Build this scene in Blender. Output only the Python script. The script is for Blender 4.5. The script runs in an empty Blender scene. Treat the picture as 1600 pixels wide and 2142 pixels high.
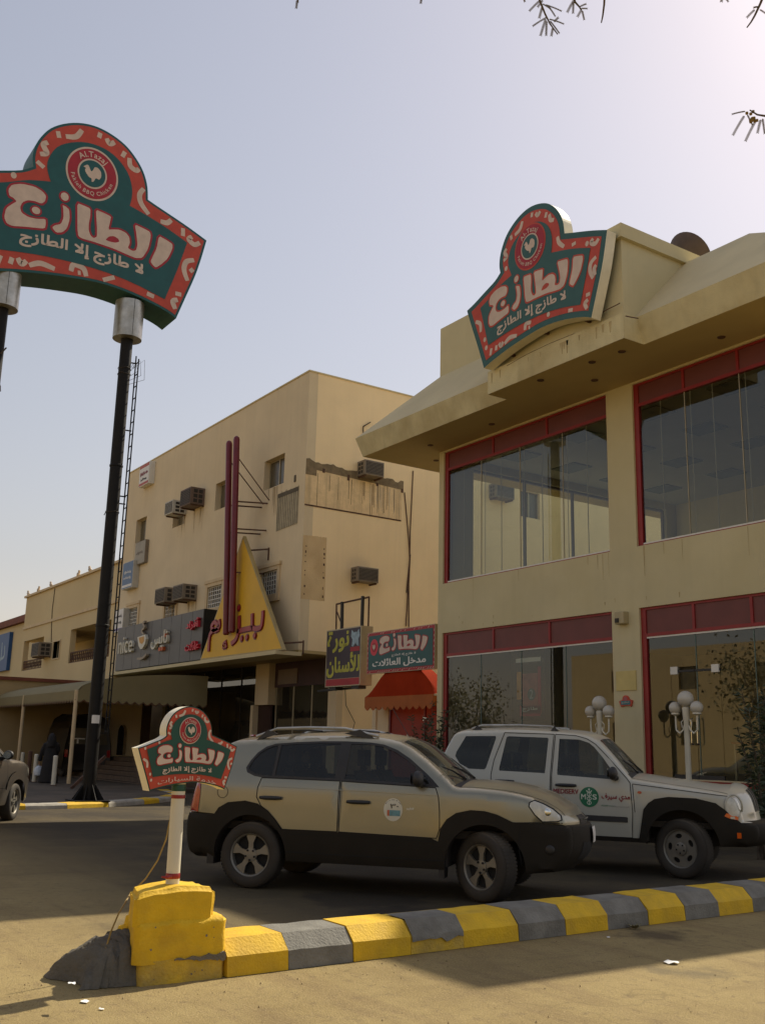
import bpy, bmesh, math, random
from mathutils import Vector, Matrix
from mathutils.geometry import delaunay_2d_cdt
random.seed(7)
SC = bpy.context.scene
COL = SC.collection
R = math.radians
# ------------------------------------------------------------------ camera
FPX, PITCH, ROLL, HEAD, EYE = 2134.4, R(13.045), R(1.367), R(146.235), 1.54
_fh = Vector((math.cos(HEAD), math.sin(HEAD), 0)); _r0 = Vector((math.sin(HEAD), -math.cos(HEAD), 0))
C_F = _fh*math.cos(PITCH) + Vector((0, 0, math.sin(PITCH)))
_u0 = _r0.cross(C_F)
C_R = _r0*math.cos(ROLL) + _u0*math.sin(ROLL); C_U = _u0*math.cos(ROLL) - _r0*math.sin(ROLL)
cd = bpy.data.cameras.new('camera'); cam = bpy.data.objects.new('camera', cd); COL.objects.link(cam)
cd.sensor_fit = 'VERTICAL'; cd.sensor_height = 36; cd.lens = 36*FPX/2142; cd.clip_start = .05; cd.clip_end = 3000
cam.matrix_world = Matrix(((C_R.x, C_U.x, -C_F.x, 0), (C_R.y, C_U.y, -C_F.y, 0), (C_R.z, C_U.z, -C_F.z, EYE), (0, 0, 0, 1)))
SC.camera = cam
# ------------------------------------------------------------------ sky and sun
SUNV = Vector((-.28, 1, 1.0)).normalized()
SUN_EL = math.asin(SUNV.z); SUN_AZ = math.atan2(SUNV.x, SUNV.y)
wd = bpy.data.worlds.new('World'); SC.world = wd; wd.use_nodes = True
wn = wd.node_tree; bg = wn.nodes['Background']
sk = wn.nodes.new('ShaderNodeTexSky'); sk.sky_type = 'NISHITA'; sk.sun_disc = False
sk.sun_elevation = SUN_EL; sk.sun_rotation = SUN_AZ
sk.air_density = 1.7; sk.dust_density = 1.3; sk.ozone_density = 3.0; sk.altitude = 0
wt = wn.nodes.new('ShaderNodeMix'); wt.data_type = 'RGBA'; wt.blend_type = 'MULTIPLY'; wt.inputs[0].default_value = 1   # dusty air: warmer than a clean sky
wt.inputs[7].default_value = (1.20, .955, .945, 1); wn.links.new(sk.outputs[0], wt.inputs[6]); hs = wn.nodes.new('ShaderNodeHueSaturation'); hs.inputs['Saturation'].default_value = .70; gm = wn.nodes.new('ShaderNodeGamma'); gm.inputs[1].default_value = .76
wn.links.new(wt.outputs[2], hs.inputs['Color']); wn.links.new(hs.outputs[0], gm.inputs[0]); wn.links.new(gm.outputs[0], bg.inputs[0]); bg.inputs[1].default_value = .150
ld = bpy.data.lights.new('sun', 'SUN'); ld.energy = 5.0; ld.angle = R(.6); ld.color = (1, .90, .72)
sun = bpy.data.objects.new('sun', ld); COL.objects.link(sun); sun.rotation_euler = SUNV.to_track_quat('Z', 'Y').to_euler()
SC.view_settings.view_transform = 'Standard'; SC.view_settings.look = 'None'; SC.view_settings.gamma = 1
SC.view_settings.exposure = .20
SC.cycles.max_bounces = 10; SC.cycles.transparent_max_bounces = 16; SC.cycles.caustics_reflective = False; SC.cycles.caustics_refractive = False
SC.cycles.use_denoising = True
# ------------------------------------------------------------------ measuring: a sight line meets a plane of the place
def _ray(x, y): return C_R*((x-800)/FPX) - C_U*((y-1071)/FPX) + C_F
def onX(x, y, X): v = _ray(x, y); return Vector((0, 0, EYE)) + v*(X/v.x)
def onY(x, y, Y): v = _ray(x, y); return Vector((0, 0, EYE)) + v*(Y/v.y)
def onZ(x, y, Z=0): v = _ray(x, y); return Vector((0, 0, EYE)) + v*((Z-EYE)/v.z)
# ------------------------------------------------------------------ mesh helpers
class MB:
    def __init__(s): s.v = []; s.f = []; s.m = []
    def add(s, vs, fs, m=0):
        o = len(s.v); s.v += [Vector(p) for p in vs]
        for f in fs: s.f.append([o+i for i in f]); s.m.append(m)
        return s
    def box(s, x0, x1, y0, y1, z0, z1, m=0):
        v = [(x, y, z) for z in (z0, z1) for y in (y0, y1) for x in (x0, x1)]
        return s.add(v, [(0, 2, 3, 1), (4, 5, 7, 6), (0, 1, 5, 4), (2, 6, 7, 3), (0, 4, 6, 2), (1, 3, 7, 5)], m)
    def prism(s, poly, vec, m=0, cap=True):
        n = len(poly); vec = Vector(vec); a = [Vector(p) for p in poly]; v = a + [p+vec for p in a]
        fs = [(i, (i+1) % n, n+(i+1) % n, n+i) for i in range(n)]
        if cap: fs += [tuple(range(n))[::-1], tuple(range(n, 2*n))]
        return s.add(v, fs, m)
    def quad(s, a, b, c, d, m=0): return s.add([a, b, c, d], [(0, 1, 2, 3)], m)
    def bar(s, p, q, w=.05, h=None, m=0, up=(0, 0, 1)):
        p, q = Vector(p), Vector(q); h = h or w; d = (q-p).normalized(); u = Vector(up)
        if abs(d.dot(u)) > .95: u = Vector((0, 1, 0))
        r = d.cross(u).normalized(); u = r.cross(d)
        c = [(-1, -1), (1, -1), (1, 1), (-1, 1)]
        v = [e + r*(a*w/2) + u*(b*h/2) for e in (p, q) for a, b in c]
        return s.add(v, [(0, 1, 5, 4), (1, 2, 6, 5), (2, 3, 7, 6), (3, 0, 4, 7), (3, 2, 1, 0), (4, 5, 6, 7)], m)
    def tube(s, pts, rad, n=8, m=0, cap=True):
        pts = [Vector(p) for p in pts]; k = len(pts)
        rad = rad if isinstance(rad, (list, tuple)) else [rad]*k
        prev = None; vs = []
        for i, p in enumerate(pts):
            d = (pts[min(i+1, k-1)] - pts[max(i-1, 0)]).normalized()
            if prev is None:
                a = Vector((0, 0, 1)) if abs(d.z) < .9 else Vector((1, 0, 0)); r = d.cross(a).normalized()
            else:
                r = (prev - d*prev.dot(d)).normalized()
            prev = r; u = d.cross(r)
            vs += [p + (r*math.cos(2*math.pi*j/n) + u*math.sin(2*math.pi*j/n))*rad[i] for j in range(n)]
        fs = [(i*n+j, i*n+(j+1) % n, (i+1)*n+(j+1) % n, (i+1)*n+j) for i in range(k-1) for j in range(n)]
        if cap: fs += [tuple(range(n))[::-1], tuple(range((k-1)*n, k*n))]
        return s.add(vs, fs, m)
    def lathe(s, prof, c=(0, 0, 0), n=24, axis='z', m=0, cap=True):
        c = Vector(c); vs = []
        for r, h in prof:
            for j in range(n):
                a = 2*math.pi*j/n; x, y = r*math.cos(a), r*math.sin(a)
                vs.append(c + Vector({'z': (x, y, h), 'y': (x, h, y), 'x': (h, x, y)}[axis]))
        k = len(prof)
        fs = [(i*n+j, i*n+(j+1) % n, (i+1)*n+(j+1) % n, (i+1)*n+j) for i in range(k-1) for j in range(n)]
        if cap and prof[0][0] > 1e-4: fs.append(tuple(range(n))[::-1])
        if cap and prof[-1][0] > 1e-4: fs.append(tuple(range((k-1)*n, k*n)))
        return s.add(vs, fs, m)
    def ball(s, c, r, n=14, m=0, sq=(1, 1, 1)):
        k = n//2; pr = [(math.sin(math.pi*i/k), -math.cos(math.pi*i/k)) for i in range(k+1)]
        c = Vector(c); vs = []
        for a, h in pr:
            for j in range(n):
                t = 2*math.pi*j/n; vs.append(c + Vector((a*math.cos(t)*r*sq[0], a*math.sin(t)*r*sq[1], h*r*sq[2])))
        return s.add(vs, [(i*n+j, i*n+(j+1) % n, (i+1)*n+(j+1) % n, (i+1)*n+j) for i in range(k) for j in range(n)], m)
    def xf(s, M):
        s.v = [M @ p for p in s.v]; return s
    def merge(s, o, M=None):
        k = len(s.v); s.v += [(M @ p) if M else p.copy() for p in o.v]
        s.f += [[k+i for i in f] for f in o.f]; s.m += o.m; return s
    def build(s, name, mats, parent=None, smooth=False, bevel=0, local=False, weld=True, recalc=True, label=None, sharp=35):
        me = bpy.data.meshes.new(name); vs = s.v
        if parent is not None and not local:
            inv = root_matrix(parent).inverted(); vs = [inv @ p for p in vs]
        me.from_pydata([tuple(p) for p in vs], [], s.f)
        mats = mats if isinstance(mats, (list, tuple)) else [mats]
        for mt in mats: me.materials.append(mt)
        me.polygons.foreach_set('material_index', s.m)
        bm = bmesh.new(); bm.from_mesh(me)
        if weld: bmesh.ops.remove_doubles(bm, verts=bm.verts, dist=1e-5)
        if bevel:
            ed = [e for e in bm.edges if len(e.link_faces) == 2 and e.calc_face_angle(0) > .5]
            bmesh.ops.bevel(bm, geom=ed, offset=bevel, segments=2, affect='EDGES', profile=.5, clamp_overlap=True)
        if recalc: bmesh.ops.recalc_face_normals(bm, faces=bm.faces)
        if smooth:
            for f in bm.faces: f.smooth = True
            for e in bm.edges: e.smooth = not (len(e.link_faces) == 2 and e.calc_face_angle(0) > R(sharp))
        bm.to_mesh(me); bm.free()
        o = bpy.data.objects.new(name, me); COL.objects.link(o)
        if parent is not None: o.parent = parent
        if label: o['label'] = label
        return o
def root_matrix(o):
    while o.parent is not None: o = o.parent
    return Matrix.Translation(o.location) @ o.rotation_euler.to_matrix().to_4x4()
def tag(o, label, cat, group=None):
    o['label'] = label; o['category'] = cat
    if group: o['group'] = group
    return o
def thing(name, label, cat, loc=(0, 0, 0), rz=0, group=None):
    o = bpy.data.objects.new(name, None); COL.objects.link(o); o.empty_display_size = .2
    o.location = loc; o.rotation_euler = (0, 0, rz)
    return tag(o, label, cat, group)
def struct(o): o['kind'] = 'structure'; return o
def copy_tree(o, parent=None):
    c = o.copy(); COL.objects.link(c)
    if parent is not None: c.parent = parent
    for ch in list(o.children): copy_tree(ch, c)
    return c
def inside(p, poly):
    x, y = p; r = False; n = len(poly); j = n-1
    for i in range(n):
        xi, yi = poly[i]; xj, yj = poly[j]
        if (yi > y) != (yj > y) and x < (xj-xi)*(y-yi)/(yj-yi)+xi: r = not r
        j = i
    return r
def seg_d(p, a, b):
    ax, ay = a; bx, by = b; dx, dy = bx-ax, by-ay; L = dx*dx+dy*dy
    t = 0 if L == 0 else max(0, min(1, ((p[0]-ax)*dx+(p[1]-ay)*dy)/L))
    return math.hypot(p[0]-ax-t*dx, p[1]-ay-t*dy)
def poly_d(p, pts, closed=False):
    n = len(pts); return min(seg_d(p, pts[i], pts[(i+1) % n]) for i in range(n if closed else n-1))
def tri2d(loops, extra=()):
    """constrained triangulation of closed loops; returns 2D points and triangles"""
    V, E = [], []
    for lp in loops:
        o = len(V); V += [Vector(p) for p in lp]; n = len(lp); E += [(o+i, o+(i+1) % n) for i in range(n)]
    V += [Vector(p) for p in extra]
    r = delaunay_2d_cdt(V, E, [], 0, 1e-6)
    return [tuple(p) for p in r[0]], [tuple(f) for f in r[2]]
def fill(poly, holes=()):
    P, T = tri2d([poly] + list(holes)); out = []
    for t in T:
        c = (sum(P[i][0] for i in t)/3, sum(P[i][1] for i in t)/3)
        if inside(c, poly) and not any(inside(c, h) for h in holes): out.append(t)
    return P, out
def slab(mb, poly, holes, f, depth, m=0, m_side=None):
    """flat shape with holes given thickness: f maps (u,v) to a point, depth is a vector"""
    P, T = fill(poly, holes); d = Vector(depth); ms = m if m_side is None else m_side
    a = [Vector(f(*p)) for p in P]
    mb.add(a, T, m); mb.add([p+d for p in a], [t[::-1] for t in T], m)
    for lp in [poly]+list(holes):
        q = [Vector(f(*p)) for p in lp]; n = len(q)
        mb.add(q+[p+d for p in q], [(i, (i+1) % n, n+(i+1) % n, n+i) for i in range(n)], ms)
    return mb
def flat(mb, poly, f, m=0, holes=()):
    P, T = fill(poly, holes); return mb.add([f(*p) for p in P], T, m)
def rect(u0, u1, v0, v1): return [(u0, v0), (u1, v0), (u1, v1), (u0, v1)]
def circ(cx, cy, rx, ry=None, n=36, a0=0): return [(cx+rx*math.cos(a0+2*math.pi*i/n), cy+(ry or rx)*math.sin(a0+2*math.pi*i/n)) for i in range(n)]
def ribbon(pts, w, taper=True):
    """outline polygon of a brush stroke"""
    P = []
    for i in range(len(pts)-1):
        for k in range(6 if len(pts) > 2 else 1):
            if len(pts) > 2:
                p0 = pts[max(i-1, 0)]; p1 = pts[i]; p2 = pts[i+1]; p3 = pts[min(i+2, len(pts)-1)]; t = k/6
                P.append(tuple(.5*((2*p1[j]) + (-p0[j]+p2[j])*t + (2*p0[j]-5*p1[j]+4*p2[j]-p3[j])*t*t + (-p0[j]+3*p1[j]-3*p2[j]+p3[j])*t**3) for j in (0, 1)))
            else: P.append(pts[0])
    P.append(pts[-1]); n = len(P); L, Rr = [], []
    for i in range(n):
        a, b = P[max(i-1, 0)], P[min(i+1, n-1)]; dx, dy = b[0]-a[0], b[1]-a[1]; l = math.hypot(dx, dy) or 1
        q = w/2*(1 if not taper else (.8+.2*math.sin(math.pi*i/(n-1))))
        L.append((P[i][0]-dy/l*q, P[i][1]+dx/l*q)); Rr.append((P[i][0]+dy/l*q, P[i][1]-dx/l*q))
    return L + Rr[::-1]
def strokes(mb, lst, w, f, m=0):
    for pts in lst:
        pg = ribbon(pts, w); n = len(pg)//2
        v = [f(*p) for p in pg]
        mb.add(v, [(i, i+1, 2*n-2-i, 2*n-1-i) for i in range(n-1)], m)
    return mb
def offset_poly(poly, d):
    n = len(poly); A = sum(poly[i][0]*poly[(i+1) % n][1]-poly[(i+1) % n][0]*poly[i][1] for i in range(n)); s = 1 if A > 0 else -1
    out = []
    for i in range(n):
        a, b, c = poly[i-1], poly[i], poly[(i+1) % n]
        n1 = Vector((-(b[1]-a[1]), b[0]-a[0])).normalized(); n2 = Vector((-(c[1]-b[1]), c[0]-b[0])).normalized()
        k = n1+n2; k = k/max(k.dot(n1), .45) if k.length > 1e-6 else n1
        out.append((b[0]+k.x*d*s, b[1]+k.y*d*s))
    return out
# ------------------------------------------------------------------ writing
_AR = {'ا': (0xFE8D, 2), 'أ': (0xFE83, 2), 'إ': (0xFE87, 2), 'آ': (0xFE81, 2), 'ب': (0xFE8F, 4), 'ة': (0xFE93, 2), 'ت': (0xFE95, 4), 'ج': (0xFE9D, 4), 'ح': (0xFEA1, 4), 'خ': (0xFEA5, 4), 'د': (0xFEA9, 2), 'ذ': (0xFEAB, 2), 'ر': (0xFEAD, 2), 'ز': (0xFEAF, 2), 'س': (0xFEB1, 4), 'ش': (0xFEB5, 4), 'ص': (0xFEB9, 4), 'ط': (0xFEC1, 4), 'ع': (0xFEC9, 4), 'ف': (0xFED1, 4), 'ق': (0xFED5, 4), 'ك': (0xFED9, 4), 'ل': (0xFEDD, 4), 'م': (0xFEE1, 4), 'ن': (0xFEE5, 4), 'ه': (0xFEE9, 4), 'و': (0xFEED, 2), 'ي': (0xFEF1, 4), 'ئ': (0xFE89, 4)}
_LA = {'ا': 0xFEFB, 'أ': 0xFEF7, 'إ': 0xFEF9, 'آ': 0xFEF5}
def arabic(s):
    out = []; i = 0; joined = False
    while i < len(s):
        ch = s[i]
        if ch not in _AR: out.append(ch); joined = False; i += 1; continue
        if ch == 'ل' and i+1 < len(s) and s[i+1] in _LA:
            out.append(chr(_LA[s[i+1]] + (1 if joined else 0))); joined = False; i += 2; continue
        code, k = _AR[ch]; nxt = i+1 < len(s) and s[i+1] in _AR
        if k == 2: out.append(chr(code + (1 if joined else 0))); joined = False
        else:
            out.append(chr(code + ((3 if nxt else 1) if joined else (2 if nxt else 0)))); joined = nxt
        i += 1
    return ''.join(out[::-1])
def glyphs(txt, bold=0.0):
    c = bpy.data.curves.new('t', 'FONT'); c.body = txt; c.resolution_u = 3; c.offset = bold
    o = bpy.data.objects.new('t', c); COL.objects.link(o)
    me = bpy.data.meshes.new_from_object(o.evaluated_get(bpy.context.evaluated_depsgraph_get()))
    v = [(p.co.x, p.co.y) for p in me.vertices]; f = [tuple(p.vertices) for p in me.polygons]
    bpy.data.objects.remove(o); bpy.data.curves.remove(c); bpy.data.meshes.remove(me)
    return v, f
def write(mb, txt, u0, u1, v0, v1, f, m=0, bold=.012, keep=False, depth=None):
    """fit a line of writing into the box u0..u1, v0..v1 of a face"""
    v, fs = glyphs(txt, 0 if depth is None else bold)
    xs = [p[0] for p in v]; ys = [p[1] for p in v]; x0, x1, y0, y1 = min(xs), max(xs), min(ys), max(ys)
    su = (u1-u0)/(x1-x0); sv = (v1-v0)/(y1-y0)
    if keep:
        k = min(abs(su), abs(sv)); cu, cv = (u0+u1)/2, (v0+v1)/2
        q = [(cu+(p[0]-(x0+x1)/2)*k, cv+(p[1]-(y0+y1)/2)*k) for p in v]
    else: q = [(u0+(p[0]-x0)*su, v0+(p[1]-y0)*sv) for p in v]
    a = [Vector(f(*p)) for p in q]
    if bold > 0 and depth is None:
        e = (v1-v0)*.01; nn = (Vector(f(u0+e, v0))-Vector(f(u0, v0))).cross(Vector(f(u0, v0+e))-Vector(f(u0, v0))).normalized()
        d = abs(v1-v0)*bold
        for k, (du, dv) in enumerate(((d, d), (-d, d), (-d, -d), (d, -d))):
            mb.add([Vector(f(p[0]+du, p[1]+dv))+nn*.0004*(k+1) for p in q], fs, m)
    mb.add(a, fs, m)
    if depth is not None:
        d = Vector(depth); ec = {}
        for t in fs:
            for i in range(len(t)):
                e = (t[i], t[(i+1) % len(t)]); k = tuple(sorted(e)); ec[k] = None if k in ec else e
        o = len(mb.v); n = len(a); mb.v += a+[p+d for p in a]
        for e in ec.values():
            if e: mb.f.append([o+e[0], o+e[1], o+n+e[1], o+n+e[0]]); mb.m.append(m)
    return mb
def write_arc(mb, txt, cx, cy, rad, size, a_mid, f, m=0, inward=False, su=1, gap=1.0):
    """letters round a circle; inward=True reads along the bottom"""
    ws = []
    for ch in txt:
        if ch == ' ': ws.append((None, .32)); continue
        v, fs = glyphs(ch, .015); w = max(p[0] for p in v); ws.append(((v, fs), w+.09))
    tot = sum(w for _, w in ws)*size*gap/rad; a = a_mid + (tot/2 if not inward else -tot/2); s = -1 if not inward else 1
    for g, w in ws:
        da = w*size*gap/rad; am = a + s*da/2; a += s*da
        if g is None: continue
        v, fs = g; th = am - math.pi/2 if not inward else am + math.pi/2
        ct, st = math.cos(th), math.sin(th); px, py = cx+rad*math.cos(am), cy+rad*math.sin(am); hw = (w-.09)/2
        mb.add([f(px+((x-hw)*ct-(y-.35)*st)*size, py+((x-hw)*st+(y-.35)*ct)*size) for x, y in v], fs, m)
    return mb
# ------------------------------------------------------------------ materials
def srgb(h): return tuple((c/255/12.92 if c/255 <= .04045 else ((c/255+.055)/1.055)**2.4) for c in h)
def M(name, col, rough=.8, var=.12, scale=2.0, bump=0.0, bscale=40, metal=0.0, spec=.5, coat=0, tint=None, tfac=.5, tscale=.6, streak=0, dust=None):
    m = bpy.data.materials.new(name); m.use_nodes = True; t = m.node_tree; N = t.nodes; L = t.links
    b = N['Principled BSDF']; b.inputs['Roughness'].default_value = rough; b.inputs['Metallic'].default_value = metal
    b.inputs['Specular IOR Level'].default_value = spec; b.inputs['Coat Weight'].default_value = coat; b.inputs['Coat Roughness'].default_value = .06
    g = N.new('ShaderNodeNewGeometry'); pos = g.outputs['Position']
    def noise(s, det=5, vec=None, rg=.55):
        n = N.new('ShaderNodeTexNoise'); n.inputs['Scale'].default_value = s; n.inputs['Detail'].default_value = det; n.inputs['Roughness'].default_value = rg
        L.new(vec or pos, n.inputs['Vector']); return n.outputs['Fac']
    def ramp(fac, a, bb, lo=0., hi=1.):
        r = N.new('ShaderNodeMapRange'); r.inputs['From Min'].default_value = a; r.inputs['From Max'].default_value = bb
        r.inputs['To Min'].default_value = lo; r.inputs['To Max'].default_value = hi; L.new(fac, r.inputs['Value']); return r.outputs['Result']
    def mix(fac, A, B, mode='MIX'):
        x = N.new('ShaderNodeMix'); x.data_type = 'RGBA'; x.blend_type = mode
        if isinstance(fac, (int, float)): x.inputs[0].default_value = fac
        else: L.new(fac, x.inputs[0])
        for i, c in ((6, A), (7, B)):
            if isinstance(c, tuple): x.inputs[i].default_value = (*c[:3], 1)
            else: L.new(c, x.inputs[i])
        return x.outputs[2]
    c = tuple(col)
    lo = tuple(max(0, k*(1-var)) for k in c); hi = tuple(min(1, k*(1+var)) for k in c)
    out = mix(ramp(noise(scale), .3, .7), lo, hi)
    if tint is not None: out = mix(ramp(noise(tscale, 6), .42, .68, 0, tfac), out, tuple(tint))
    if streak:
        mp = N.new('ShaderNodeMapping'); mp.inputs['Scale'].default_value = (5, 5, .22); L.new(pos, mp.inputs['Vector'])
        out = mix(ramp(noise(1.0, 6, mp.outputs[0]), .5, .78, 0, streak), out, tuple(k*.45 for k in c))
    if dust is not None:
        out = mix(ramp(noise(1.3, 6), .3, .8, dust[1]*.4, dust[1]), out, tuple(dust[0]))
        sz = N.new('ShaderNodeSeparateXYZ'); L.new(g.outputs['Normal'], sz.inputs[0])   # dust settles on what faces up
        out = mix(ramp(sz.outputs[2], .5, 1, 0, .75), out, tuple(min(1, k*1.55) for k in dust[0]))
    L.new(out, b.inputs['Base Color'])
    if bump:
        bp = N.new('ShaderNodeBump'); bp.inputs['Strength'].default_value = bump; bp.inputs['Distance'].default_value = .02
        L.new(noise(bscale, 4), bp.inputs['Height']); L.new(bp.outputs[0], b.inputs['Normal'])
    return m
def glass(name, tint=(.55, .62, .58), refl=1.5, base=.04, dirt=.04):
    m = bpy.data.materials.new(name); m.use_nodes = True; t = m.node_tree; N = t.nodes; L = t.links; N.clear()
    o = N.new('ShaderNodeOutputMaterial'); tr = N.new('ShaderNodeBsdfTransparent'); tr.inputs[0].default_value = (*tint, 1)
    gl = N.new('ShaderNodeBsdfGlossy'); gl.inputs['Roughness'].default_value = .0; gl.inputs[0].default_value = (.95, .97, .95, 1)
    df = N.new('ShaderNodeBsdfDiffuse'); df.inputs[0].default_value = (.45, .4, .3, 1)
    fr = N.new('ShaderNodeFresnel'); fr.inputs[0].default_value = 1.5
    ma = N.new('ShaderNodeMath'); ma.operation = 'MULTIPLY_ADD'; ma.inputs[1].default_value = refl; ma.inputs[2].default_value = base; ma.use_clamp = True
    L.new(fr.outputs[0], ma.inputs[0]); x = N.new('ShaderNodeMixShader'); L.new(ma.outputs[0], x.inputs[0]); L.new(tr.outputs[0], x.inputs[1]); L.new(gl.outputs[0], x.inputs[2])
    no = N.new('ShaderNodeTexNoise'); no.inputs['Scale'].default_value = 1.1; no.inputs['Detail'].default_value = 6
    mr = N.new('ShaderNodeMapRange'); mr.inputs[1].default_value = .35; mr.inputs[2].default_value = .8; mr.inputs[3].default_value = dirt*.3; mr.inputs[4].default_value = dirt
    g = N.new('ShaderNodeNewGeometry'); L.new(g.outputs['Position'], no.inputs['Vector']); L.new(no.outputs[0], mr.inputs[0])
    y = N.new('ShaderNodeMixShader'); L.new(mr.outputs[0], y.inputs[0]); L.new(x.outputs[0], y.inputs[1]); L.new(df.outputs[0], y.inputs[2]); L.new(y.outputs[0], o.inputs[0])
    return m
K = {}
K['cream'] = M('cream_plaster', (.60, .53, .325), .9, .05, 1.2, .3, 60, tint=(.53, .455, .24), tfac=.4, tscale=.5, streak=.08)
K['cream2'] = M('cream_plaster_roof', (.63, .535, .32), .9, .06, 1.0, .25, 60, tint=(.52, .44, .26), tfac=.45, tscale=.7)
K['fascia'] = M('weathered_cream_plaster', (.64, .565, .335), .9, .08, 1.5, .5, 45, tint=(.38, .29, .13), tfac=.5, tscale=1.1, streak=.25)
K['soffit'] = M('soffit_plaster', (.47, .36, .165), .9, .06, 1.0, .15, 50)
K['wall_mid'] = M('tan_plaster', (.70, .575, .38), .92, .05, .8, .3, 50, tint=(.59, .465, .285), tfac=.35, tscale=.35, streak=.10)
K['wall_side'] = M('tan_plaster_glow', (.93, .73, .44), .92, .05, .8, .3, 50, tint=(.84, .65, .38), tfac=.35, tscale=.35, streak=.08)  # light bounced in the alley is put into this lighter, warmer colour
K['wall_far'] = M('tan_plaster_far', (.64, .51, .285), .92, .07, .8, .3, 50, tint=(.46, .34, .18), tfac=.35, tscale=.4)
K['trim'] = M('pale_stone_trim', (.62, .48, .29), .85, .08, 3)
K['red'] = M('red_painted_metal', (.26, .013, .014), .45, .15, 3)
K['redpanel'] = M('dull_red_panel', (.15, .035, .03), .5, .12, 2)
K['white_al'] = M('white_aluminium', (.7, .68, .62), .4, .05, 4)
K['alu'] = M('aluminium_frame', (.42, .36, .24), .4, .08, 4, metal=.3)
K['inner'] = M('interior_plaster', (.42, .34, .22), .9, .1, 1)
K['ceil'] = M('interior_ceiling', (.48, .47, .42), .9, .05, 1)
K['dark'] = M('dark_interior', (.035, .028, .022), .8, .3, 2)
K['floor'] = M('tiled_floor', (.14, .10, .07), .35, .2, 2)
K['glass'] = glass('window_glass', (.80, .86, .80), 1.15, .03, .03)
K['glass_dim'] = glass('window_glass_dim', (.22, .21, .17), 1.6, .05, .10)
K['carglass'] = glass('car_glass', (.40, .43, .40), .7, .01, .03)
K['windscreen'] = glass('dusty_windscreen', (.40, .42, .36), .9, .02, .22)
K['black'] = M('black_steel', (.009, .008, .007), .6, .3, 4, bump=.1, spec=.25)
K['blackpaint'] = M('black_plastic', (.022, .021, .021), .55, .2, 3)
K['steel'] = M('galvanised_steel', (.50, .48, .43), .38, .18, 5, metal=.75, tint=(.25, .2, .12), tfac=.5, tscale=3)
K['wire'] = M('cable', (.05, .035, .02), .7, .2, 3)
K['rust'] = M('rusty_steel', (.10, .05, .03), .8, .4, 8)
K['teal'] = M('dark_teal_panel', (.008, .085, .085), .45, .12, 3)
K['tealb'] = M('teal_edge', (.030, .105, .098), .5, .10, 3)
K['orange'] = M('orange_red_print', (.50, .058, .026), .5, .12, 3)
K['pink'] = M('faded_cream_print', (.62, .49, .40), .5, .10, 4)
K['crimson'] = M('crimson_print', (.36, .012, .022), .5, .12, 3)
K['deepgreen'] = M('deep_green_print', (.005, .062, .045), .45, .15, 3)
K['letter_edge'] = M('red_letter_edge', (.44, .018, .022), .5, .1, 3)
K['cream_edge'] = M('cream_sign_edge', (.80, .74, .56), .5, .08, 4)
K['whitepaint'] = M('white_paint', (.66, .63, .52), .5, .06, 3, tint=(.5, .42, .28), tfac=.3)
K['yellow'] = M('yellow_road_paint', (.70, .43, .004), .75, .10, 6, .35, 50, tint=(.42, .25, .02), tfac=.5, tscale=4.5)
K['yellow_worn'] = M('worn_yellow_road_paint', (.62, .40, .03), .8, .22, 6, .6, 50, tint=(.30, .22, .08), tfac=.8, tscale=3.5)
K['grey_kerb'] = M('grey_kerb_paint', (.19, .18, .15), .8, .18, 6, .4, 50, tint=(.11, .10, .08), tfac=.7, tscale=4.5)
K['concrete'] = M('rough_concrete', (.21, .185, .14), .95, .25, 5, .9, 30, tint=(.09, .075, .055), tfac=.7, tscale=3)
K['pave'] = M('dark_paving', (.060, .044, .028), .9, .25, 3, .5, 20, tint=(.16, .12, .08), tfac=.5)
K['steps'] = M('brown_stone_steps', (.12, .085, .06), .8, .2, 3, .3, 20)
K['canvas'] = M('cream_canvas', (.24, .20, .10), .9, .06, 1.2, .2, 30)
K['canvas_red'] = M('red_canvas', (.30, .030, .008), .95, .12, 2, .2, 30, spec=.05)
K['canvas_or'] = M('orange_canvas_trim', (.36, .10, .02), .85, .12, 2, .2, 30)
K['gate_red'] = M('red_brown_gate', (.26, .035, .02), .6, .15, 2)
K['acw'] = M('white_ac_casing', (.52, .50, .44), .6, .1, 4)
K['acb'] = M('brown_ac_casing', (.15, .10, .075), .6, .15, 4)
K['acg'] = M('grey_ac_casing', (.24, .20, .15), .6, .12, 4, tint=(.12, .08, .05), tfac=.5, tscale=4)
K['grille'] = M('dark_grille', (.03, .025, .02), .7, .3, 6)
K['winpane'] = M('dusty_window', (.10, .085, .055), .25, .25, 2)
K['sign_grey'] = M('grey_composite_panel', (.105, .100, .095), .45, .10, 1.5, metal=.2)
K['black_side'] = M('black_sign_side', (.008, .008, .008), .5, .2, 2)
K['white_sign'] = M('white_sign_face', (.72, .70, .66), .5, .05, 3)
K['blue_sign'] = M('faded_blue_sign', (.10, .17, .30), .5, .1, 2)
K['blue_deep'] = M('blue_sign_face', (.015, .075, .22), .5, .1, 2)
K['red_letter'] = M('bright_red_letters', (.60, .02, .045), .4, .08, 4)
K['maroon'] = M('maroon_plastic', (.16, .013, .02), .35, .15, 3)
K['sign_yellow'] = M('yellow_sign_face', (.70, .40, .008), .5, .05, 1.5, tint=(.52, .29, .02), tfac=.3, tscale=1.2)
K['sign_purple'] = M('dark_purple_sign', (.040, .026, .04), .5, .15, 2)
K['lime'] = M('yellow_green_letters', (.42, .40, .045), .5, .08, 4)
K['paleblue'] = M('pale_blue_print', (.28, .38, .44), .5, .3, 9)
K['bare'] = M('bare_plaster', (.80, .60, .34), .95, .10, 5, .6, 30, streak=.55)
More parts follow.
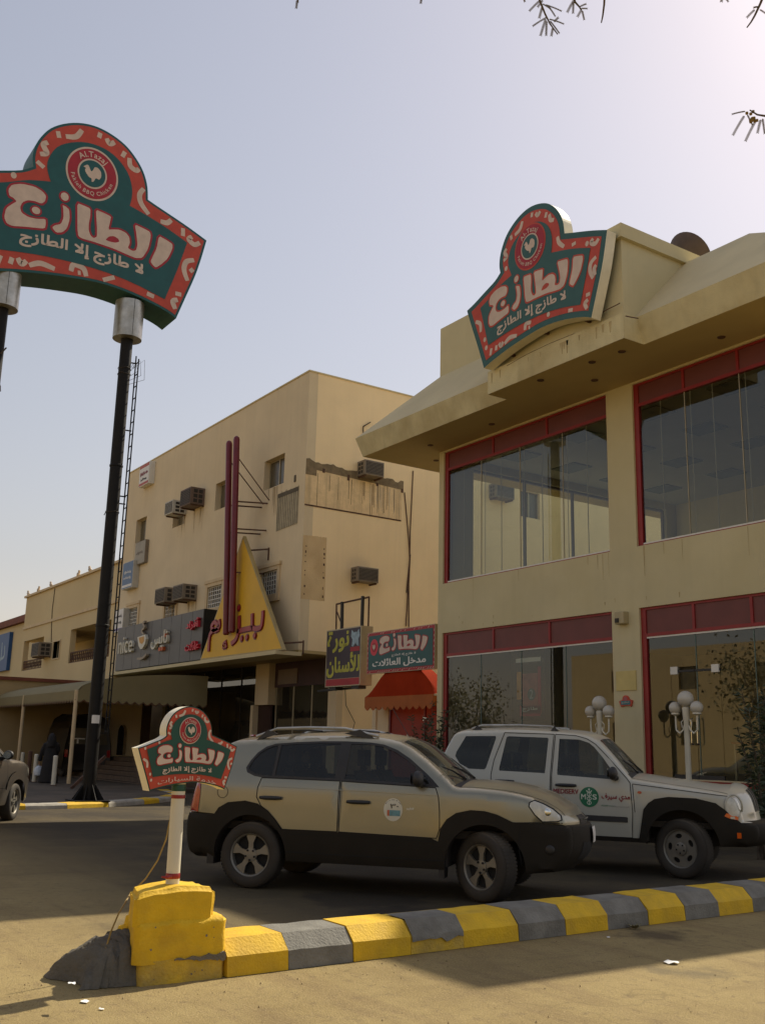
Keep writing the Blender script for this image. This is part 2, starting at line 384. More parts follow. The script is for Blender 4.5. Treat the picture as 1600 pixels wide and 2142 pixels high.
K['bare2'] = M('bare_plaster_pale', (.75, .56, .31), .95, .10, 3, .4, 30, tint=(.36, .22, .10), tfac=.5, tscale=1.5, streak=.15)
K['cement'] = M('grey_cement', (.22, .165, .095), .95, .25, 6, .8, 25)
K['soot'] = M('grey_stain', (.43, .37, .25), .95, .2, 5, .4, 25, streak=.7)
K['purplish'] = M('dark_shop_fascia', (.06, .028, .03), .6, .2, 2)
K['curtain'] = M('tan_blind', (.30, .24, .17), .8, .15, 1)
K['coping'] = M('brown_coping', (.18, .055, .03), .8, .2, 3)
K['tan_wall'] = M('tan_boundary_wall', (.42, .31, .16), .95, .08, 1.0, .3, 40)
K['bark'] = M('grey_bark', (.10, .075, .05), .95, .3, 9, .8, 30)
K['leaf'] = M('olive_leaf', (.16, .14, .07), .7, .35, 5)
K['leaf_dk'] = M('dark_green_leaf', (.035, .05, .02), .55, .4, 4)
K['globe'] = M('white_globe', (.52, .49, .42), .3, .03, 3)
K['abaya'] = M('black_cloth', (.012, .011, .012), .85, .3, 5)
K['skin'] = M('skin', (.36, .20, .13), .6, .05, 5)
K['bag'] = M('white_plastic_bag', (.55, .60, .66), .5, .12, 9)
K['paper'] = M('white_paper', (.85, .85, .82), .8, .05, 9)
K['tyre'] = M('dusty_tyre', (.026, .023, .020), .85, .25, 6, .2, 30, dust=((.10, .08, .055), .35))
K['rim'] = M('alloy_rim', (.26, .25, .22), .45, .1, 6, metal=.4, dust=((.12, .095, .06), .5))
K['clad'] = M('dark_plastic_cladding', (.018, .016, .013), .75, .15, 3, spec=.2, dust=((.045, .034, .02), .22))
K['silver'] = M('champagne_silver_paint', (.24, .245, .205), .30, .04, 2, metal=.5, coat=.35, dust=((.38, .32, .20), .32))
K['carwhite'] = M('white_car_paint', (.42, .425, .375), .3, .04, 2, coat=.5, dust=((.46, .40, .28), .35))
K['cargrey'] = M('grey_car_paint', (.085, .08, .075), .35, .05, 2, metal=.5, coat=.5, dust=((.14, .11, .08), .4))
K['headlamp'] = M('headlamp_lens', (.55, .54, .47), .12, .25, 9, coat=1)
K['chrome'] = M('chrome', (.7, .7, .66), .15, .1, 6, metal=1)
K['tail'] = M('red_lens', (.34, .004, .008), .2, .15, 6, coat=1)
K['amber'] = M('amber_lens', (.70, .11, .01), .25, .12, 6, coat=1)
K['seam'] = M('panel_gap', (.01, .01, .01), .9, .1, 2)
K['seat'] = M('seat_fabric', (.05, .045, .042), .9, .2, 5)
K['green_logo'] = M('green_print', (.006, .13, .055), .5, .1, 3)
K['maroon_print'] = M('maroon_print', (.22, .01, .02), .5, .1, 3)
# ------------------------------------------------------------------ ground
def ground_mat():
    m = bpy.data.materials.new('dusty_asphalt'); m.use_nodes = True; t = m.node_tree; N = t.nodes; L = t.links; b = N['Principled BSDF']
    b.inputs['Roughness'].default_value = .95; b.inputs['Specular IOR Level'].default_value = .25
    pos = N.new('ShaderNodeNewGeometry').outputs['Position']
    def noise(s, d=6, r=.6, mp=None):
        n = N.new('ShaderNodeTexNoise'); n.inputs['Scale'].default_value = s; n.inputs['Detail'].default_value = d; n.inputs['Roughness'].default_value = r
        if mp:
            q = N.new('ShaderNodeMapping'); q.inputs['Scale'].default_value = mp; L.new(pos, q.inputs['Vector']); L.new(q.outputs[0], n.inputs['Vector'])
        else: L.new(pos, n.inputs['Vector'])
        return n.outputs['Fac']
    def mr(f, a, c, lo=0, hi=1):
        n = N.new('ShaderNodeMapRange'); n.inputs[1].default_value = a; n.inputs[2].default_value = c; n.inputs[3].default_value = lo; n.inputs[4].default_value = hi; n.interpolation_type = 'SMOOTHSTEP'; L.new(f, n.inputs[0]); return n.outputs[0]
    def mix(f, A, B, mode='MIX'):
        x = N.new('ShaderNodeMix'); x.data_type = 'RGBA'; x.blend_type = mode
        if isinstance(f, float): x.inputs[0].default_value = f
        else: L.new(f, x.inputs[0])
        for i, c in ((6, A), (7, B)):
            if isinstance(c, tuple): x.inputs[i].default_value = (*c, 1)
            else: L.new(c, x.inputs[i])
        return x.outputs[2]
    c = mix(mr(noise(.35), .35, .65), (.325, .245, .105), (.255, .188, .078))
    c = mix(mr(noise(2.2), .40, .66, 0, .45), c, (.37, .285, .125))
    c = mix(mr(noise(9, 5, .7), .50, .72, 0, .6), c, (.15, .105, .058))
    c = mix(mr(noise(1.1, 6, .65, (.25, 2.4, 1)), .48, .70, 0, .55), c, (.19, .13, .062))
    c = mix(mr(noise(1.0, 6, .65, (2.6, .3, 1)), .52, .72, 0, .45), c, (.17, .12, .06))
    c = mix(mr(noise(60, 3, .7), .50, .68, 0, .6), c, (.44, .33, .18))
    c = mix(mr(noise(120, 2, .7), .53, .66, 0, .7), c, (.085, .06, .03))
    # the car park behind the kerb: same asphalt, its colour darkened to deepen the shade there
    sx = N.new('ShaderNodeSeparateXYZ'); L.new(pos, sx.inputs[0])
    ax = mr(sx.outputs[0], -7.2, -7.9); ay = mr(sx.outputs[1], 2.2, 6.0)
    mu = N.new('ShaderNodeMath'); mu.operation = 'MULTIPLY'; L.new(ax, mu.inputs[0]); L.new(ay, mu.inputs[1])
    m2 = N.new('ShaderNodeMath'); m2.operation = 'MULTIPLY'; L.new(mu.outputs[0], m2.inputs[0]); L.new(mr(noise(.55, 6, .65), .25, .65, .72, .98), m2.inputs[1])
    c = mix(m2.outputs[0], c, (.044, .035, .024))
    def stain(x, y, r, col, k, wob=.5):
        d = N.new('ShaderNodeVectorMath'); d.operation = 'DISTANCE'; L.new(pos, d.inputs[0]); d.inputs[1].default_value = (x, y, 0)
        a = N.new('ShaderNodeMath'); a.operation = 'MULTIPLY_ADD'; L.new(noise(2.6, 5), a.inputs[0]); a.inputs[1].default_value = wob*2; L.new(d.outputs['Value'], a.inputs[2])
        f = mr(a.outputs[0], r+wob*1.35, r+wob*.75, 0, k); return f
    for x, y, r, k, col in ((-6.5, 7.4, .25, .75, (.07, .05, .03)), (-5.35, 6.35, .16, .55, (.10, .085, .06)), (-8.4, 6.0, .5, .7, (.03, .024, .018)), (-9.5, 6.2, .6, .7, (.03, .024, .018)), (-8.0, 9.7, .6, .6, (.03, .024, .018)), (-11.6, 4.9, .4, .4, (.05, .04, .03)), (-9.0, 3.6, .3, .35, (.06, .05, .035)), (-4.6, 3.2, .3, .25, (.16, .12, .07))):
        c = mix(stain(x, y, r, col, k), c, col)
    cr = N.new('ShaderNodeTexVoronoi'); cr.feature = 'DISTANCE_TO_EDGE'; cr.inputs['Scale'].default_value = .33
    nv = N.new('ShaderNodeTexNoise'); nv.inputs['Scale'].default_value = 1.6; L.new(pos, nv.inputs['Vector'])
    ad = N.new('ShaderNodeVectorMath'); ad.operation = 'MULTIPLY_ADD'; L.new(nv.outputs['Color'], ad.inputs[0]); ad.inputs[1].default_value = (1.2, 1.2, 0); L.new(pos, ad.inputs[2]); L.new(ad.outputs[0], cr.inputs['Vector'])
    c = mix(mr(cr.outputs['Distance'], .004, .0, 0, .2), c, (.05, .036, .022))
    L.new(c, b.inputs['Base Color'])
    bp = N.new('ShaderNodeBump'); bp.inputs['Strength'].default_value = .8; bp.inputs['Distance'].default_value = .012
    ad2 = N.new('ShaderNodeMath'); ad2.operation = 'ADD'; L.new(noise(70, 4, .7), ad2.inputs[0]); L.new(noise(8, 4, .6), ad2.inputs[1]); L.new(ad2.outputs[0], bp.inputs['Height']); L.new(bp.outputs[0], b.inputs['Normal'])
    return m
K['ground'] = ground_mat()
g = MB(); g.quad((-900, -900, 0), (900, -900, 0), (900, 900, 0), (-900, 900, 0))
struct(g.build('ground', K['ground']))
# pavement island with the big sign pole, behind the far kerb
def at_y(y, pts):
    for a, b in zip(pts, pts[1:]):
        if a[1] <= y <= b[1]: t = (y-a[1])/(b[1]-a[1]); return a[0]+(b[0]-a[0])*t
    return pts[0][0] if y < pts[0][1] else pts[-1][0]
FK = [(-24.2, 2.0), (-24.3, 5.0), (-24.4, 6.8), (-24.55, 7.8), (-25.0, 8.95), (-25.9, 10.2), (-27.1, 11.5), (-28.8, 12.6), (-31.5, 13.2)]
# (the paved island)
poly = [(x-.30, y) for x, y in FK] + [(-31.5, 16.2), (-46, 16.2), (-60, 16.2), (-60, 2)]
pv = MB(); pv.prism([(x, y, 0.006) for x, y in poly], (0, 0, .112)); struct(pv.build('pavement', K['pave']))
# kerbs
def kerb(name, pts, cols, h, chm, w, mats, seed, gap=.003):
    rnd = random.Random(seed); mb = MB()
    prof = [(0, 0.003), (.012, h-chm), (chm+.012, h), (w-.03, h+.004), (w, h-.03), (w, 0.003)]
    for i in range(len(pts)-1):
        a, b = Vector((*pts[i], 0)), Vector((*pts[i+1], 0)); d = (b-a).normalized(); nrm = Vector((-d.y, d.x, 0))
        ns = max(2, int((b-a).length/.11)); j0 = rnd.uniform(-.005, .005); jz = rnd.uniform(-.006, .005); vs = []; k = len(prof)
        for s in range(ns+1):
            p = a+d*gap+(b-a-d*2*gap)*(s/ns)
            for q, (o, z) in enumerate(prof):
                e = rnd.uniform(-.0035, .0035) if 0 < q < 5 else 0
                vs.append(p + nrm*(o+j0+e) + Vector((0, 0, z+(jz+rnd.uniform(-.003, .003) if 0 < q < 5 else 0))))
        fs = []; 
        for s in range(ns):
            for q in range(k-1): fs.append((s*k+q, s*k+q+1, (s+1)*k+q+1, (s+1)*k+q))
        fs += [tuple(range(k)), tuple(range(ns*k, ns*k+k))]
        mb.add(vs, fs, cols[i])
    return struct(mb.build(name, mats, smooth=True, sharp=28))
KB = [3.33, 3.82, 4.38, 4.92, 5.46, 6.07, 6.63, 7.17, 7.73, 8.27, 8.80, 9.37, 9.93, 10.5, 11.1, 11.7, 12.3, 12.9, 13.5, 14.1]
kpts = [(-6.745-.048*(y-3.33)*.98, y) for y in KB]
kc = [0, 1, 0, 3, 0, 1, 0, 1, 0, 1, 0, 1, 0, 1, 0, 1, 0, 1, 0]
kerb('kerb', kpts, kc, .235, .105, .46, [K['yellow'], K['grey_kerb'], K['concrete'], K['yellow_worn']], 3)
# a loose grey repair cap on the worn block
cap = MB(); ybase = 4.93
for i in range(9):
    pass
yy = [4.93+.058*i for i in range(10)]; vs = []; rnd = random.Random(5)
for y in yy:
    x = at_y(y, kpts); lo = .085+rnd.uniform(-.02, .022)
    vs += [(x+.006, y, lo), (x-.002, y, .135), (x-.108, y, .243), (x-.36, y, .247)]
cap.add(vs, [(i*4+j, i*4+j+1, i*4+j+5, i*4+j+4) for i in range(9) for j in range(3)])
struct(cap.build('kerb_patch', K['grey_kerb'], smooth=True))
fk2 = []
for a, b in zip(FK, FK[1:]):
    L_ = math.dist(a, b); n = max(1, round(L_/1.05))
    fk2 += [(a[0]+(b[0]-a[0])*i/n, a[1]+(b[1]-a[1])*i/n) for i in range(n)]
fk2.append(FK[-1])
kerb('kerb_far', fk2, [i % 2 for i in range(len(fk2)-1)], .125, .04, .42, [K['yellow'], M('sunlit_grey_kerb', (.36, .33, .27), .8, .2, 6)], 9, gap=.004)  # grey blocks made paler, sunlight put into their colour
# broken grey end of the kerb, sloping into the ground
rb = MB(); rnd = random.Random(11); NU, NV = 22, 12; vs = []
for i in range(NU+1):
    u = i/NU
    for j in range(NV+1):
        v = j/NV; y = 2.78-.44*u+.07*math.sin(v*5); x = -6.79-.52*v-.05*u
        h = .31*math.sqrt(max(0, 1-u*u))*(math.sin(math.pi*min(max(v*1.02, 0), 1)))**.45
        if v in (0, 1): h = 0
        n = (rnd.uniform(-.022, .020)*(1-.3*u) if 0 < v < 1 and i < NU else 0)
        vs.append((x+rnd.uniform(-.012, .012), y+rnd.uniform(-.012, .012), max(.004, h+n)))
rb.add(vs, [(i*(NV+1)+j, i*(NV+1)+j+1, (i+1)*(NV+1)+j+1, (i+1)*(NV+1)+j) for i in range(NU) for j in range(NV)])
rb.add([vs[j] for j in range(NV+1)], [tuple(range(NV+1))])
struct(rb.build('kerb_end', [M('worn_grey_concrete', (.14, .125, .095), .95, .35, 4, .9, 28, tint=(.06, .05, .04), tfac=.7, tscale=4)], smooth=True, sharp=180))
# grit and litter on the asphalt
gr = MB(); rnd = random.Random(21)
for i in range(420):
    if i < 230: x, y = rnd.uniform(-7, -3.6), rnd.uniform(1.0, 6.5)
    elif i < 320: x, y = rnd.gauss(-7.0, .35), rnd.gauss(1.9, .25)
    else: x, y = rnd.uniform(-6.75, -6.3), rnd.uniform(2.6, 12)
    r = rnd.choice((.003, .004, .004, .005, .008)); o = [rnd.uniform(.7, 1.3) for _ in range(6)]
    gr.add([(x+r*o[0], y, .002+r*.4), (x-r*o[1], y, .002+r*.4), (x, y+r*o[2], .002+r*.4), (x, y-r*o[3], .002+r*.4), (x, y, .002+r*1.1*o[4]), (x, y, .001)], [(0, 2, 4), (2, 1, 4), (1, 3, 4), (3, 0, 4), (2, 0, 5), (1, 2, 5), (3, 1, 5), (0, 3, 5)])
go = gr.build('gravel', M('pale_grit', (.30, .22, .11), .9, .5, 30)); go['kind'] = 'stuff'; go['label'] = 'loose pale grit scattered on the dusty asphalt'
def scrap(x, y, s, seed, label, cat='paper', mt='paper', z=.006):
    rnd = random.Random(seed); n = 9; c = MB(); top = []
    for i in range(n):
        a = 2*math.pi*i/n; r = s*rnd.uniform(.6, 1.1); top.append((x+r*math.cos(a)*1.3, y+r*math.sin(a)*.9, z+abs(rnd.gauss(0, s*.12))))
    c.add([(x, y, z+s*.22)]+top, [(0, i+1, (i+1) % n+1) for i in range(n)])
    o = c.build('paper_scrap', K[mt], recalc=False); tag(o, label, cat, 'litter on the ground'); return o
p = onZ(1405, 2016); scrap(p.x, p.y, .065, 1, 'crumpled white paper lying in the sun out on the asphalt')
p = onZ(178, 2097); scrap(p.x, p.y, .030, 2, 'small white paper scrap below the broken grey kerb end')
p = onZ(213, 2113); scrap(p.x, p.y, .018, 3, 'tiny pale chip in the sun left of the yellow block')
p = onZ(1272, 1926-30+66); scrap(p.x, p.y, .02, 4, 'tiny pale scrap in the shade by the long striped kerb')
p = onZ(152, 2061, .14); scrap(p.x, p.y, .03, 6, 'pale paper shred stuck on the broken grey kerb end', z=.15)
wd_ = MB(); p = onZ(1327, 1943); rnd = random.Random(4)
for i in range(22):
    a = rnd.uniform(0, 6.28); l = rnd.uniform(.03, .07); q = Vector((p.x+.02*math.cos(a), p.y+.02*math.sin(a), .004)); e = q+Vector((l*math.cos(a), l*math.sin(a), l*.7)); s = Vector((-math.sin(a), math.cos(a), 0))*l*.25
    wd_.add([q, (q+e)/2+s, e, (q+e)/2-s], [(0, 1, 2, 3)])
tag(wd_.build('weed', K['leaf'], recalc=False), 'small green weed growing at the foot of the long kerb', 'weed')
# ------------------------------------------------------------------ restaurant
RY = 16.3; RXL, RXR = -21.62, -10.35
rest = thing('restaurant_building', 'two storey cream corner restaurant with big red framed windows and deep eaves', 'building', (-15.05, RY, 0))
fY = lambda u, v: (u, RY, v)
H_UL = rect(-21.42, -15.42, 5.84, 9.47); H_UR = rect(-14.65, -10.6, 5.84, 9.47)
H_LL = rect(-21.42, -15.42, 1.10, 4.53); H_LR = rect(-14.65, -10.6, 1.10, 4.53)
w = MB(); slab(w, rect(RXL, RXR, 0, 9.52), [H_UL, H_UR, H_LL, H_LR], fY, (0, .28, 0))
# side and rear walls
H_SU = rect(17.3, 25.2, 5.9, 9.2)
slab(w, rect(RY+.281, 30, 0, 9.52), [H_SU], lambda u, v: (RXL, u, v), (.24, 0, 0))
w.box(RXR-.24, RXR, RY+.281, 30, 0, 9.52); w.box(RXL, RXR, 30.001, 30.3, 0, 9.52)
w.box(RXL+.3, RXR-.3, 25.6, 25.75, 0, 9.5)
w.build('wall', K['cream'], rest)
# front plinth below the shop windows with a red sill line
s = MB()
for h in (H_LL, H_LR):
    s.box(h[0][0]-.02, h[1][0]+.02, RY-.06, RY-.002, .98, 1.075)
s.build('sill', K['red'], rest)
s = MB(); s.box(RXL+.3, RXR-.3, RY+.29, 25.58, .80, 1.06); s.box(RXL+.3, RXR-.3, RY+.29, 25.58, 4.62, 5.78); s.build('floor_slab', K['floor'], rest)
s = MB(); s.box(RXL+.3, RXR-.3, RY+.29, 25.58, 4.56, 4.61); s.box(RXL+.25, RXR-.25, RY+.285, 29.9, 9.40, 9.50); s.build('ceiling', K['ceil'], rest)
cl = MB()
for i in range(4):
    for j in range(4): cl.box(-20.6+2.3*i, -19.7+2.3*i, 17.6+1.9*j, 18.3+1.9*j, 9.37, 9.398)
cl.build('ceiling_grille', M('ceiling_grilles', (.10, .13, .12), .6), rest)
for (hx0, hx1, hz0, hz1) in ((-21.42, -15.42, 5.84, 9.47), (-14.65, -10.6, 5.84, 9.47), (-21.42, -15.42, 1.10, 4.53), (-14.65, -10.6, 1.10, 4.53)):
    up = hz0 > 3; panel = .46 if up else .54; zt = hz1-panel
    wo = MB(); e = .075
    wo.box(hx0+.001, hx0+.13, RY+.05, RY+.15, hz0, hz1); wo.box(hx1-.05, hx1-.001, RY+.05, RY+.15, hz0, hz1)
    wo.box(hx0+.13, hx1-.05, RY+.05, RY+.15, zt-.07, zt); wo.box(hx0+.13, hx1-.05, RY+.05, RY+.15, hz1-.05, hz1-.001)
    n = 3
    for i in range(1, n): x = hx0+(hx1-hx0)*i/n; wo.box(x-.03, x+.03, RY+.05, RY+.15, zt, hz1-.05)
    if up: wo.box(hx0+.13, hx1-.05, RY+.05, RY+.15, hz0+.001, hz0+.03)
    W = wo.build('window', K['red'], rest)
    pm = MB(); pm.box(hx0+.131, hx1-.051, RY+.075, RY+.10, zt+.001, hz1-.051); pm.build('transom_panel', K['redpanel'], W)
    wh = MB()
    if up: wh.box(hx0+.131, hx1-.051, RY+.06, RY+.13, hz0+.031, hz0+.065)
    else: wh.box(hx0+.131, hx1-.051, RY+.06, RY+.13, zt-.105, zt-.071)
    wh.build('rail', K['white_al'], W)
    gl = MB(); z0, z1 = (hz0+.066, zt-.071) if up else (hz0+.002, zt-.106)
    door = (not up and hx0 > -15)
    if door:
        gl.quad((hx0+.132, RY+.09, z0), (-13.95, RY+.09, z0), (-13.95, RY+.09, z1), (hx0+.132, RY+.09, z1))
        gl.quad((-13.95, RY+.09, 3.17), (-12.75, RY+.09, 3.17), (-12.75, RY+.09, z1), (-13.95, RY+.09, z1))
        gl.quad((-12.75, RY+.09, z0), (hx1-.051, RY+.09, z0), (hx1-.051, RY+.09, z1), (-12.75, RY+.09, z1))
    else: gl.quad((hx0+.132, RY+.09, z0), (hx1-.052, RY+.09, z0), (hx1-.052, RY+.09, z1), (hx0+.132, RY+.09, z1))
    gl.build('pane', K['glass'], W, recalc=False)
    se = MB(); nn = 4 if hx1-hx0 > 5 else 3
    for i in range(1, nn):
        x = hx0+(hx1-hx0)*i/nn
        se.box(x-.008, x+.008, RY+.080, RY+.10, z0, z1)
        if up: se.box(x+.11, x+.122, RY+.12, RY+.13, z0, z1)
    if up:
        for i in range(nn): x = hx0+(hx1-hx0)*(i+.5)/nn; se.box(x-.006, x+.006, RY+.12, RY+.135, z0, z1)
    se.build('glass_joint', M('glass_edge', (.10, .16, .14), .3, .1, 4) if not up else K['alu'], W)
# glazed double doors
d = MB()
for x0, x1 in ((-13.94, -13.36), (-13.345, -12.76)): d.quad((x0, RY+.09, 1.12), (x1, RY+.09, 1.12), (x1, RY+.09, 3.155), (x0, RY+.09, 3.155))
D = d.build('door', K['glass'], rest, recalc=False)
for x0, x1 in ((-13.94, -13.36), (-13.345, -12.76)):
    for z0, z1 in ((3.155, 3.20), (1.09, 1.18)): d = MB(); d.box(x0, x1, RY+.07, RY+.11, z0, z1); d.build('door_rail', K['blackpaint'], D)
d = MB()
for x in (-13.42, -13.28): d.tube([(x, RY+.03, 1.75), (x, RY-.01, 1.78), (x, RY-.01, 2.22), (x, RY+.03, 2.25)], .016)
d.build('handle', K['chrome'], D)
d = MB()
for x in (-13.93, -12.93): d.box(x, x+.17, RY+.05, RY+.085, 3.12, 3.27)
d.build('door_patch', K['white_al'], D)
# side glazing
gl = MB(); gl.quad((RXL+.1, 17.31, 5.91), (RXL+.1, 25.19, 5.91), (RXL+.1, 25.19, 9.19), (RXL+.1, 17.31, 9.19))
W = gl.build('window', K['glass'], rest, recalc=False)
fr = MB()
for y in (17.34, 19.3, 21.2, 23.2, 25.16): fr.box(RXL+.06, RXL+.14, y-.03, y+.03, 5.901, 9.199)
fr.box(RXL+.06, RXL+.14, 17.37, 25.13, 9.13, 9.199); fr.build('frame', M('grey_mullion', (.16, .13, .15), .5), W)
# eaves: soffit slab, sloping fascia, tiled-slope roof
EXL, EXR, EY = -23.28, -8.65, 14.86
zb, zt, fl = 9.53, 10.06, .17
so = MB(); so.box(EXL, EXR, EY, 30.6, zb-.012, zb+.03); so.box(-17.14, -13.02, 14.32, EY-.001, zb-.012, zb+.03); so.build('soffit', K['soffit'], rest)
fa = MB()
a = [(EXL, 30.6), (EXL, EY), (-17.16, EY)]; b2 = [(-13.0, EY), (EXR, EY), (EXR, 30.6)]
def strip(mb, pl, out):
    q = [(x+ox, y+oy) for (x, y), (ox, oy) in zip(pl, out)]
    n = len(pl); mb.add([(x, y, zb-.013) for x, y in pl]+[(x, y, zt) for x, y in q], [(i, i+1, n+i+1, n+i) for i in range(n-1)])
strip(fa, a, [(-fl, 0), (-fl, -fl), (0, -fl)]); strip(fa, b2, [(0, -fl), (fl, -fl), (fl, 0)])
# projecting block under the roof sign
fa.add([(-17.16, EY, zb-.013), (-17.16, 14.30, zb-.013), (-13.0, 14.30, zb-.013), (-13.0, EY, zb-.013), (-17.16, EY, zt), (-17.16, 14.30, zt), (-13.0, 14.30, zt), (-13.0, EY, zt)], [(0, 1, 5, 4), (1, 2, 6, 5), (2, 3, 7, 6)])
fa.build('fascia', K['fascia'], rest)
rf = MB(); x0, x1, y0 = EXL-fl, EXR+fl, EY-fl; zr = 11.74
rf.add([(x0, y0, zt), (x1, y0, zt), (x1, 30.6, zt), (x0, 30.6, zt), (RXL, RY, zr), (-11.45, RY, zr), (-11.45, 28.9, zr), (RXL, 28.9, zr)], [(0, 1, 5, 4), (1, 2, 6, 5), (2, 3, 7, 6), (3, 0, 4, 7), (4, 5, 6, 7)])
rf.build('roof', K['cream2'], rest)
gb = MB()
gb.box(-17.06, -13.09, 14.40, 16.9, zt-.02, 11.72); gb.box(-17.15, -13.0, 14.31, 17.0, 11.721, 12.02)
gb.build('gable_block', K['cream'], rest)
pr_ = MB(); pr_.box(RXL-.02, -15.6, RY+.0, 21.5, 11.6, 13.18); pr_.build('parapet', K['cream'], rest)
dl = MB()
for (px, py) in ((1508, 705), (1238, 757), (1243, 795), (1028, 887), (900, 931), (912, 963), (1300, 735), (1130, 795)):
    p = onZ(px, py, zb-.014); dl = MB(); dl.lathe([(.075, -.015), (.08, 0), (.055, .004), (.05, .02), (.0, .02)], (p.x, p.y, zb-.014), 16); dl.build('downlight', K['rust'], rest)
cr = MB()
for pts, wd0 in (([(1296, 634), (1285, 640), (1270, 647), (1262, 652), (1251, 657)], .018), ([(1308, 661), (1322, 664), (1334, 666)], .02), ([(1250, 657), (1225, 664), (1200, 674)], .01), ([(1060, 765), (1100, 742), (1150, 718), (1200, 698)], .008)):
    P = [onY(x, y, 14.296) for x, y in pts]
    for q in P: q.y = 14.296
    cr.tube(P, wd0*.6, 5)
cr.build('crack', K['rust'], rest)
st = MB(); rnd = random.Random(33)
for i in range(22):
    x = rnd.uniform(-21.3, -10.8); z1, l = (5.82, rnd.uniform(.15, .7)) if i % 2 else (4.62+rnd.uniform(0, .3), rnd.uniform(.05, .12)); w_ = rnd.uniform(.006, .022)
    st.add([(x-w_, RY-.0025, z1), (x+w_, RY-.0025, z1), (x+w_*.3, RY-.0025, z1-l), (x-w_*.3, RY-.0025, z1-l)], [(0, 1, 2, 3)])
for i in range(14):
    x = rnd.uniform(-17.1, -13.05); w_ = rnd.uniform(.01, .04); l = rnd.uniform(.05, .3)
    st.add([(x-w_, 14.297, 9.99), (x+w_, 14.297, 9.99), (x+w_*.4, 14.297, 9.99-l), (x-w_*.4, 14.297, 9.99-l)], [(0, 1, 2, 3)])
st.build('drip_stain', M('water_stain', (.43, .34, .18), .95, .2, 4), rest, recalc=False)
# interior furniture seen through the lower right window
def table(x, y, lab):
    t = thing('dining_table', lab, 'table', (x, y, 1.06), 0, 'tables inside the restaurant')
    m_ = MB(); m_.box(x-.4, x+.4, y-.35, y+.35, 1.78, 1.82); m_.build('tabletop', M('orange_wood', (.35, .12, .03), .5), t, bevel=.01)
    for sx in (-.34, .34):
        for sy in (-.3, .3): b_ = MB(); b_.bar((x+sx, y+sy, 1.06), (x+sx, y+sy, 1.78), .04); b_.build('leg', K['alu'], t)
table(-12.55, 17.2, 'small orange wood table just inside the right shop window'); table(-11.6, 18.6, 'orange wood table deeper inside behind the right window')
# ------------------------------------------------------------------ small things on the restaurant front
al = thing('alarm_box', 'beige alarm box high on the pillar between the ground floor windows', 'alarm box', (-15.07, RY, 4.2))
a_ = MB(); a_.box(-15.20, -14.94, RY-.16, RY-.001, 4.22, 4.48); a_.build('casing', M('beige_box', (.42, .35, .2), .6), al, bevel=.015)
a_ = MB(); a_.box(-15.17, -15.07, RY-.18, RY-.161, 4.25, 4.34); a_.build('speaker', K['grille'], al)
n_ = MB(); n_.box(-15.33, -14.78, RY-.02, RY-.001, 2.84, 3.24); tag(n_.build('notice_panel', M('pale_yellow_panel', (.58, .47, .18), .7)), 'blank pale yellow panel on the pillar above the little logo plaque', 'panel')
po = thing('window_poster', 'tall red and orange poster hanging behind the left shop window', 'poster', (-18.35, RY+.3, 2.2))
f3 = lambda u, v: (u, RY+.2, v)
q = MB(); flat(q, offset_poly(rect(-18.95, -17.75, 2.25, 3.97), 0), lambda u, v: (u, RY+.214, v)); q.build('frame', glass('poster_acrylic', (.55, .55, .5), 1.2, .05, .15), po, recalc=False)
q = MB()
for a0, b0, c0, d0, mi in ((-18.55, -18.0, 2.42, 3.35, 0), (-18.72, -18.56, 2.75, 3.4, 1), (-17.99, -17.88, 2.42, 3.5, 2), (-18.62, -17.9, 2.36, 2.60, 2), (-18.75, -17.88, 3.62, 3.72, 3)):
    q.quad((a0, RY+.2, c0), (b0, RY+.2, c0), (b0, RY+.2, d0), (a0, RY+.2, d0), mi)
q.build('print', [M('poster_rose', (.34, .10, .08), .6, .35, 5), M('poster_orange', (.50, .24, .03), .6, .3, 5), K['crimson'], K['white_sign']], po, recalc=False)
q = MB(); q.add([(x, RY+.19, z) for x, z in circ(-18.2, 2.86, .14, .14, 20)], [tuple(range(20))], 0); write(q, '2', -18.26, -18.14, 2.76, 2.97, lambda u, v: (u, RY+.185, v), 1); write(q, arabic('طازج'), -18.52, -18.0, 2.46, 2.57, lambda u, v: (u, RY+.19, v), 2)
q.build('lettering', [K['teal'], K['paleblue'], K['white_sign']], po, recalc=False)
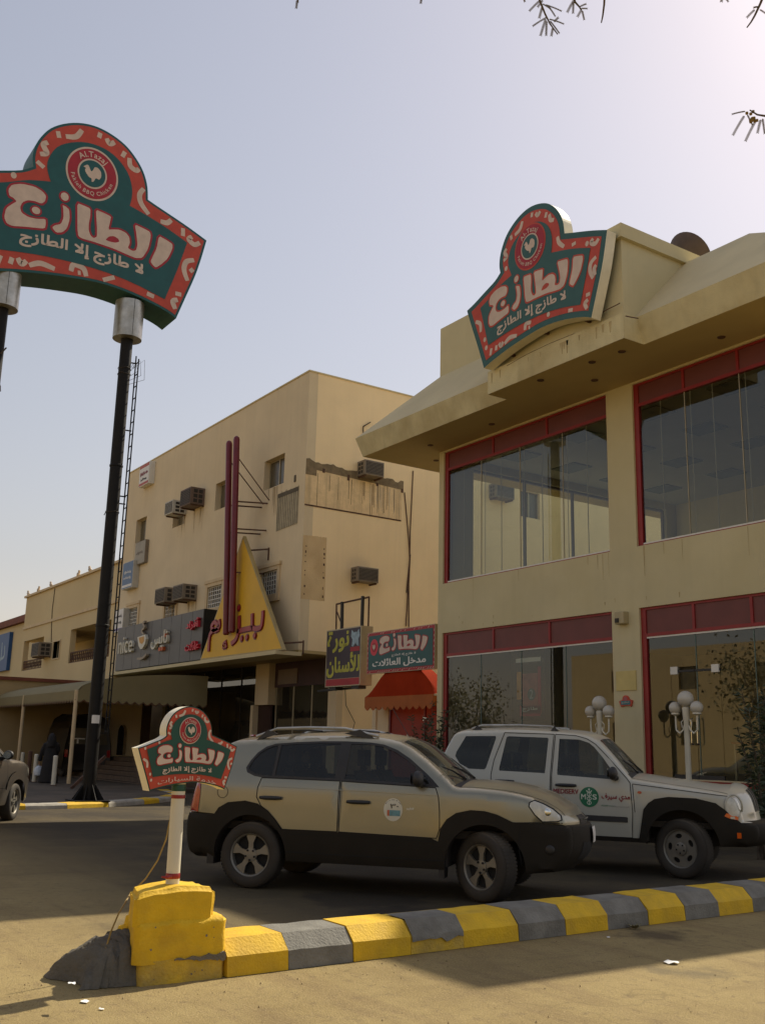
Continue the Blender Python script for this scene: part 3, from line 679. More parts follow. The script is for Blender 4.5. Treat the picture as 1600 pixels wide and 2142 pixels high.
# ------------------------------------------------------------------ the chicken restaurant crest, in metres of the roof sign
ART = {
 'outer': [(-1.604,0.018),(-1.75,0.409),(-1.898,0.794),(-2.069,1.219),(-2.231,1.647),(-1.958,1.729),(-1.588,1.872),(-1.225,2.011),(-1.029,2.148),(-1.06,2.324),(-1.038,2.543),(-0.955,2.762),(-0.813,2.98),(-0.602,3.153),(-0.343,3.277),(-0.072,3.329),(0.193,3.302),(0.451,3.212),(0.641,3.088),(0.825,2.894),(0.945,2.696),(1.017,2.474),(1.045,2.23),(1.236,2.161),(1.53,2.061),(1.873,1.939),(2.247,1.787),(2.164,1.383),(2.067,1.001),(1.912,0.531),(1.757,0.065),(1.561,0.152),(1.187,0.251),(0.739,0.328),(0.273,0.351),(-0.21,0.305),(-0.711,0.232),(-1.124,0.148),(-1.406,0.079)],
 'inner': [(-1.727,1.53),(-1.405,1.652),(-1.048,1.818),(-0.629,1.929),(-0.731,2.167),(-0.737,2.369),(-0.624,2.622),(-0.416,2.784),(-0.145,2.889),(0.153,2.886),(0.379,2.788),(0.568,2.601),(0.664,2.367),(0.678,2.146),(0.643,1.947),(1.077,1.837),(1.462,1.711),(1.791,1.58),(1.644,1.012),(1.469,0.447),(1.046,0.549),(0.591,0.622),(0.119,0.65),(-0.371,0.644),(-0.879,0.601),(-1.442,0.515),(-1.587,1.04)],
 'alif': [(1.304,1.576),(1.442,1.543),(1.578,1.496),(1.581,1.399),(1.505,1.18),(1.399,1.041),(1.293,0.934),(1.235,0.968),(1.183,1.02),(1.225,1.154),(1.28,1.315)],
 'lta': [(-0.226,1.721),(-0.11,1.712),(0.011,1.696),(0.022,1.552),(0.007,1.391),(0.018,1.267),(0.062,1.179),(0.12,1.152),(0.172,1.197),(0.162,1.332),(0.133,1.533),(0.109,1.705),(0.248,1.691),(0.391,1.665),(0.383,1.578),(0.361,1.397),(0.45,1.429),(0.561,1.461),(0.685,1.44),(0.755,1.373),(0.774,1.26),(0.741,1.157),(0.833,1.126),(0.897,1.155),(0.918,1.274),(0.88,1.475),(0.835,1.656),(0.982,1.632),(1.126,1.603),(1.154,1.527),(1.123,1.263),(1.028,1.047),(0.906,1.006),(0.723,1.029),(0.506,1.064),(0.286,1.077),(0.093,1.084),(-0.069,1.08),(-0.151,1.1),(-0.179,1.221),(-0.202,1.47)],
 'ltahole': [(0.326,1.186),(0.384,1.27),(0.473,1.307),(0.558,1.279),(0.582,1.228),(0.509,1.187),(0.414,1.176)],
 'zay': [(-0.478,1.60),(-0.411,1.585),(-0.354,1.55),(-0.33,1.374),(-0.359,1.191),(-0.433,1.086),(-0.535,1.05),(-0.615,1.12),(-0.567,1.183),(-0.472,1.233),(-0.437,1.366),(-0.456,1.518)],
 'jim': [(-1.37,1.468),(-1.398,1.574),(-1.351,1.682),(-1.19,1.759),(-0.978,1.779),(-0.838,1.738),(-0.769,1.674),(-0.777,1.566),(-0.832,1.501),(-0.961,1.512),(-1.067,1.489),(-1.148,1.42),(-1.177,1.318),(-1.142,1.226),(-1.022,1.184),(-0.876,1.197),(-0.738,1.245),(-0.724,1.155),(-0.732,1.06),(-0.912,1.021),(-1.086,0.985),(-1.263,0.938),(-1.363,0.957),(-1.413,1.054),(-1.399,1.224),(-1.305,1.34),(-1.241,1.404),(-1.298,1.452)],
 'rooster': [(-0.15,2.497),(-0.123,2.505),(-0.097,2.474),(-0.051,2.382),(-0.018,2.416),(0.01,2.503),(0.076,2.511),(0.147,2.444),(0.161,2.341),(0.127,2.258),(0.052,2.277),(0.018,2.182),(-0.021,2.162),(-0.027,2.237),(-0.086,2.25),(-0.152,2.326),(-0.178,2.386),(-0.151,2.423),(-0.217,2.439),(-0.167,2.479)],
 'marks': [[(0.041,3.055),(0.059,3.158)],[(0.173,3.094),(0.237,3.015),(0.32,3.076)],[(0.477,2.847),(0.517,2.962)],[(0.605,2.874),(0.633,2.728),(0.743,2.679),(0.791,2.73)],[(-0.26,3.09),(-0.347,2.928),(-0.518,2.865)],[(-0.656,2.912),(-0.622,2.797)],[(-0.797,2.645),(-0.868,2.574),(-0.799,2.444),(-0.904,2.387)],[(-0.94,2.239),(-0.818,2.165)],[(0.907,2.38),(0.842,2.242),(0.885,2.082),(1.034,1.925)],[(1.454,1.956),(1.378,1.873),(1.259,1.866)],[(1.685,1.868),(1.694,1.716)],[(1.868,1.756),(1.808,1.69),(1.92,1.62),(2.021,1.69)],[(1.938,1.321),(1.794,1.245),(1.761,1.079),(1.84,0.891)],[(1.933,1.144),(1.874,1.078),(1.898,0.935)],[(1.746,0.594),(1.632,0.592)],[(1.685,0.483),(1.598,0.427),(1.651,0.297)],[(-1.118,2.045),(-1.225,1.986)],[(-1.333,1.977),(-1.279,1.856)],[(-1.661,1.772),(-1.827,1.732),(-1.846,1.636)],[(-1.9,1.249),(-1.733,1.141),(-1.714,0.933),(-1.769,0.826)],[(-1.714,0.658),(-1.568,0.697)],[(-1.622,0.442),(-1.514,0.481)],[(-1.371,0.251),(-1.335,0.411)],[(-1.176,0.311),(-1.158,0.427)],[(-1.071,0.447),(-1.002,0.363),(-0.932,0.437)],[(-0.881,0.372),(-0.709,0.46),(-0.473,0.428)],[(-0.208,0.469),(-0.174,0.599),(-0.011,0.578),(0.052,0.451)],[(-0.094,0.477),(-0.045,0.484)],[(0.528,0.575),(0.338,0.468)],[(0.588,0.439),(0.71,0.418)],[(1.056,0.353),(1.118,0.444),(1.25,0.419),(1.305,0.298)]],
}
def chaikin(poly, k=.18, it=1):
    for _ in range(it):
        n = len(poly); out = []
        for i in range(n):
            a, b = poly[i], poly[(i+1) % n]; out += [(a[0]+(b[0]-a[0])*k, a[1]+(b[1]-a[1])*k), (b[0]-(b[0]-a[0])*k, b[1]-(b[1]-a[1])*k)]
        poly = out
    return poly
def curved(poly, cuts):
    """round the runs between corner points"""
    out = []; n = len(poly)
    for a, b in zip(cuts, cuts[1:]+[cuts[0]+n]):
        run = [poly[i % n] for i in range(a, b+1)]
        for i in range(len(run)-1):
            p0, p1, p2, p3 = run[max(i-1, 0)], run[i], run[i+1], run[min(i+2, len(run)-1)]
            for q in range(3):
                t = q/3; out.append(tuple(.5*((2*p1[j])+(-p0[j]+p2[j])*t+(2*p0[j]-5*p1[j]+4*p2[j]-p3[j])*t*t+(-p0[j]+3*p1[j]-3*p2[j]+p3[j])*t**3) for j in (0, 1)))
    return out
ART['outer'] = curved(ART['outer'], [0, 4, 8, 22, 26, 30]); ART['inner'] = curved(ART['inner'], [0, 3, 14, 17, 19, 25])
for k_ in ('alif', 'lta', 'ltahole', 'zay', 'jim', 'rooster'): ART[k_] = chaikin(ART[k_])
def crest(root, O, uv, vv, nv, su, sv, depth, col, small=False, inset=.13, dot='-', side='cream_edge', er=1.0):
    O, uv, vv, nv = Vector(O), Vector(uv), Vector(vv), Vector(nv)
    P = lambda n: (lambda u, v: O+uv*(u*su)+vv*(v*sv)+nv*n)
    up = (lambda v: v+.14*max(0, 1.5-v)/1.0) if small else (lambda v: v)
    G = lambda pts: [(u, up(v)) for u, v in pts]
    st = .004
    b = MB(); slab(b, ART['outer'], [], P(0), -nv*depth, 0)
    for i, f in enumerate(b.f):
        n = (b.v[f[1]]-b.v[f[0]]).cross(b.v[f[2]]-b.v[f[0]]).normalized()
        if abs(n.dot(nv)) < .5: b.m[i] = 1
    b.build('sign_box', [K[col['edge']], K[side]], root)
    r = MB(); flat(r, offset_poly(ART['outer'], inset), P(st)); B = r.build('border', K[col['red']], root, recalc=False)
    m = MB(); red = offset_poly(ART['outer'], inset+.01)
    for pts in ART['marks']:
        if inset < .1: pts = [(u*1.045, 1.55+(v-1.55)*1.045) for u, v in pts]
        q = [p for p in pts if inside(p, red) and not (small and p[1] < .62 and abs(p[0]) < 1.5)]
        if len(q) >= 2: strokes(m, [q], .10, P(st*2))
        elif q: m.add([P(st*2)(x, y) for x, y in circ(q[0][0], q[0][1], .05, .06, 10)], [tuple(range(10))])
    m.build('border_marks', K[col['pale']], B, recalc=False)
    i = MB(); flat(i, G(offset_poly(ART['inner'], -.11 if small else -.06 if inset < .1 else 0)), P(st*3)); I = i.build('panel', K[col['panel']], root, recalc=False)
    e = MB(); L = MB(); zd, jd = circ(-.455, up(1.765), .070, .078, 20), circ(-.91, up(1.345), .072, .066, 20)
    for k in ('alif', 'lta', 'zay', 'jim'): flat(e, offset_poly(G(ART[k]), -.036), P(st*4))
    for k in (zd, jd): flat(e, offset_poly(k, -.03), P(st*4))
    e.build('letter_outline', K[col['out']], I, recalc=False)
    for k in ('alif', 'zay', 'jim'): flat(L, G(ART[k]), P(st*5))
    flat(L, G(ART['lta']), P(st*5), 0, [G(ART['ltahole'])])
    for k in (zd, jd): flat(L, k, P(st*6))
    L.build('lettering', K[col['pale']], I, recalc=False)
    t = MB(); write(t, arabic('لا طازج إلا الطازج'), -1.12, 1.06, .70 if not small else .72, .98 if not small else .97, lambda u, v: P(st*4)(u, v-.055*u*u), bold=.03)
    t.build('tagline', K[col['pale']], I, recalc=False)
    if small:
        t = MB(); write(t, arabic('خدمة السيارات'), -1.30, 1.30, .385, .60, lambda u, v: P(st*4)(u, v-.105*u*u), bold=.012); t.build('service_lettering', K[col['pale']], B, recalc=False)
    E = MB(); cx, cy = -.015, 2.37; rx, ry = .50*er, .54*er
    ov = lambda r, n: flat(E, circ(cx, cy, rx*r, ry*r, 48), P(st*n), {4: 0, 5: 1, 6: 2, 7: 3}[n])
    ov(1, 4); ov(.93, 5); ov(.56, 6); ov(.50, 7)
    E.build('emblem', [K[col['ring']], K['crimson'], K[col['pale']], K[col['panel']]], I, recalc=False)
    T = MB(); ff = lambda u, v: P(st*6)(cx+(u-cx)*1.0, cy+(v-cy)*1.06)
    write_arc(T, 'Al'+dot+'Tazaj', cx, cy, .375*er, .155*er, math.pi/2+.05, ff); write_arc(T, 'Fakieh BBQ Chicken', cx, cy, .375*er, .105*er, -math.pi/2, ff, inward=True)
    T.build('emblem_lettering', K[col['pale']], I, recalc=False)
    rr = MB(); flat(rr, [(cx+(u+.02)*er*.95, cy+(v-2.345)*er*.95) for u, v in ART['rooster']], P(st*8)); rr.build('rooster', K[col['pale']], I, recalc=False)
# sign on the roof
t = thing('roof_sign', 'teal and red crest shaped shop sign standing on the front of the restaurant roof', 'sign', (-15.33, 14.0, 10.0), 0, 'crest signs of the chicken restaurant')
crest(t, (-15.33, 14.0, 10.0), (1, 0, 0), (0, 0, 1), (0, -1, 0), 1, 1, .26, dict(edge='tealb', red='orange', pale='pink', panel='tealb', out='orange', ring='orange'))
bk = MB()
for u, v in ((-1.0, .2), (.1, .36), (1.35, .2), (-1.2, 1.2), (1.4, 1.2)): bk.bar((-15.33+u, 14.26, 10.02+v), (-15.33+u, 14.40, 10.02+v), .05)
bk.build('bracket', K['rust'], t)
# tall pylon
PX = -25.4; SY, SZ, SS = 7.10, 12.84, 1.50
t = thing('pylon_sign', 'big red and dark green crest sign high on two tall black steel poles', 'sign', (PX, 8.55, .12), 0, 'crest signs of the chicken restaurant')
crest(t, (PX+.40, SY, SZ), (0, 1, 0), (0, 0, 1), (1, 0, 0), SS, SS, 1.0, dict(edge='teal', red='orange', pale='pink', panel='teal', out='crimson', ring='pink'), inset=.045, dot='.', side='tealb', er=.95)
for y in (8.55, 5.27):
    sl = MB(); zt_ = 13.20 if y > 8 else 13.32
    sl.lathe([(.17, 12.15), (.385, 12.15), (.385, zt_), (.17, zt_)], (PX, y, 0), 40)
    S_ = sl.build('pole_sleeve', K['steel'], t, smooth=True)
    se = MB(); se.box(PX+.383, PX+.389, y-.005, y+.005, 12.16, zt_); se.build('sleeve_seam', K['seam'], S_)
    pm = MB(); pm.lathe([(.163, .14), (.163, 6.0), (.158, 12.149)], (PX, y, 0), 32)
    for z in (4.4, 8.6): pm.lathe([(.165, z-.03), (.176, z-.02), (.176, z+.02), (.165, z+.03)], (PX, y, 0), 32)
    P_ = pm.build('pole', K['black'], t, smooth=True)
    bp = MB(); bp.box(PX-.42, PX+.42, y-.42, y+.42, .12, .155); B_ = bp.build('base_plate', K['black'], t)
    for k in range(8):
        a = k*math.pi/4+.2; c, s = math.cos(a), math.sin(a); gq = MB()
        gq.prism([(PX+c*.16-s*.01, y+s*.16+c*.01, .156), (PX+c*.40-s*.01, y+s*.40+c*.01, .156), (PX+c*.16-s*.01, y+s*.16+c*.01, .52)], (s*.02, -c*.02, 0)); gq.build('gusset', K['black'], B_)
la = MB(); ly, lx0, lx1 = 8.85, PX-.02, PX+.20
for x in (lx0, lx1): la.bar((x, ly, 1.72), (x, ly, 11.75 if x == lx0 else 11.6), .022, .03)
z = 1.8
while z < 11.6: la.bar((lx0, ly, z), (lx1, ly, z), .022); z += .335
for z in (1.75, 4.3, 7.6, 7.8, 9.6, 11.5): la.bar((PX+.05, 8.66, z), (PX+.08, ly, z), .03)
la.build('ladder', K['black'], t)
cl = MB()
for z, a in ((7.35, .3), (11.3, 2.2), (11.15, .9)):
    cl.tube([(PX+.175*math.cos(a+k*.52), 8.55+.175*math.sin(a+k*.52), z+.02*math.sin(k*1.7)) for k in range(13)], .008, 5)
cl.tube([(PX+.1, 8.42, 7.35), (PX+.14, 8.33, 7.30), (PX+.12, 8.30, 7.22)], .012, 5)
for k in range(4): cl.tube([(PX+.17, 8.6+.04*k, 11.3), (PX+.3, 8.62+.12*k, 11.42+.05*k), (PX+.33, 8.7+.1*k, 11.3-.1*k), (PX+.19, 8.58, 11.1-.1*k)], .006, 5)
cl.tube([(PX+.16, 5.33, 10.9), (PX+.2, 5.44, 11.08)], .02, 5); cl.tube([(PX+.17, 5.35, 10.2), (PX+.2, 5.4, 10.05), (PX+.19, 5.42, 9.92)], .012, 5)
cl.build('tie_wire', K['wire'], t)
tg = MB(); zc = 1.98; P_a = [(PX+.168*math.cos(a), 8.55+.168*math.sin(a)) for a in (-.75, -.45, -.15, .15, .45)]
for a_, b_ in zip(P_a, P_a[1:]): tg.quad((*a_, zc), (*b_, zc), (*b_, zc+.20), (*a_, zc+.20))
tg.build('paper_notice', K['white_sign'], t)
# small drive-through sign on its yellow block
SX, SYc, SZ0 = -6.90, 3.015, 1.215
t = thing('drive_through_sign', 'small crest sign on a white post set in a stepped yellow concrete block', 'sign', (-6.98, 3.0, 0), 0, 'crest signs of the chicken restaurant')
crest(t, (SX, SYc, SZ0), (0, 1, 0), (0, 0, 1), (1, 0, 0), .1675, .176, .12, dict(edge='deepgreen', red='orange', pale='pink', panel='deepgreen', out='letter_edge', ring='pink'), small=True, inset=.045, dot='.', side='cream_edge', er=.98)
pm = MB(); pm.lathe([(.047, .50), (.047, 1.30)], (-6.97, 2.99, 0), 28); P_ = pm.build('post', K['whitepaint'], t, smooth=True)
for z0, z1, mt in ((1.215, 1.262, 'deepgreen'), (1.165, 1.19, 'red'), (.632, .668, 'red')):
    q = MB(); q.lathe([(.0478, z0), (.0488, z0+.002), (.0488, z1-.002), (.0478, z1)], (-6.97, 2.99, 0), 28); q.build('band', K[mt], P_, smooth=True)
q = MB(); q.tube([(-6.93, 2.96, .65), (-6.92, 2.93, .645), (-6.93, 2.89, .65)], [.014, .012, .006], 6); q.build('tape_end', K['red'], P_)
def rough_block(name, x0, x1, y0, y1, z0, z1, mt, seed, crown=.0, amp=.012, chamf=.03, slope=0.0, shear=.0):
    rnd = random.Random(seed); nx, ny, nz = 12, 18, 8; pts = {}
    from mathutils import noise as nz_
    def pos(i, j, k):
        u, v, w_ = i/nx, j/ny, k/nz; x = x0+(x1-x0)*u; y = y0+(y1-y0)*v; z = z0+(z1-z0)*w_
        du, dv, dw = min(u, 1-u)*(x1-x0), min(v, 1-v)*(y1-y0), (1-w_)*(z1-z0)
        c = chamf; y += shear*(x1-x)*(1-v)
        def pull(a, b): return max(0, c-a)*max(0, c-b)/c*.9
        z -= pull(dw, du) + pull(dw, dv)
        sx = 1 if u > .5 else -1; sy = 1 if v > .5 else -1
        x -= sx*(pull(du, dw)+pull(du, dv)); y -= sy*(pull(dv, dw)+pull(dv, du))
        if k == nz or w_ > .6: z += (crown*math.sin(math.pi*v) + slope*(v-.5))*w_
        n = nz_.noise_vector(Vector((x*9, y*9, z*9+seed)))*amp + nz_.noise_vector(Vector((x*28, y*28, z*28+seed)))*amp*.5
        return Vector((x, y, z))+Vector((n.x, n.y, n.z))
    mb = MB(); idx = {}
    def vid(i, j, k):
        if (i, j, k) not in idx: idx[(i, j, k)] = len(mb.v); mb.v.append(pos(i, j, k))
        return idx[(i, j, k)]
    def face(fn, A, B_):
        for a in range(A):
            for b in range(B_): mb.f.append([fn(a, b), fn(a+1, b), fn(a+1, b+1), fn(a, b+1)]); mb.m.append(0)
    face(lambda a, b: vid(a, b, nz), nx, ny); face(lambda a, b: vid(0, a, b), ny, nz); face(lambda a, b: vid(nx, a, b), ny, nz)
    face(lambda a, b: vid(a, 0, b), nx, nz); face(lambda a, b: vid(a, ny, b), nx, nz)
    return mb
bl = rough_block('b', -7.25, -6.765, 2.66, 3.33, .13, .40, 0, 1, amp=.008, chamf=.02, shear=.26); bl.merge(rough_block('b', -7.18, -6.79, 2.655, 3.24, .36, .565, 0, 2, crown=.03, amp=.007, slope=.02, chamf=.022, shear=.30))
bl.build('concrete_block', K['yellow'], t, smooth=True, sharp=50, weld=False)
bl = rough_block('b', -7.26, -6.762, 2.70, 3.33, -.01, .17, 0, 3, amp=.006, chamf=.02, shear=.2); bl.build('footing', K['yellow_worn'], t, smooth=True, sharp=50, weld=False)
bl = rough_block('b', -7.22, -7.04, 2.70, 2.86, .02, .37, 0, 4, amp=.02, chamf=.06); bl.build('mortar_lump', K['yellow'], t, smooth=True, sharp=50, weld=False)
rnd = random.Random(77); ch = MB(); top = []; bot = []
for i in range(25):
    y = 2.95+.37*i/24; top.append((y, .148+.012*math.sin(i*.9)*rnd.uniform(.3, 1)+.012*(i/24))); bot.append((y, .142-.028*(i/24)+rnd.uniform(-.006, .006)))
slab(ch, top+bot[::-1], [], lambda u, v: (-6.752, u, v), (-.02, 0, 0)); ch.build('bare_mortar', K['concrete'], t)
ch = MB()
for i in range(9):
    y, z, r_ = rnd.uniform(2.75, 3.28), rnd.choice((rnd.uniform(.02, .07), rnd.uniform(.2, .36))), rnd.uniform(.003, .010); ch.add([(-6.7455, y+r_*math.cos(a)*rnd.uniform(.6, 1.4), z+r_*math.sin(a)*rnd.uniform(.5, 1.1)) for a in [k*.9 for k in range(7)]], [tuple(range(7))])
ch.build('paint_chip', K['concrete'], t, recalc=False)
cb = MB(); P4 = [onX(x, y, -7.27) for x, y in ((362, 1672), (357, 1710), (348, 1755), (330, 1800), (305, 1838), (273, 1870))]+[onX(x, y, -7.0) for x, y in ((250, 1908), (233, 1948), (222, 1985), (220, 2008))]
cb.tube(P4, .006, 6); tag(cb.build('cable', M('yellowish_cable', (.28, .19, .05), .6, .2, 6), smooth=True), 'thin yellowish cable hanging slack from the small sign down its yellow block', 'cable')
# little logo plaque on the pillar
t = thing('wall_plaque', 'little teal and orange crest plaque on the restaurant pillar behind the white car', 'plaque', (-15.07, RY, 2.55))
q = MB(); s_ = .083; O_ = Vector((-15.07, RY-.03, 2.50)); fp = lambda n: (lambda u, v: O_+Vector((u*s_, -n, v*s_*.86)))
slab(q, ART['outer'], [], fp(0), (0, .028, 0)); q.build('sign_box', K['orange'], t)
q = MB(); flat(q, rect(-1.55, 1.55, .62, 1.75), fp(.004)); flat(q, circ(0, 2.3, .6, .6, 20), fp(.004), 1); write(q, arabic('الطازج'), -1.2, 1.2, .85, 1.55, fp(.008), 2)
q.build('print', [M('teal_plaque', (.03, .17, .20), .5), M('rose_plaque', (.36, .09, .10), .5), K['pink']], t, recalc=False)
# family entrance banner over the gate
BX0, BX1, BY, BZ0, BZ1 = -25.47, -22.13, 16.6, 3.66, 4.87
t = thing('family_entrance_sign', 'long dark teal banner sign with a pink word above the red alley awning', 'sign', ((BX0+BX1)/2, BY, BZ0))
q = MB(); q.box(BX0, BX1, BY, BY+.14, BZ0, BZ1); q.build('sign_box', K['alu'], t)
fb = lambda n: (lambda u, v: (BX0+u*(BX1-BX0), BY-n, BZ0+v*(BZ1-BZ0)))
q = MB(); flat(q, rect(.005, .995, .012, .988), fb(.003)); q.build('border', K['crimson'], t, recalc=False)
q = MB(); rnd = random.Random(8)
for i in range(30):
    u = .02+.96*i/29
    for v in (.042, .958): strokes(q, [[(u-.008, v-.022*rnd.choice((-1, 1))), (u+.008, v+.02)]], .010, fb(.006))
for i in range(7):
    for u in (.013, .987): strokes(q, [[(u, .12+.12*i), (u+.002, .17+.12*i)]], .008, fb(.006))
q.build('border_marks', K['pink'], t, recalc=False)
q = MB(); flat(q, rect(.026, .974, .085, .915), fb(.009)); PN = q.build('panel', K['teal'], t, recalc=False)
tm = lambda u, v: (.20+(u+1.413)/(1.58+1.413)*.70, .44+(v-.934)/(1.83-.934)*.46)
for nm, off, n, mt in (('letter_outline', -.045, .012, 'crimson'), ('lettering', 0, .015, 'pink')):
    q = MB()
    for k in ('alif', 'zay', 'jim'): flat(q, [tm(*p) for p in offset_poly(ART[k], off)], fb(n))
    flat(q, [tm(*p) for p in offset_poly(ART['lta'], off)], fb(n), 0, [] if off else [[tm(*p) for p in ART['ltahole']]])
    for c0 in ((-.455, 1.765), (-.91, 1.345)): flat(q, [tm(*p) for p in circ(*c0, .07-off*.6, .08-off*.6, 16)], fb(n+.002))
    q.build(nm, K[mt], PN, recalc=False)
q = MB(); write(q, arabic('لا طازج إلا الطازج'), .39, .74, .355, .425, fb(.012)); write(q, arabic('مدخل العائلات'), .10, .88, .12, .33, fb(.012), bold=.02); q.build('small_lettering', K['white_sign'], PN, recalc=False)
q = MB(); flat(q, circ(.115, .63, .062, .20, 28), fb(.012)); flat(q, circ(.115, .63, .034, .11, 24), fb(.015), 1); flat(q, [(.115+(u)*.13, .63+(v-2.345)*.42) for u, v in ART['rooster']], fb(.018), 2); q.build('emblem', [K['red_letter'], K['crimson'], K['pink']], PN, recalc=False)
# ------------------------------------------------------------------ three storey tan building in the middle
MXL, MXR, MZ = -46.4, -29.1, 14.17
mid = thing('tan_building', 'plain three storey tan building with stained side wall and shops below', 'building', (-37.7, RY, 0))
UP = [(-32.16, -30.63), (-36.28, -34.9), (-40.5, -39.27), (-44.9, -43.62)]; LO = [(-31.92, -30.72), (-36.40, -35.10), (-40.64, -39.5), (-44.99, -43.79)]
hs = [rect(a, b, 10.50, 11.60) for a, b in UP] + [rect(a, b, 6.62, 7.46) for a, b in LO]
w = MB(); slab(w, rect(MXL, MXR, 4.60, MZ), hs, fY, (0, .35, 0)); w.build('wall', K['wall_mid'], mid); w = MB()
HS = rect(25.9, 26.9, 10.45, 11.5)
slab(w, [(RY+.351, 4.60), (18.05, 4.60), (18.05, 0), (40, 0), (40, MZ), (RY+.351, MZ)], [HS], lambda u, v: (MXR, u, v), (-.3, 0, 0))
w.box(MXL, MXL+.3, RY+.351, 40, 0, MZ); w.box(MXL+.3, MXR-.3, 39.7, 40, 0, MZ)
w.build('wall', K['wall_side'], mid, label='tan side wall with a painted-in warm glow and bare plaster patches')
q = MB(); q.box(MXL+.3, MXR-.3, RY+.35, 39.7, 13.3, 13.5); q.build('roof', K['wall_mid'], mid)
q = MB()
q.box(MXL-.02, MXR+.03, RY-.03, RY+.33, MZ, MZ+.05); q.box(MXR-.3, MXR+.03, RY+.331, 40, MZ, MZ+.05); q.build('coping', K['cream2'], mid)
q = MB(); q.box(MXL+.02, MXR-.32, RY+.9, RY+1.0, 5, 13.2); q.build('inner_wall', K['dark'], mid)
q = MB(); q.box(MXL, MXR-.002, RY+.02, 18.04, 4.50, 4.598); q.build('overhang_soffit', K['soffit'], mid)
for i, (a, b) in enumerate(UP):
    f_ = MB(); y = RY+.22
    for x0, x1, z0, z1 in ((a+.002, a+.05, 10.502, 11.598), (b-.05, b-.002, 10.502, 11.598), (a+.05, b-.05, 11.55, 11.598), (a+.05, b-.05, 10.502, 10.55), ((a+b)/2-.03, (a+b)/2+.03, 10.55, 11.55)): f_.box(x0, x1, y, y+.06, z0, z1)
    W = f_.build('window', K['alu'], mid); g_ = MB(); g_.quad((a+.05, y+.03, 10.55), (b-.05, y+.03, 10.55), (b-.05, y+.03, 11.55), (a+.05, y+.03, 11.55)); g_.build('pane', K['winpane'], W, recalc=False)
for i, (a, b) in enumerate(LO):
    f_ = MB(); t = .17
    f_.box(a-t, a-.001, RY-.05, RY-.001, 6.45, 7.60); f_.box(b+.001, b+t, RY-.05, RY-.001, 6.45, 7.60)
    f_.box(a-t-.06, b+t+.06, RY-.09, RY-.001, 7.601, 7.72); f_.box(a-t-.05, b+t+.05, RY-.08, RY-.001, 6.36, 6.449)
    f_.box(a, b, RY-.06, RY-.002, 7.46, 7.60); f_.box(a, b, RY-.06, RY-.002, 6.45, 6.62)
    W = f_.build('window', K['trim'], mid)
    g_ = MB(); g_.quad((a, RY+.2, 6.62), (b, RY+.2, 6.62), (b, RY+.2, 7.46), (a, RY+.2, 7.46)); g_.build('pane', K['winpane'], W, recalc=False)
    b_ = MB(); n = 7
    for k in range(n+1): x = a+.02+(b-a-.04)*k/n; b_.bar((x, RY+.03, 6.62), (x, RY+.03, 7.46), .026)
    for k in range(6): z = 6.64+.80*k/5; b_.bar((a, RY+.03, z), (b, RY+.03, z), .024)
    b_.build('window_grille', K['white_al'], W)
q = MB(); q.quad((MXR-.15, 25.9, 10.45), (MXR-.15, 26.9, 10.45), (MXR-.15, 26.9, 11.5), (MXR-.15, 25.9, 11.5)); W = q.build('window', K['winpane'], mid, recalc=False)
q = MB()
for y in (25.92, 26.4, 26.88): q.bar((MXR-.12, y, 10.46), (MXR-.12, y, 11.49), .05)
q.build('frame', K['alu'], W)
# patches of stripped plaster on the side wall
def ragged(y0, y1, za0, za1, zb0, zb1, seed, amp, n=26, top=True, bot=False):
    rnd = random.Random(seed); P = []
    for i in range(n+1): t = i/n; P.append((y0+(y1-y0)*t, zb0+(zb1-zb0)*t+(rnd.uniform(-amp, amp) if bot else 0)))
    for i in range(n+1): t = 1-i/n; P.append((y0+(y1-y0)*t+(.0001*i), za0+(za1-za0)*t+(rnd.uniform(-amp, amp) if top else 0)))
    return P
fs = lambda n: (lambda u, v: (MXR+n, u, v))
q = MB(); slab(q, ragged(16.31, 20.25, 10.75, 10.62, 9.46, 9.42, 1, .01), [], fs(.012), (-.01, 0, 0)); q.build('stripped_plaster', K['bare'], mid)
q = MB(); slab(q, ragged(16.303, 20.32, 11.02, 10.86, 10.72, 10.58, 2, .055, 34), [], fs(.02), (-.015, 0, 0)); q.box(MXR+.001, MXR+.022, 16.305, 16.72, 10.50, 10.73); q.build('cement_band', K['cement'], mid)
q = MB(); slab(q, ragged(16.31, 17.22, 8.40, 8.43, 6.27, 6.27, 3, .012), [], fs(.006), (-.005, 0, 0)); q.build('pale_patch', K['bare2'], mid)
q = MB(); rnd = random.Random(6)
for y in (16.43, 17.14):
    for z in (8.02, 7.86, 7.7, 7.5, 7.2, 7.05, 6.7, 6.42): q.box(MXR+.004, MXR+.014, y-.02, y+.02+rnd.uniform(-.02, .02), z-.03+rnd.uniform(-.05, .05), z+.03)
for y, z0, z1 in ((20.27, 10.62, 10.48), (17.0, 10.8, 10.66), (18.0, 10.75, 10.55), (19.2, 10.66, 10.55)): q.box(MXR+.01, MXR+.03, y-.05, y+.04, z1, z0)
for i in range(20):
    y = rnd.choice((rnd.uniform(16.4, 18.4), rnd.uniform(18.0, 20.2), rnd.uniform(18.6, 20.2))); l = rnd.uniform(.4, 1.2); q.box(MXR+.012, MXR+.0145, y-rnd.uniform(.003, .010), y+rnd.uniform(.002, .009), 10.60-l, 10.60)
q.box(MXR+.012, MXR+.016, 16.31, 20.25, 9.42, 9.47)
q.build('rust_stain', K['rust'], mid)
q = MB(); rnd = random.Random(16)
for i in range(20):
    y = rnd.uniform(18.9, 20.2); l = rnd.uniform(.5, 1.05); q.box(MXR+.0125, MXR+.0150, y-.010, y+.010, 10.55-l, 10.55)
q.build('pale_streak', M('pale_lime_streak', (.62, .50, .33), .9), mid)
q = MB(); P = []
rnd = random.Random(9)
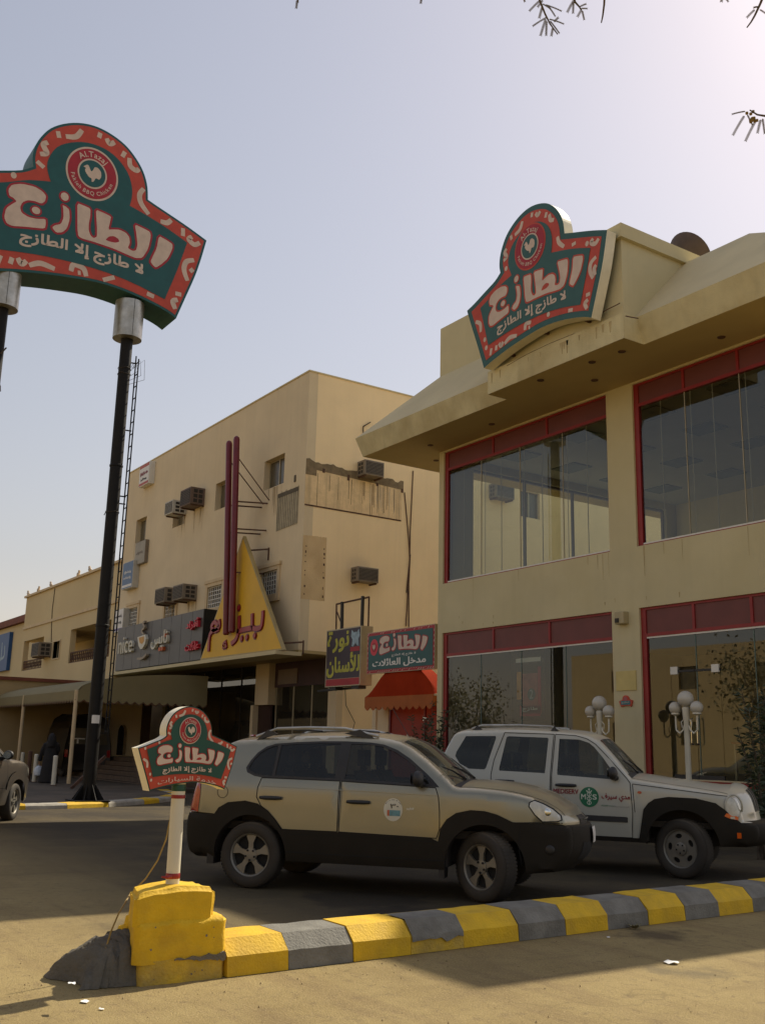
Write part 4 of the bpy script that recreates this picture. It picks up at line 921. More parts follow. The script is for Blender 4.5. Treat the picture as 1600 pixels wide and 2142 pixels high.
pf = [onY(x, y, RY) for x, y in ((581, 1036), (626, 1018), (623, 1093), (578, 1112))]
tp = [(pf[0].x+(pf[1].x-pf[0].x)*i/14, pf[0].z+.02+rnd.uniform(-.09, .09)) for i in range(15)]
slab(q, [(pf[3].x, pf[3].z)]+[(pf[2].x, pf[2].z)]+tp[::-1], [], lambda u, v: (u, RY-.012, v), (0, .011, 0)); q.build('sooty_patch', K['soot'], mid)
q = MB(); rnd = random.Random(19)
for i in range(12):
    x = pf[0].x+(pf[1].x-pf[0].x)*(i+.5)/12; q.box(x-.012, x+.012, RY-.016, RY-.0125, pf[2].z-.05, pf[0].z-.12)
q.box(pf[0].x+.05, pf[1].x, RY-.020, RY-.0165, pf[0].z-.13, pf[0].z+.02)
p = onY(618, 1000, RY); q.box(p.x-.05, p.x+.05, RY-.03, RY-.001, p.z-.14, p.z+.1)
q.build('sooty_streak', M('dark_soot', (.12, .10, .07), .95), mid)
# down pipes and cables on the side wall
for i, pts in enumerate(([(864, 985), (858, 1110), (857, 1165), (849, 1310)], [(846, 1030), (855, 1130), (857, 1170), (850, 1240)], [(858, 1160), (855, 1220), (855, 1312)])):
    P = [onX(x, y, MXR+.03) for x, y in pts]
    for p in P: p.x = MXR+.03
    q = MB(); q.tube(P, .02, 5); q.build('wall_cable', K['rust'], mid, smooth=True)
P = [onX(x, y, MXR+.04) for x, y in ((760, 905), (760, 892), (775, 883))]
q = MB(); q.tube(P, .02, 5); q.build('antenna_bracket', K['wire'], mid)
# ground floor shopfronts under the overhang
GY = 18.05
for bx_ in ((-29.62, MXR-.001, GY-.25, GY+.2, 0, 4.5), (-34.75, -33.7, GY-.35, GY+.1, 3.0, 4.5), (-34.95, -34.751, GY-.4, GY+.1, 0, 3.0), (-46.4, -44, GY-.2, GY, 0, 4.5)):
    q = MB(); q.box(*bx_); q.build('pier', K['wall_mid'], mid)
q = MB(); q.box(-33.69, -29.63, GY-.10, GY+.02, 3.62, 4.5); q.build('shop_fascia', K['purplish'], mid)
q = MB(); q.box(-33.4, -32.0, GY-.13, GY-.101, 3.72, 4.25); q.build('blank_sign', M('pale_shop_sign', (.20, .15, .11), .6), mid)
q = MB(); q.quad((-33.69, GY-.05, .4), (-29.63, GY-.05, .4), (-29.63, GY-.05, 3.62), (-33.69, GY-.05, 3.62)); q.quad((-44, GY-.05, .5), (-34.95, GY-.05, .5), (-34.95, GY-.05, 4.5), (-44, GY-.05, 4.5)); SW = q.build('shop_window', K['glass_dim'], mid, recalc=False)
q = MB()
for x in (-33.6, -32.3, -31.0, -29.7): q.box(x-.03, x+.03, GY-.07, GY-.03, .4, 3.62)
q.build('frame', K['alu'], SW)
q = MB()
for x in (-36.5, -38.3, -40.1, -41.9, -43.7): q.box(x-.04, x+.04, GY-.07, GY-.03, .5, 4.5)
q.build('frame', K['dark'], SW)
q = MB(); q.box(-34.70, -33.72, GY-.2, GY-.12, .4, 3.0); q.build('door', M('dark_wood_door', (.04, .018, .015), .5), mid)
q = MB(); q.box(MXL+.3, MXR-.3, GY+2.4, GY+2.5, 0, 4.5); q.box(-32.9, -32.0, GY+1.0, GY+1.02, .4, 2.4, 1); q.box(-31.8, -30.6, GY+1.2, GY+1.22, .4, 2.0, 2); q.build('shop_back', [K['dark'], K['curtain'], M('shelf_ochre', (.12, .085, .03), .8)], mid)
ws = onY(560, 1478, GY-.06); q = MB(); q.box(ws.x-.36, ws.x+.36, GY-.075, GY-.056, ws.z-.2, ws.z+.2); SH = q.build('door_notice', K['white_sign'], mid)
q = MB()
for k in range(3): q.box(ws.x-.28, ws.x+.28-.12*k, GY-.078, GY-.0755, ws.z+.08-.09*k, ws.z+.10-.09*k)
q.build('print', K['blackpaint'], SH)
q = MB(); q.box(-46.4, -33.6, 15.3, GY-.5, .12, .95); 
for k in range(5): q.box(-46.4, -33.0, 15.25-.32*(k+1), 15.25-.32*k-.001, .12, .95-.16*(k+1))
struct(q.build('steps', K['steps']))
# window air conditioners
def ac(x0, x1, z0, z1, prot, mt, label, face='y', wall=RY, gm='grille'):
    c = ((x0+x1)/2, wall, z0) if face == 'y' else (wall, (x0+x1)/2, z0)
    t = thing('air_conditioner', label, 'air conditioner', c, 0, 'window air conditioners')
    f = (lambda u, d, v: (u, wall-d, v)) if face == 'y' else (lambda u, d, v: (wall+d, u, v))
    def bx(mb, u0, u1, d0, d1, v0, v1, m=0):
        P = [f(u, d, v) for v in (v0, v1) for d in (d0, d1) for u in (u0, u1)]
        mb.add(P, [(0, 2, 3, 1), (4, 5, 7, 6), (0, 1, 5, 4), (2, 6, 7, 3), (0, 4, 6, 2), (1, 3, 7, 5)], m)
    b = MB(); bx(b, x0, x1, .002, prot, z0, z1); b.build('casing', K[mt], t, bevel=.012)
    g = MB(); bx(g, x0+.05, x1-.05, prot+.001, prot+.012, z0+.05, z1-.05); G_ = g.build('back_grille', K[gm], t)
    l = MB(); n = 9
    for k in range(n): z = z0+.07+(z1-z0-.14)*k/(n-1); bx(l, x0+.05, x1-.05, prot+.0125, prot+.02, z-.006, z+.006)
    l.build('fin', K[mt], G_)
    s = MB()
    for k in range(3):
        for j in range(2):
            d0 = .10+(prot-.18)*j/2; z = z0+.07+(z1-z0-.10)*k/3
            for sx in ((x1+.001, x1+.006), (x0-.006, x0-.001)): bx(s, sx[0], sx[1], d0, d0+(prot-.18)/2-.05, z, z+(z1-z0-.1)/3-.05)
    s.build('side_louvre', K['grille'], t)
    r = MB(); bx(r, x0+.04, x0+.10, .002, prot*.9, z0-.05, z0-.001); bx(r, x1-.10, x1-.04, .002, prot*.9, z0-.05, z0-.001); r.build('bracket', K['rust'], t)
ac(-39.95, -39.10, 10.86, 11.42, .62, 'acw', 'white air conditioner standing in a top floor window of the tan building')
ac(-38.35, -37.30, 10.92, 11.62, .62, 'acb', 'dark brown air conditioner on the top floor front wall, right of the white one')
ac(-40.35, -39.30, 7.16, 7.78, .62, 'acg', 'grey brown air conditioner over the dark cafe sign, above a barred window')
ac(-38.45, -37.45, 7.10, 7.70, .62, 'acg', 'grey brown air conditioner over the dark cafe sign, beside the wide barred window')
ac(18.35, 19.15, 10.75, 11.28, .50, 'acg', 'air conditioner in the grey cement band of the stained side wall', 'x', MXR)
ac(18.22, 19.06, 7.02, 7.52, .45, 'acg', 'air conditioner low on the side wall above the empty pipe frame', 'x', MXR)
ac(24.3, 25.2, 10.9, 11.45, .45, 'acg', 'air conditioner far along the side wall, seen only through the restaurant glass', 'x', MXR)
def scribble(mb, u0, u1, v0, v1, f, seed):
    """a line of writing too small to read"""
    rnd = random.Random(seed*7+int(u0*100)); n = 4
    for k in range(n):
        a = u0+(u1-u0)*k/n; b = a+(u1-u0)/n*.9
        pts = [(a+(b-a)*i/4, v0+(v1-v0)*(rnd.uniform(.0, .35) if i % 2 else rnd.uniform(.45, 1))) for i in range(5)]
        strokes(mb, [pts], (v1-v0)*.24, f)
    return mb
q = MB(); rnd = random.Random(41)
for x0, x1, z in ((-39.95, -39.1, 10.84), (-38.35, -37.3, 10.9), (-40.35, -39.3, 7.14), (-38.45, -37.45, 7.08), (-32.2, -30.6, 10.48), (-45.0, -43.6, 10.48)):
    for k in range(9):
        x = rnd.uniform(x0, x1); l = rnd.uniform(.25, 1.1); w_ = rnd.uniform(.008, .03); q.add([(x-w_, RY-.003, z), (x+w_, RY-.003, z), (x+w_*.3, RY-.003, z-l), (x-w_*.3, RY-.003, z-l)], [(0, 1, 2, 3)])
q.build('water_streak', M('drip_streak', (.40, .30, .17), .95, .2, 4), mid, recalc=False)
# flat box signs along the left end of the front
def box_sign(name, quad, th, label, cat, face, side, lines=(), rz=None):
    P = [onY(x, y, RY-th) for x, y in quad]; x0 = (P[0].x+P[2].x)/2; x1 = (P[1].x+P[3].x)/2; z1 = (P[0].z+P[1].z)/2; z0 = (P[2].z+P[3].z)/2
    t = thing(name, label, cat, ((x0+x1)/2, RY, z0))
    b = MB(); b.box(x0, x1, RY-th, RY-.002, z0, z1); b.build('sign_box', K[side], t, bevel=.01)
    f = MB(); f.quad((x0+.03, RY-th-.003, z0+.03), (x1-.03, RY-th-.003, z0+.03), (x1-.03, RY-th-.003, z1-.03), (x0+.03, RY-th-.003, z1-.03)); F_ = f.build('face', face, t, recalc=False)
    g = lambda u, v: (x0+(x1-x0)*u, RY-th-.007, z0+(z1-z0)*v)
    g2 = lambda u, v: (x0+(x1-x0)*u, RY-th-.005, z0+(z1-z0)*v)
    for kind, u0, u1, v0, v1, mt, tx in lines:
        m_ = MB()
        if kind == 'bar': m_.quad(g2(u0, v0), g2(u1, v0), g2(u1, v1), g2(u0, v1))
        else: scribble(m_, u0, u1, v0, v1, g, len(tx))
        m_.build('print' if kind == 'bar' else 'lettering', mt, F_, recalc=False)
    return t
rs = M('faded_red_print', (.45, .12, .10), .6, .15, 3)
box_sign('wall_sign', ((293, 976), (313, 964), (291, 1019), (312, 1010)), .28, 'small white sign with red top and bottom bands high under the roof edge', 'sign', K['white_sign'], 'white_al', [('bar', .03, .97, .82, .97, rs, ''), ('bar', .03, .97, .03, .14, rs, ''), ('text', .12, .88, .45, .66, K['maroon_print'], 'عيادات'), ('text', .2, .8, .22, .36, K['blackpaint'], 'الأسنان')])
box_sign('wall_sign', ((283, 1136), (305, 1129), (282, 1183), (303, 1176)), .16, 'faded blank grey sign hanging over a top floor window, lowest corner near blue sign', 'sign', M('faded_grey_face', (.36, .33, .27), .7, .12, 2), 'acg', [('text', .15, .8, .42, .58, K['acg'], 'مكتب')])
box_sign('wall_sign', ((258, 1179), (280, 1171), (255, 1234), (277, 1228)), .30, 'blue box sign with pale writing near the left end of the tan building', 'sign', K['blue_sign'], 'acw', [('text', .2, .85, .55, .68, K['white_sign'], 'مركز'), ('text', .15, .85, .34, .46, K['white_sign'], 'الخدمات'), ('bar', .05, .95, .06, .15, K['white_sign'], '')])
box_sign('wall_sign', ((240, 1277), (259, 1272), (238, 1323), (257, 1321)), .30, 'white and lilac box sign low beside the pole ladder', 'sign', K['white_sign'], 'acw', [('bar', .05, .95, .06, .16, M('lilac_print', (.22, .17, .38), .6), ''), ('text', .15, .85, .6, .76, K['sign_purple'], 'مركز'), ('text', .15, .85, .34, .48, K['blackpaint'], 'التصوير')])
# ------------------------------------------------------------------ grey cafe sign
GX0, GX1, GZ0, GZ1, GYs = -44.15, -35.05, 4.57, 6.45, 15.6
t = thing('cafe_sign', 'long grey panelled cafe sign with white and red raised letters', 'sign', ((GX0+GX1)/2, RY, GZ0))
q = MB(); q.box(GX0, GX1, GYs, RY-.002, GZ0, GZ1)
q.build('sign_box', K['black_side'], t)
q = MB(); n = 9
for i in range(n): a = GX0+(GX1-GX0)*i/n; b = GX0+(GX1-GX0)*(i+1)/n; q.box(a+.012, b-.012, GYs-.03, GYs-.001, GZ0+.01, GZ1-.01)
q.build('cladding_panel', K['sign_grey'], t)
q = MB(); q.box(GX0-.2, MXR+.25, 15.35, RY-.002, 4.38, 4.5)
q.build('canopy_slab', K['cream2'], mid)
fg = lambda u, v: (u, GYs-.16, v)
def raised(parent, name, txt, quad, mt, dep=.12, bold=.0):
    P = [onY(x, y, GYs-.16) for x, y in quad]; q = MB(); u0 = (P[0].x+P[2].x)/2; u1 = (P[1].x+P[3].x)/2; v1 = (P[0].z+P[1].z)/2; v0 = (P[2].z+P[3].z)/2
    write(q, txt, u0, u1, v0, v1, fg, depth=(0, dep, 0), bold=bold); q.build(name, K[mt], parent, recalc=False)
raised(t, 'white_lettering', 'nice', ((248, 1336), (277, 1329), (248, 1370), (277, 1362)), 'whitepaint')
raised(t, 'white_lettering', arabic('نايس'), ((316, 1326), (350, 1312), (316, 1360), (350, 1352)), 'whitepaint', bold=.01)
raised(t, 'red_lettering', arabic('أفراد'), ((389, 1298), (417, 1289), (389, 1323), (415, 1312)), 'red_letter', bold=.02)
raised(t, 'red_lettering', arabic('عائلات'), ((387, 1346), (416, 1336), (386, 1367), (414, 1354)), 'red_letter', bold=.02)
def px2(x, y): p = onY(x, y, GYs-.16); return (p.x, p.z)
q = MB(); cup = [px2(*p) for p in ((288, 1333), (304, 1327), (306, 1336), (303, 1348), (298, 1357), (294, 1358), (290, 1350))]; slab(q, cup, [], fg, (0, .12, 0)); q.build('cup_emblem', K['whitepaint'], t)
q = MB(); f4 = lambda u, v: (u, GYs-.165, v); flat(q, [px2(*p) for p in ((291, 1334), (302, 1331), (302, 1341), (298, 1347), (293, 1345))], f4); q.build('coffee_emblem', M('coffee_amber', (.55, .27, .04), .5), t, recalc=False)
q = MB()
slab(q, ribbon([px2(*p) for p in ((301, 1327), (296, 1320), (302, 1312), (299, 1304), (303, 1300))], .10), [], fg, (0, .10, 0)); slab(q, ribbon([px2(*p) for p in ((287, 1378), (297, 1377), (306, 1369))], .10), [], fg, (0, .12, 0)); q.build('steam_emblem', M('dull_beige_letters', (.30, .24, .17), .5), t)
q = MB()
for x, y in ((344, 1329), (333, 1358), (338, 1357)):
    a = px2(x, y); q.box(a[0]-.10, a[0]+.10, GYs-.15, GYs-.03, a[1]-.07, a[1]+.07)
q.build('letter_dot', M('orange_letters', (.50, .10, .02), .5), t)
K['pizza_red'] = M('dull_red_letters', (.30, .018, .022), .4, .12, 3)
# ------------------------------------------------------------------ yellow triangle with two tall red pipes
t = thing('pizza_sign', 'yellow triangular sign with two tall dark red pipes rising from its letters', 'sign', (-32.1, RY, 4.5))
TY = 15.55; ap = onY(509, 1121, TY); bl_ = onY(419, 1381, TY); br_ = onY(592, 1359, TY)
tri = [(bl_.x, bl_.z), (br_.x, br_.z), (ap.x, ap.z)]
q = MB(); slab(q, tri, [], lambda u, v: (u, TY, v), (0, .12, 0)); q.build('sign_box', M('yellowed_metal_edge', (.40, .30, .12), .5), t)
q = MB(); flat(q, offset_poly(tri, .06), lambda u, v: (u, TY-.004, v)); q.build('face', K['sign_yellow'], t, recalc=False)
def zz4(x, y): p = onY(220+x/3.3333, 880+y/3.3333, TY-.01); return (p.x, p.z)
LT = [[(1104, 1325), (1102, 1380), (1090, 1440), (1050, 1452), (1030, 1440)], [(1030, 1345), (1030, 1440)], [(1035, 1445), (990, 1455), (925, 1470)], [(938, 1362), (938, 1440), (920, 1520), (885, 1555)], [(800, 1388), (800, 1440), (760, 1465), (735, 1500), (726, 1610)], [(800, 1440), (770, 1405), (748, 1440), (770, 1465), (800, 1450)], [(850, 1545), (832, 1560), (850, 1570), (825, 1578)]]
for nm, w_, d, mt in (('letter_outline', .22, .012, 'maroon'), ('lettering', .15, .05, 'pizza_red')):
    q = MB()
    for st_ in LT:
        pg = ribbon([zz4(*p) for p in st_], w_, False)
        slab(q, pg, [], lambda u, v: (u, TY-.006-d, v), (0, d, 0))
    for x, y in ((935, 1306), (955, 1520), (992, 1512), (1047, 1500)): slab(q, circ(*zz4(x, y), w_*.62, w_*.62, 14), [], lambda u, v: (u, TY-.006-d, v), (0, d, 0))
    q.build(nm, K[mt], t)
for xb, yb, xt, yt in ((844, 1495, 866, 140), (884, 1480, 918, 108)):
    B0 = onY(220+xb/3.3333, 880+yb/3.3333, TY-.16); X_ = B0.x; T0 = onX(220+xt/3.3333, 880+yt/3.3333, X_); dirn = (T0-B0).normalized()
    q = MB(); q.tube([B0, B0+dirn*.05, T0-dirn*.12, T0-dirn*.04, T0], [.07, .115, .115, .09, .04], 20); PI_ = q.build('red_pipe', K['maroon'], t, smooth=True)
    for fr_, ext in ((.30, 0), (.52, 0), (.66, 1)):
        A_ = B0+(T0-B0)*fr_; q = MB(); q.bar(A_, (A_.x+.45, RY-.01, A_.z+.0), .045); q.build('stay_rod', K['rust'], PI_)
    q = MB()
    A_ = B0+(T0-B0)*.90; q.bar(A_, (A_.x+.55, RY-.01, (B0+(T0-B0)*.66).z+.1), .035); q.build('stay_rod', K['rust'], PI_)
q = MB()
for x, y in ((530, 1150), (600, 1345)): p = onY(x, y, TY+.25); q.bar((p.x-.2, TY+.2, p.z), (p.x+.25, RY-.005, p.z+.05), .05); q.bar((p.x+.25, RY-.03, p.z+.1), (p.x+.25, RY-.03, p.z-.35), .04)
q.build('bracket', K['rust'], t)
# ------------------------------------------------------------------ alley: dental sign, frame, awning, gate, wall
DX0, DX1, DY, DZ0, DZ1 = -27.83, -25.82, 16.6, 3.36, 5.13
t = thing('dental_sign', 'dark purple box sign with lime green words hanging left of the long teal banner', 'sign', (-26.8, DY, DZ0))
q = MB(); q.box(DX0, DX1, DY, DY+.42, DZ0, DZ1); q.build('sign_box', K['alu'], t)
fd = lambda n: (lambda u, v: (DX0+u*(DX1-DX0), DY-n, DZ0+v*(DZ1-DZ0)))
q = MB(); flat(q, rect(.02, .98, .135, .98), fd(.003)); F_ = q.build('face', K['sign_purple'], t, recalc=False)
q = MB(); flat(q, rect(.02, .98, .015, .13), fd(.003)); scribble(q, .1, .85, .045, .10, fd(.007), 3); q.build('phone_strip', [K['crimson'], K['letter_edge']], t, recalc=False)
q = MB(); write(q, arabic('نورة'), .05, .66, .60, .96, fd(.006), bold=.03); write(q, arabic('للأسنان'), .05, .97, .17, .56, fd(.006), bold=.03); q.build('lettering', K['lime'], F_, recalc=False)
q = MB(); flat(q, [(.74, .95), (.80, .90), (.84, .91), (.88, .90), (.94, .95), (.97, .84), (.93, .78), (.95, .66), (.90, .67), (.85, .72), (.79, .66), (.74, .67), (.77, .78), (.72, .84)], fd(.006)); flat(q, rect(.71, .97, .58, .655), fd(.006), 1); q.build('tooth_emblem', [K['paleblue'], K['crimson']], F_, recalc=False)
q = MB()
for x in (DX0+.35, DX1-.35): q.box(x-.2, x+.2, DY+.05, DY+.32, DZ0-.09, DZ0-.001); q.bar((x, DY+.2, DZ0-.05), (MXR, DY+.2+.3, DZ0-.05), .06)
q.build('bracket', K['blackpaint'], t)
t = thing('pipe_frame', 'empty rusty pipe frame standing above the dental sign against the side wall', 'frame', (-26.5, DY+.2, DZ1))
A = [onY(x, y, DY+.35) for x, y in ((703, 1325), (704, 1264), (772, 1249), (770, 1320))]
q = MB(); q.tube([A[0], A[1]], .03, 6); q.tube([A[1], A[2]], .03, 6); q.tube([A[2], A[3]], .03, 6); q.build('pipe', K['rust'], t)
for (xa, ya), (xb, yb) in (((715, 1320), (716, 1259)), ((757, 1310), (759, 1247))):
    q = MB(); q.bar(onY(xa, ya, DY+.3), onY(xb, yb, DY+.3), .08); q.build('upright', K['blackpaint'], t)
q = MB(); q.bar(onY(705, 1280, DY+.35), onY(720, 1320, DY+.3), .03); q.build('brace', K['rust'], t)
# red barrel awning over the gate
AX0, AX1, AY0, AY1 = -25.45, -22.12, 16.55, 17.15
t = thing('red_awning', 'domed red canvas awning with orange scalloped valance over the alley gate', 'awning', (-23.5, AY1, 2.75))
q = MB(); NU, NV = 28, 12; vs = []
for j in range(NV+1):
    s = j/NV
    for i in range(NU+1):
        u = -1+2*i/NU; hgt = .88*math.cos(math.pi/2*abs(u)**1.25*.98)
        y = AY0+(AY1-AY0)*s; k = min(1, s*4)**.5
        vs.append(((AX0+AX1)/2+u*(AX1-AX0)/2, y, 2.98+hgt*k))
q.add(vs, [(j*(NU+1)+i, j*(NU+1)+i+1, (j+1)*(NU+1)+i+1, (j+1)*(NU+1)+i) for j in range(NV) for i in range(NU)])
q.build('canopy', K['canvas_red'], t, smooth=True, recalc=False)
q = MB(); n = 11; pl = [(AX0, 2.985), (AX1, 2.985)]
for k in range(n*8, -1, -1):
    u = k/(n*8); pl.append((AX0+(AX1-AX0)*u, 2.70-.10*abs(math.sin(math.pi*n*u))))
slab(q, pl, [], lambda u, v: (u, AY0-.004, v), (0, .008, 0)); q.box(AX0-.004, AX0+.004, AY0+.005, AY1, 2.68, 2.98); q.box(AX1-.004, AX1+.004, AY0+.005, AY1, 2.68, 2.98); q.build('valance', K['canvas_or'], t)
q = MB(); q.bar((AX0, AY0+.02, 2.96), (AX1, AY0+.02, 2.96), .03); q.bar((AX0, AY0+.02, 2.96), (AX0, AY1, 2.96), .03); q.bar((AX1, AY0+.02, 2.96), (AX1, AY1, 2.96), .03); q.build('frame', K['steel'], t)
al = thing('alley_gate', 'plain red brown sheet metal gate closing the alley under the red awning', 'gate', (-23.4, 17.28, 0))
q = MB(); q.box(-25.15, RXL-.02, 17.25, 17.32, .1, 2.86)
q.build('gate_leaf', K['gate_red'], al)
q = MB()
for x in (-25.1, -23.4, -21.8): q.box(x-.03, x+.03, 17.21, 17.249, .1, 2.80)
q.box(-25.15, RXL-.02, 17.21, 17.248, 2.80, 2.87); q.build('gate_frame', K['maroon'], al)
q = MB(); q.box(-25.75, -25.16, 17.2, 17.6, 0, 2.95); q.box(-25.95, -25.751, 17.15, 17.6, 0, 3.15); tag(q.build('gate_pier', K['wall_mid']), 'narrow tan pier left of the red alley gate', 'pier')
q = MB()
for i in range(7): pass
NU = 16; vs = []
for y in (19.2, 22.5):
    for i in range(NU+1): a = math.pi*i/NU; vs.append((-23.9-2.1*math.cos(a), y, 3.0+1.15*math.sin(a)))
q.add(vs, [(i, i+1, NU+2+i, NU+1+i) for i in range(NU)]); q.add([vs[i] for i in range(NU+1)], [tuple(range(NU+1))])
tag(q.build('tent_roof', K['cream_edge'], recalc=False), 'bright sunlit white arched tent roof behind the red awning', 'tent')
q = MB(); q.box(MXR+.002, -27.1, 18.1, 18.3, 0, 1.55); q.build('w', K['acg']); bpy.data.objects.remove(bpy.data.objects['w'])
t = thing('meter_cabinet', 'grey metal meter cabinets low against the side wall in the alley', 'cabinet', (-28.9, 18.7, 0))
q = MB(); q.box(MXR+.002, MXR+.35, 17.8, 18.6, .3, 1.95); q.build('cabinet', K['acg'], t, bevel=.01)
q = MB(); q.box(MXR+.002, MXR+.25, 18.75, 19.9, .3, 1.75); C_ = q.build('cabinet', K['curtain'], t, bevel=.01)
q = MB(); q.box(MXR+.251, MXR+.26, 18.9, 19.2, 1.1, 1.5); q.box(MXR+.251, MXR+.26, 19.4, 19.7, 1.1, 1.5); q.build('meter_window', K['trim'], C_)
q = MB()
q.tube([(MXR+.05, 18.1, 3.5), (MXR+.06, 18.15, 2.9), (MXR+.09, 18.5, 2.35), (MXR+.06, 18.4, 2.0)], .012, 5)
q.build('cable', K['wire'], t)
# ------------------------------------------------------------------ two storey building at the far left
FXL, FXR, FZ = -62.6, -46.42, 9.85
far = thing('balcony_building', 'low tan building with open balconies and a row of birds on its parapet', 'building', (-54.5, RY, 0))
B1 = (-53.35, -47.2, 5.45, 7.2); B2 = (-62.2, -58.15, 5.48, 7.22)
wq = (-56.15, -54.95, 5.85, 6.75)
w = MB(); slab(w, rect(FXL, FXR, 0, FZ), [rect(*B1), rect(*B2), rect(*wq)], fY, (0, .3, 0))
w.box(FXR-.3, FXR-.002, RY+.301, 34, 0, FZ); w.box(FXL+.001, FXL+.3, RY+.301, 19, 0, 5.4); w.box(FXL+.001, FXL+.3, 19.001, 34, 0, FZ)
w.box(FXL+.3, FXR-.3, RY+2.6, RY+2.8, 0, 9); w.build('wall', K['wall_far'], far)
q = MB(); q.box(FXL-.15, FXR, RY-.12, 34, FZ, FZ+.12); q.box(FXL+.001, FXR-.001, RY-.07, RY-.001, 7.93, 8.08); q.build('cornice', K['trim'], far)
q = MB(); q.box(FXL+.3, FXR-.3, RY+.3, RY+2.6, 7.2, 7.35); q.box(FXL+.3, FXR-.3, RY+.3, RY+2.6, 5.2, 5.44); q.build('balcony_slab', K['wall_far'], far)
for x0, x1, z0, z1 in (B1, B2):
    q = MB(); n = int((x1-x0)/.28)
    for z in (z0+.03, z0+.55): q.bar((x0, RY+.1, z), (x1, RY+.1, z), .06)
    for i in range(n+1): x = x0+(x1-x0)*i/n; q.bar((x, RY+.1, z0), (x, RY+.1, z0+.55), .04)
    for i in range(n): x = x0+(x1-x0)*(i+.5)/n; q.tube([(x+.09*math.cos(k*.785), RY+.1, z0+.29+.12*math.sin(k*.785)) for k in range(9)], .018, 4)
    q.build('balcony_railing', K['rust'], far)
f_ = MB(); x0, x1, z0, z1 = wq
for a, b, c, d in ((x0-.06, x0, z0-.06, z1+.06), (x1, x1+.06, z0-.06, z1+.06), (x0, x1, z1, z1+.06), (x0, x1, z0-.06, z0)): f_.box(a, b, RY-.05, RY+.2, c, d)
W = f_.build('window', K['trim'], far); g_ = MB(); g_.quad((x0, RY+.22, z0), (x1, RY+.22, z0), (x1, RY+.22, z1), (x0, RY+.22, z1)); g_.build('pane', K['winpane'], W, recalc=False)
ac(-57.9, -56.5, 6.0, 6.75, .7, 'acg', 'grey air conditioner on the far left balcony building beside a small window', 'y', RY)
q = MB(); q.tube([(-56.9, RY-.02, 9.8), (-57.0, RY-.03, 8.6), (-56.85, RY-.02, 7.6), (-56.6, RY-.03, 6.8)], .02, 5); q.build('wall_cable', K['wire'], far)
for i, px in enumerate((60, 81, 107, 164, 188)):
    py = 1247-(px-55)*.3425
    p = onY(px, py, RY); q = MB(); x = p.x; z = FZ+.12; s = 1 if i % 2 else -1
    q.ball((x, RY, z+.13), .11, 12, sq=(1.25, .8, .9)); q.ball((x+s*.10, RY, z+.27), .065, 10); q.tube([(x+s*.06, RY, z+.16), (x+s*.10, RY, z+.26)], [.07, .05], 8)
    q.tube([(x-s*.08, RY, z+.12), (x-s*.26, RY, z+.08)], [.06, .025], 6); q.tube([(x+s*.15, RY, z+.27), (x+s*.20, RY, z+.26)], [.018, .004], 5)
    for o in (-.025, .025): q.tube([(x+.01, RY+o, z+.06), (x+.02, RY+o, z)], .012, 5)
    tag(q.build('pigeon', M('pale_feathers', (.45, .38, .30), .8, .3, 9), smooth=True), ('pale bird perched at the far left end of the balcony building parapet', 'pale bird second from the left end along the parapet', 'pale bird in the middle of the row, alone on the parapet', 'pale bird second from the dark pole along the parapet', 'pale bird nearest the dark pole on the parapet')[i], 'bird', 'birds on the parapet')
# farther tan block with a blue sign, in the sun
q = thing('tan_block', 'far tan block with brown roof edge at the left edge behind the balcony building', 'building', (-78, 19, 0))
b_ = MB(); b_.box(-92, -64.2, 18.5, 36, 0, 9.3); b_.build('wall', K['wall_far'], q)
b_ = MB(); b_.box(-92.3, -64.0, 18.2, 36.3, 9.301, 9.75); b_.build('roof_edge', K['coping'], q)
p0 = onY(0, 1330, 18.4); p1 = onY(18, 1402, 18.4)
t = thing('blue_sign', 'deep blue sign with white letters at the far left edge', 'sign', (p1.x-2, 18.4, p1.z))
b_ = MB(); b_.box(p1.x-5, p1.x, 18.25, 18.49, p1.z, p0.z); b_.build('sign_box', K['blue_deep'], t)
b_ = MB(); strokes(b_, [[(p1.x-1.0, p0.z-.9), (p1.x-.9, p0.z-1.6), (p1.x-1.6, p0.z-1.8)], [(p1.x-1.8, p0.z-.6), (p1.x-1.8, p0.z-1.8), (p1.x-3.5, p0.z-1.8)]], .2, lambda u, v: (u, 18.245, v)); b_.build('lettering', K['paleblue'], t, recalc=False)
# tan wall with brown coping, running away from the street
t = thing('boundary_wall', 'high tan wall with dark brown coping and a small arched doorway', 'wall', (-47.2, 12, 0))
WX = -47.0; zc = onX(100, 1420, WX).z
P = onX(255, 1580, WX)
ay = P.y; arch = [(ay-.24, .95), (ay+.24, .95)]+[(ay+.24*math.cos(k*math.pi/10), 2.35+.24*math.sin(k*math.pi/10)) for k in range(11)]
w = MB(); slab(w, rect(2.0, 16.2, 0, zc-.15), [arch], lambda u, v: (WX, u, v), (-.3, 0, 0)); w.build('wall', K['tan_wall'], t)
w = MB(); w.box(WX-.38, WX+.10, 1.9, 16.2, zc-.15, zc); w.build('coping', K['coping'], t)
w = MB(); w.box(WX-.9, WX-.301, ay-.5, ay+.5, .9, 2.8); w.build('doorway', K['dark'], t)
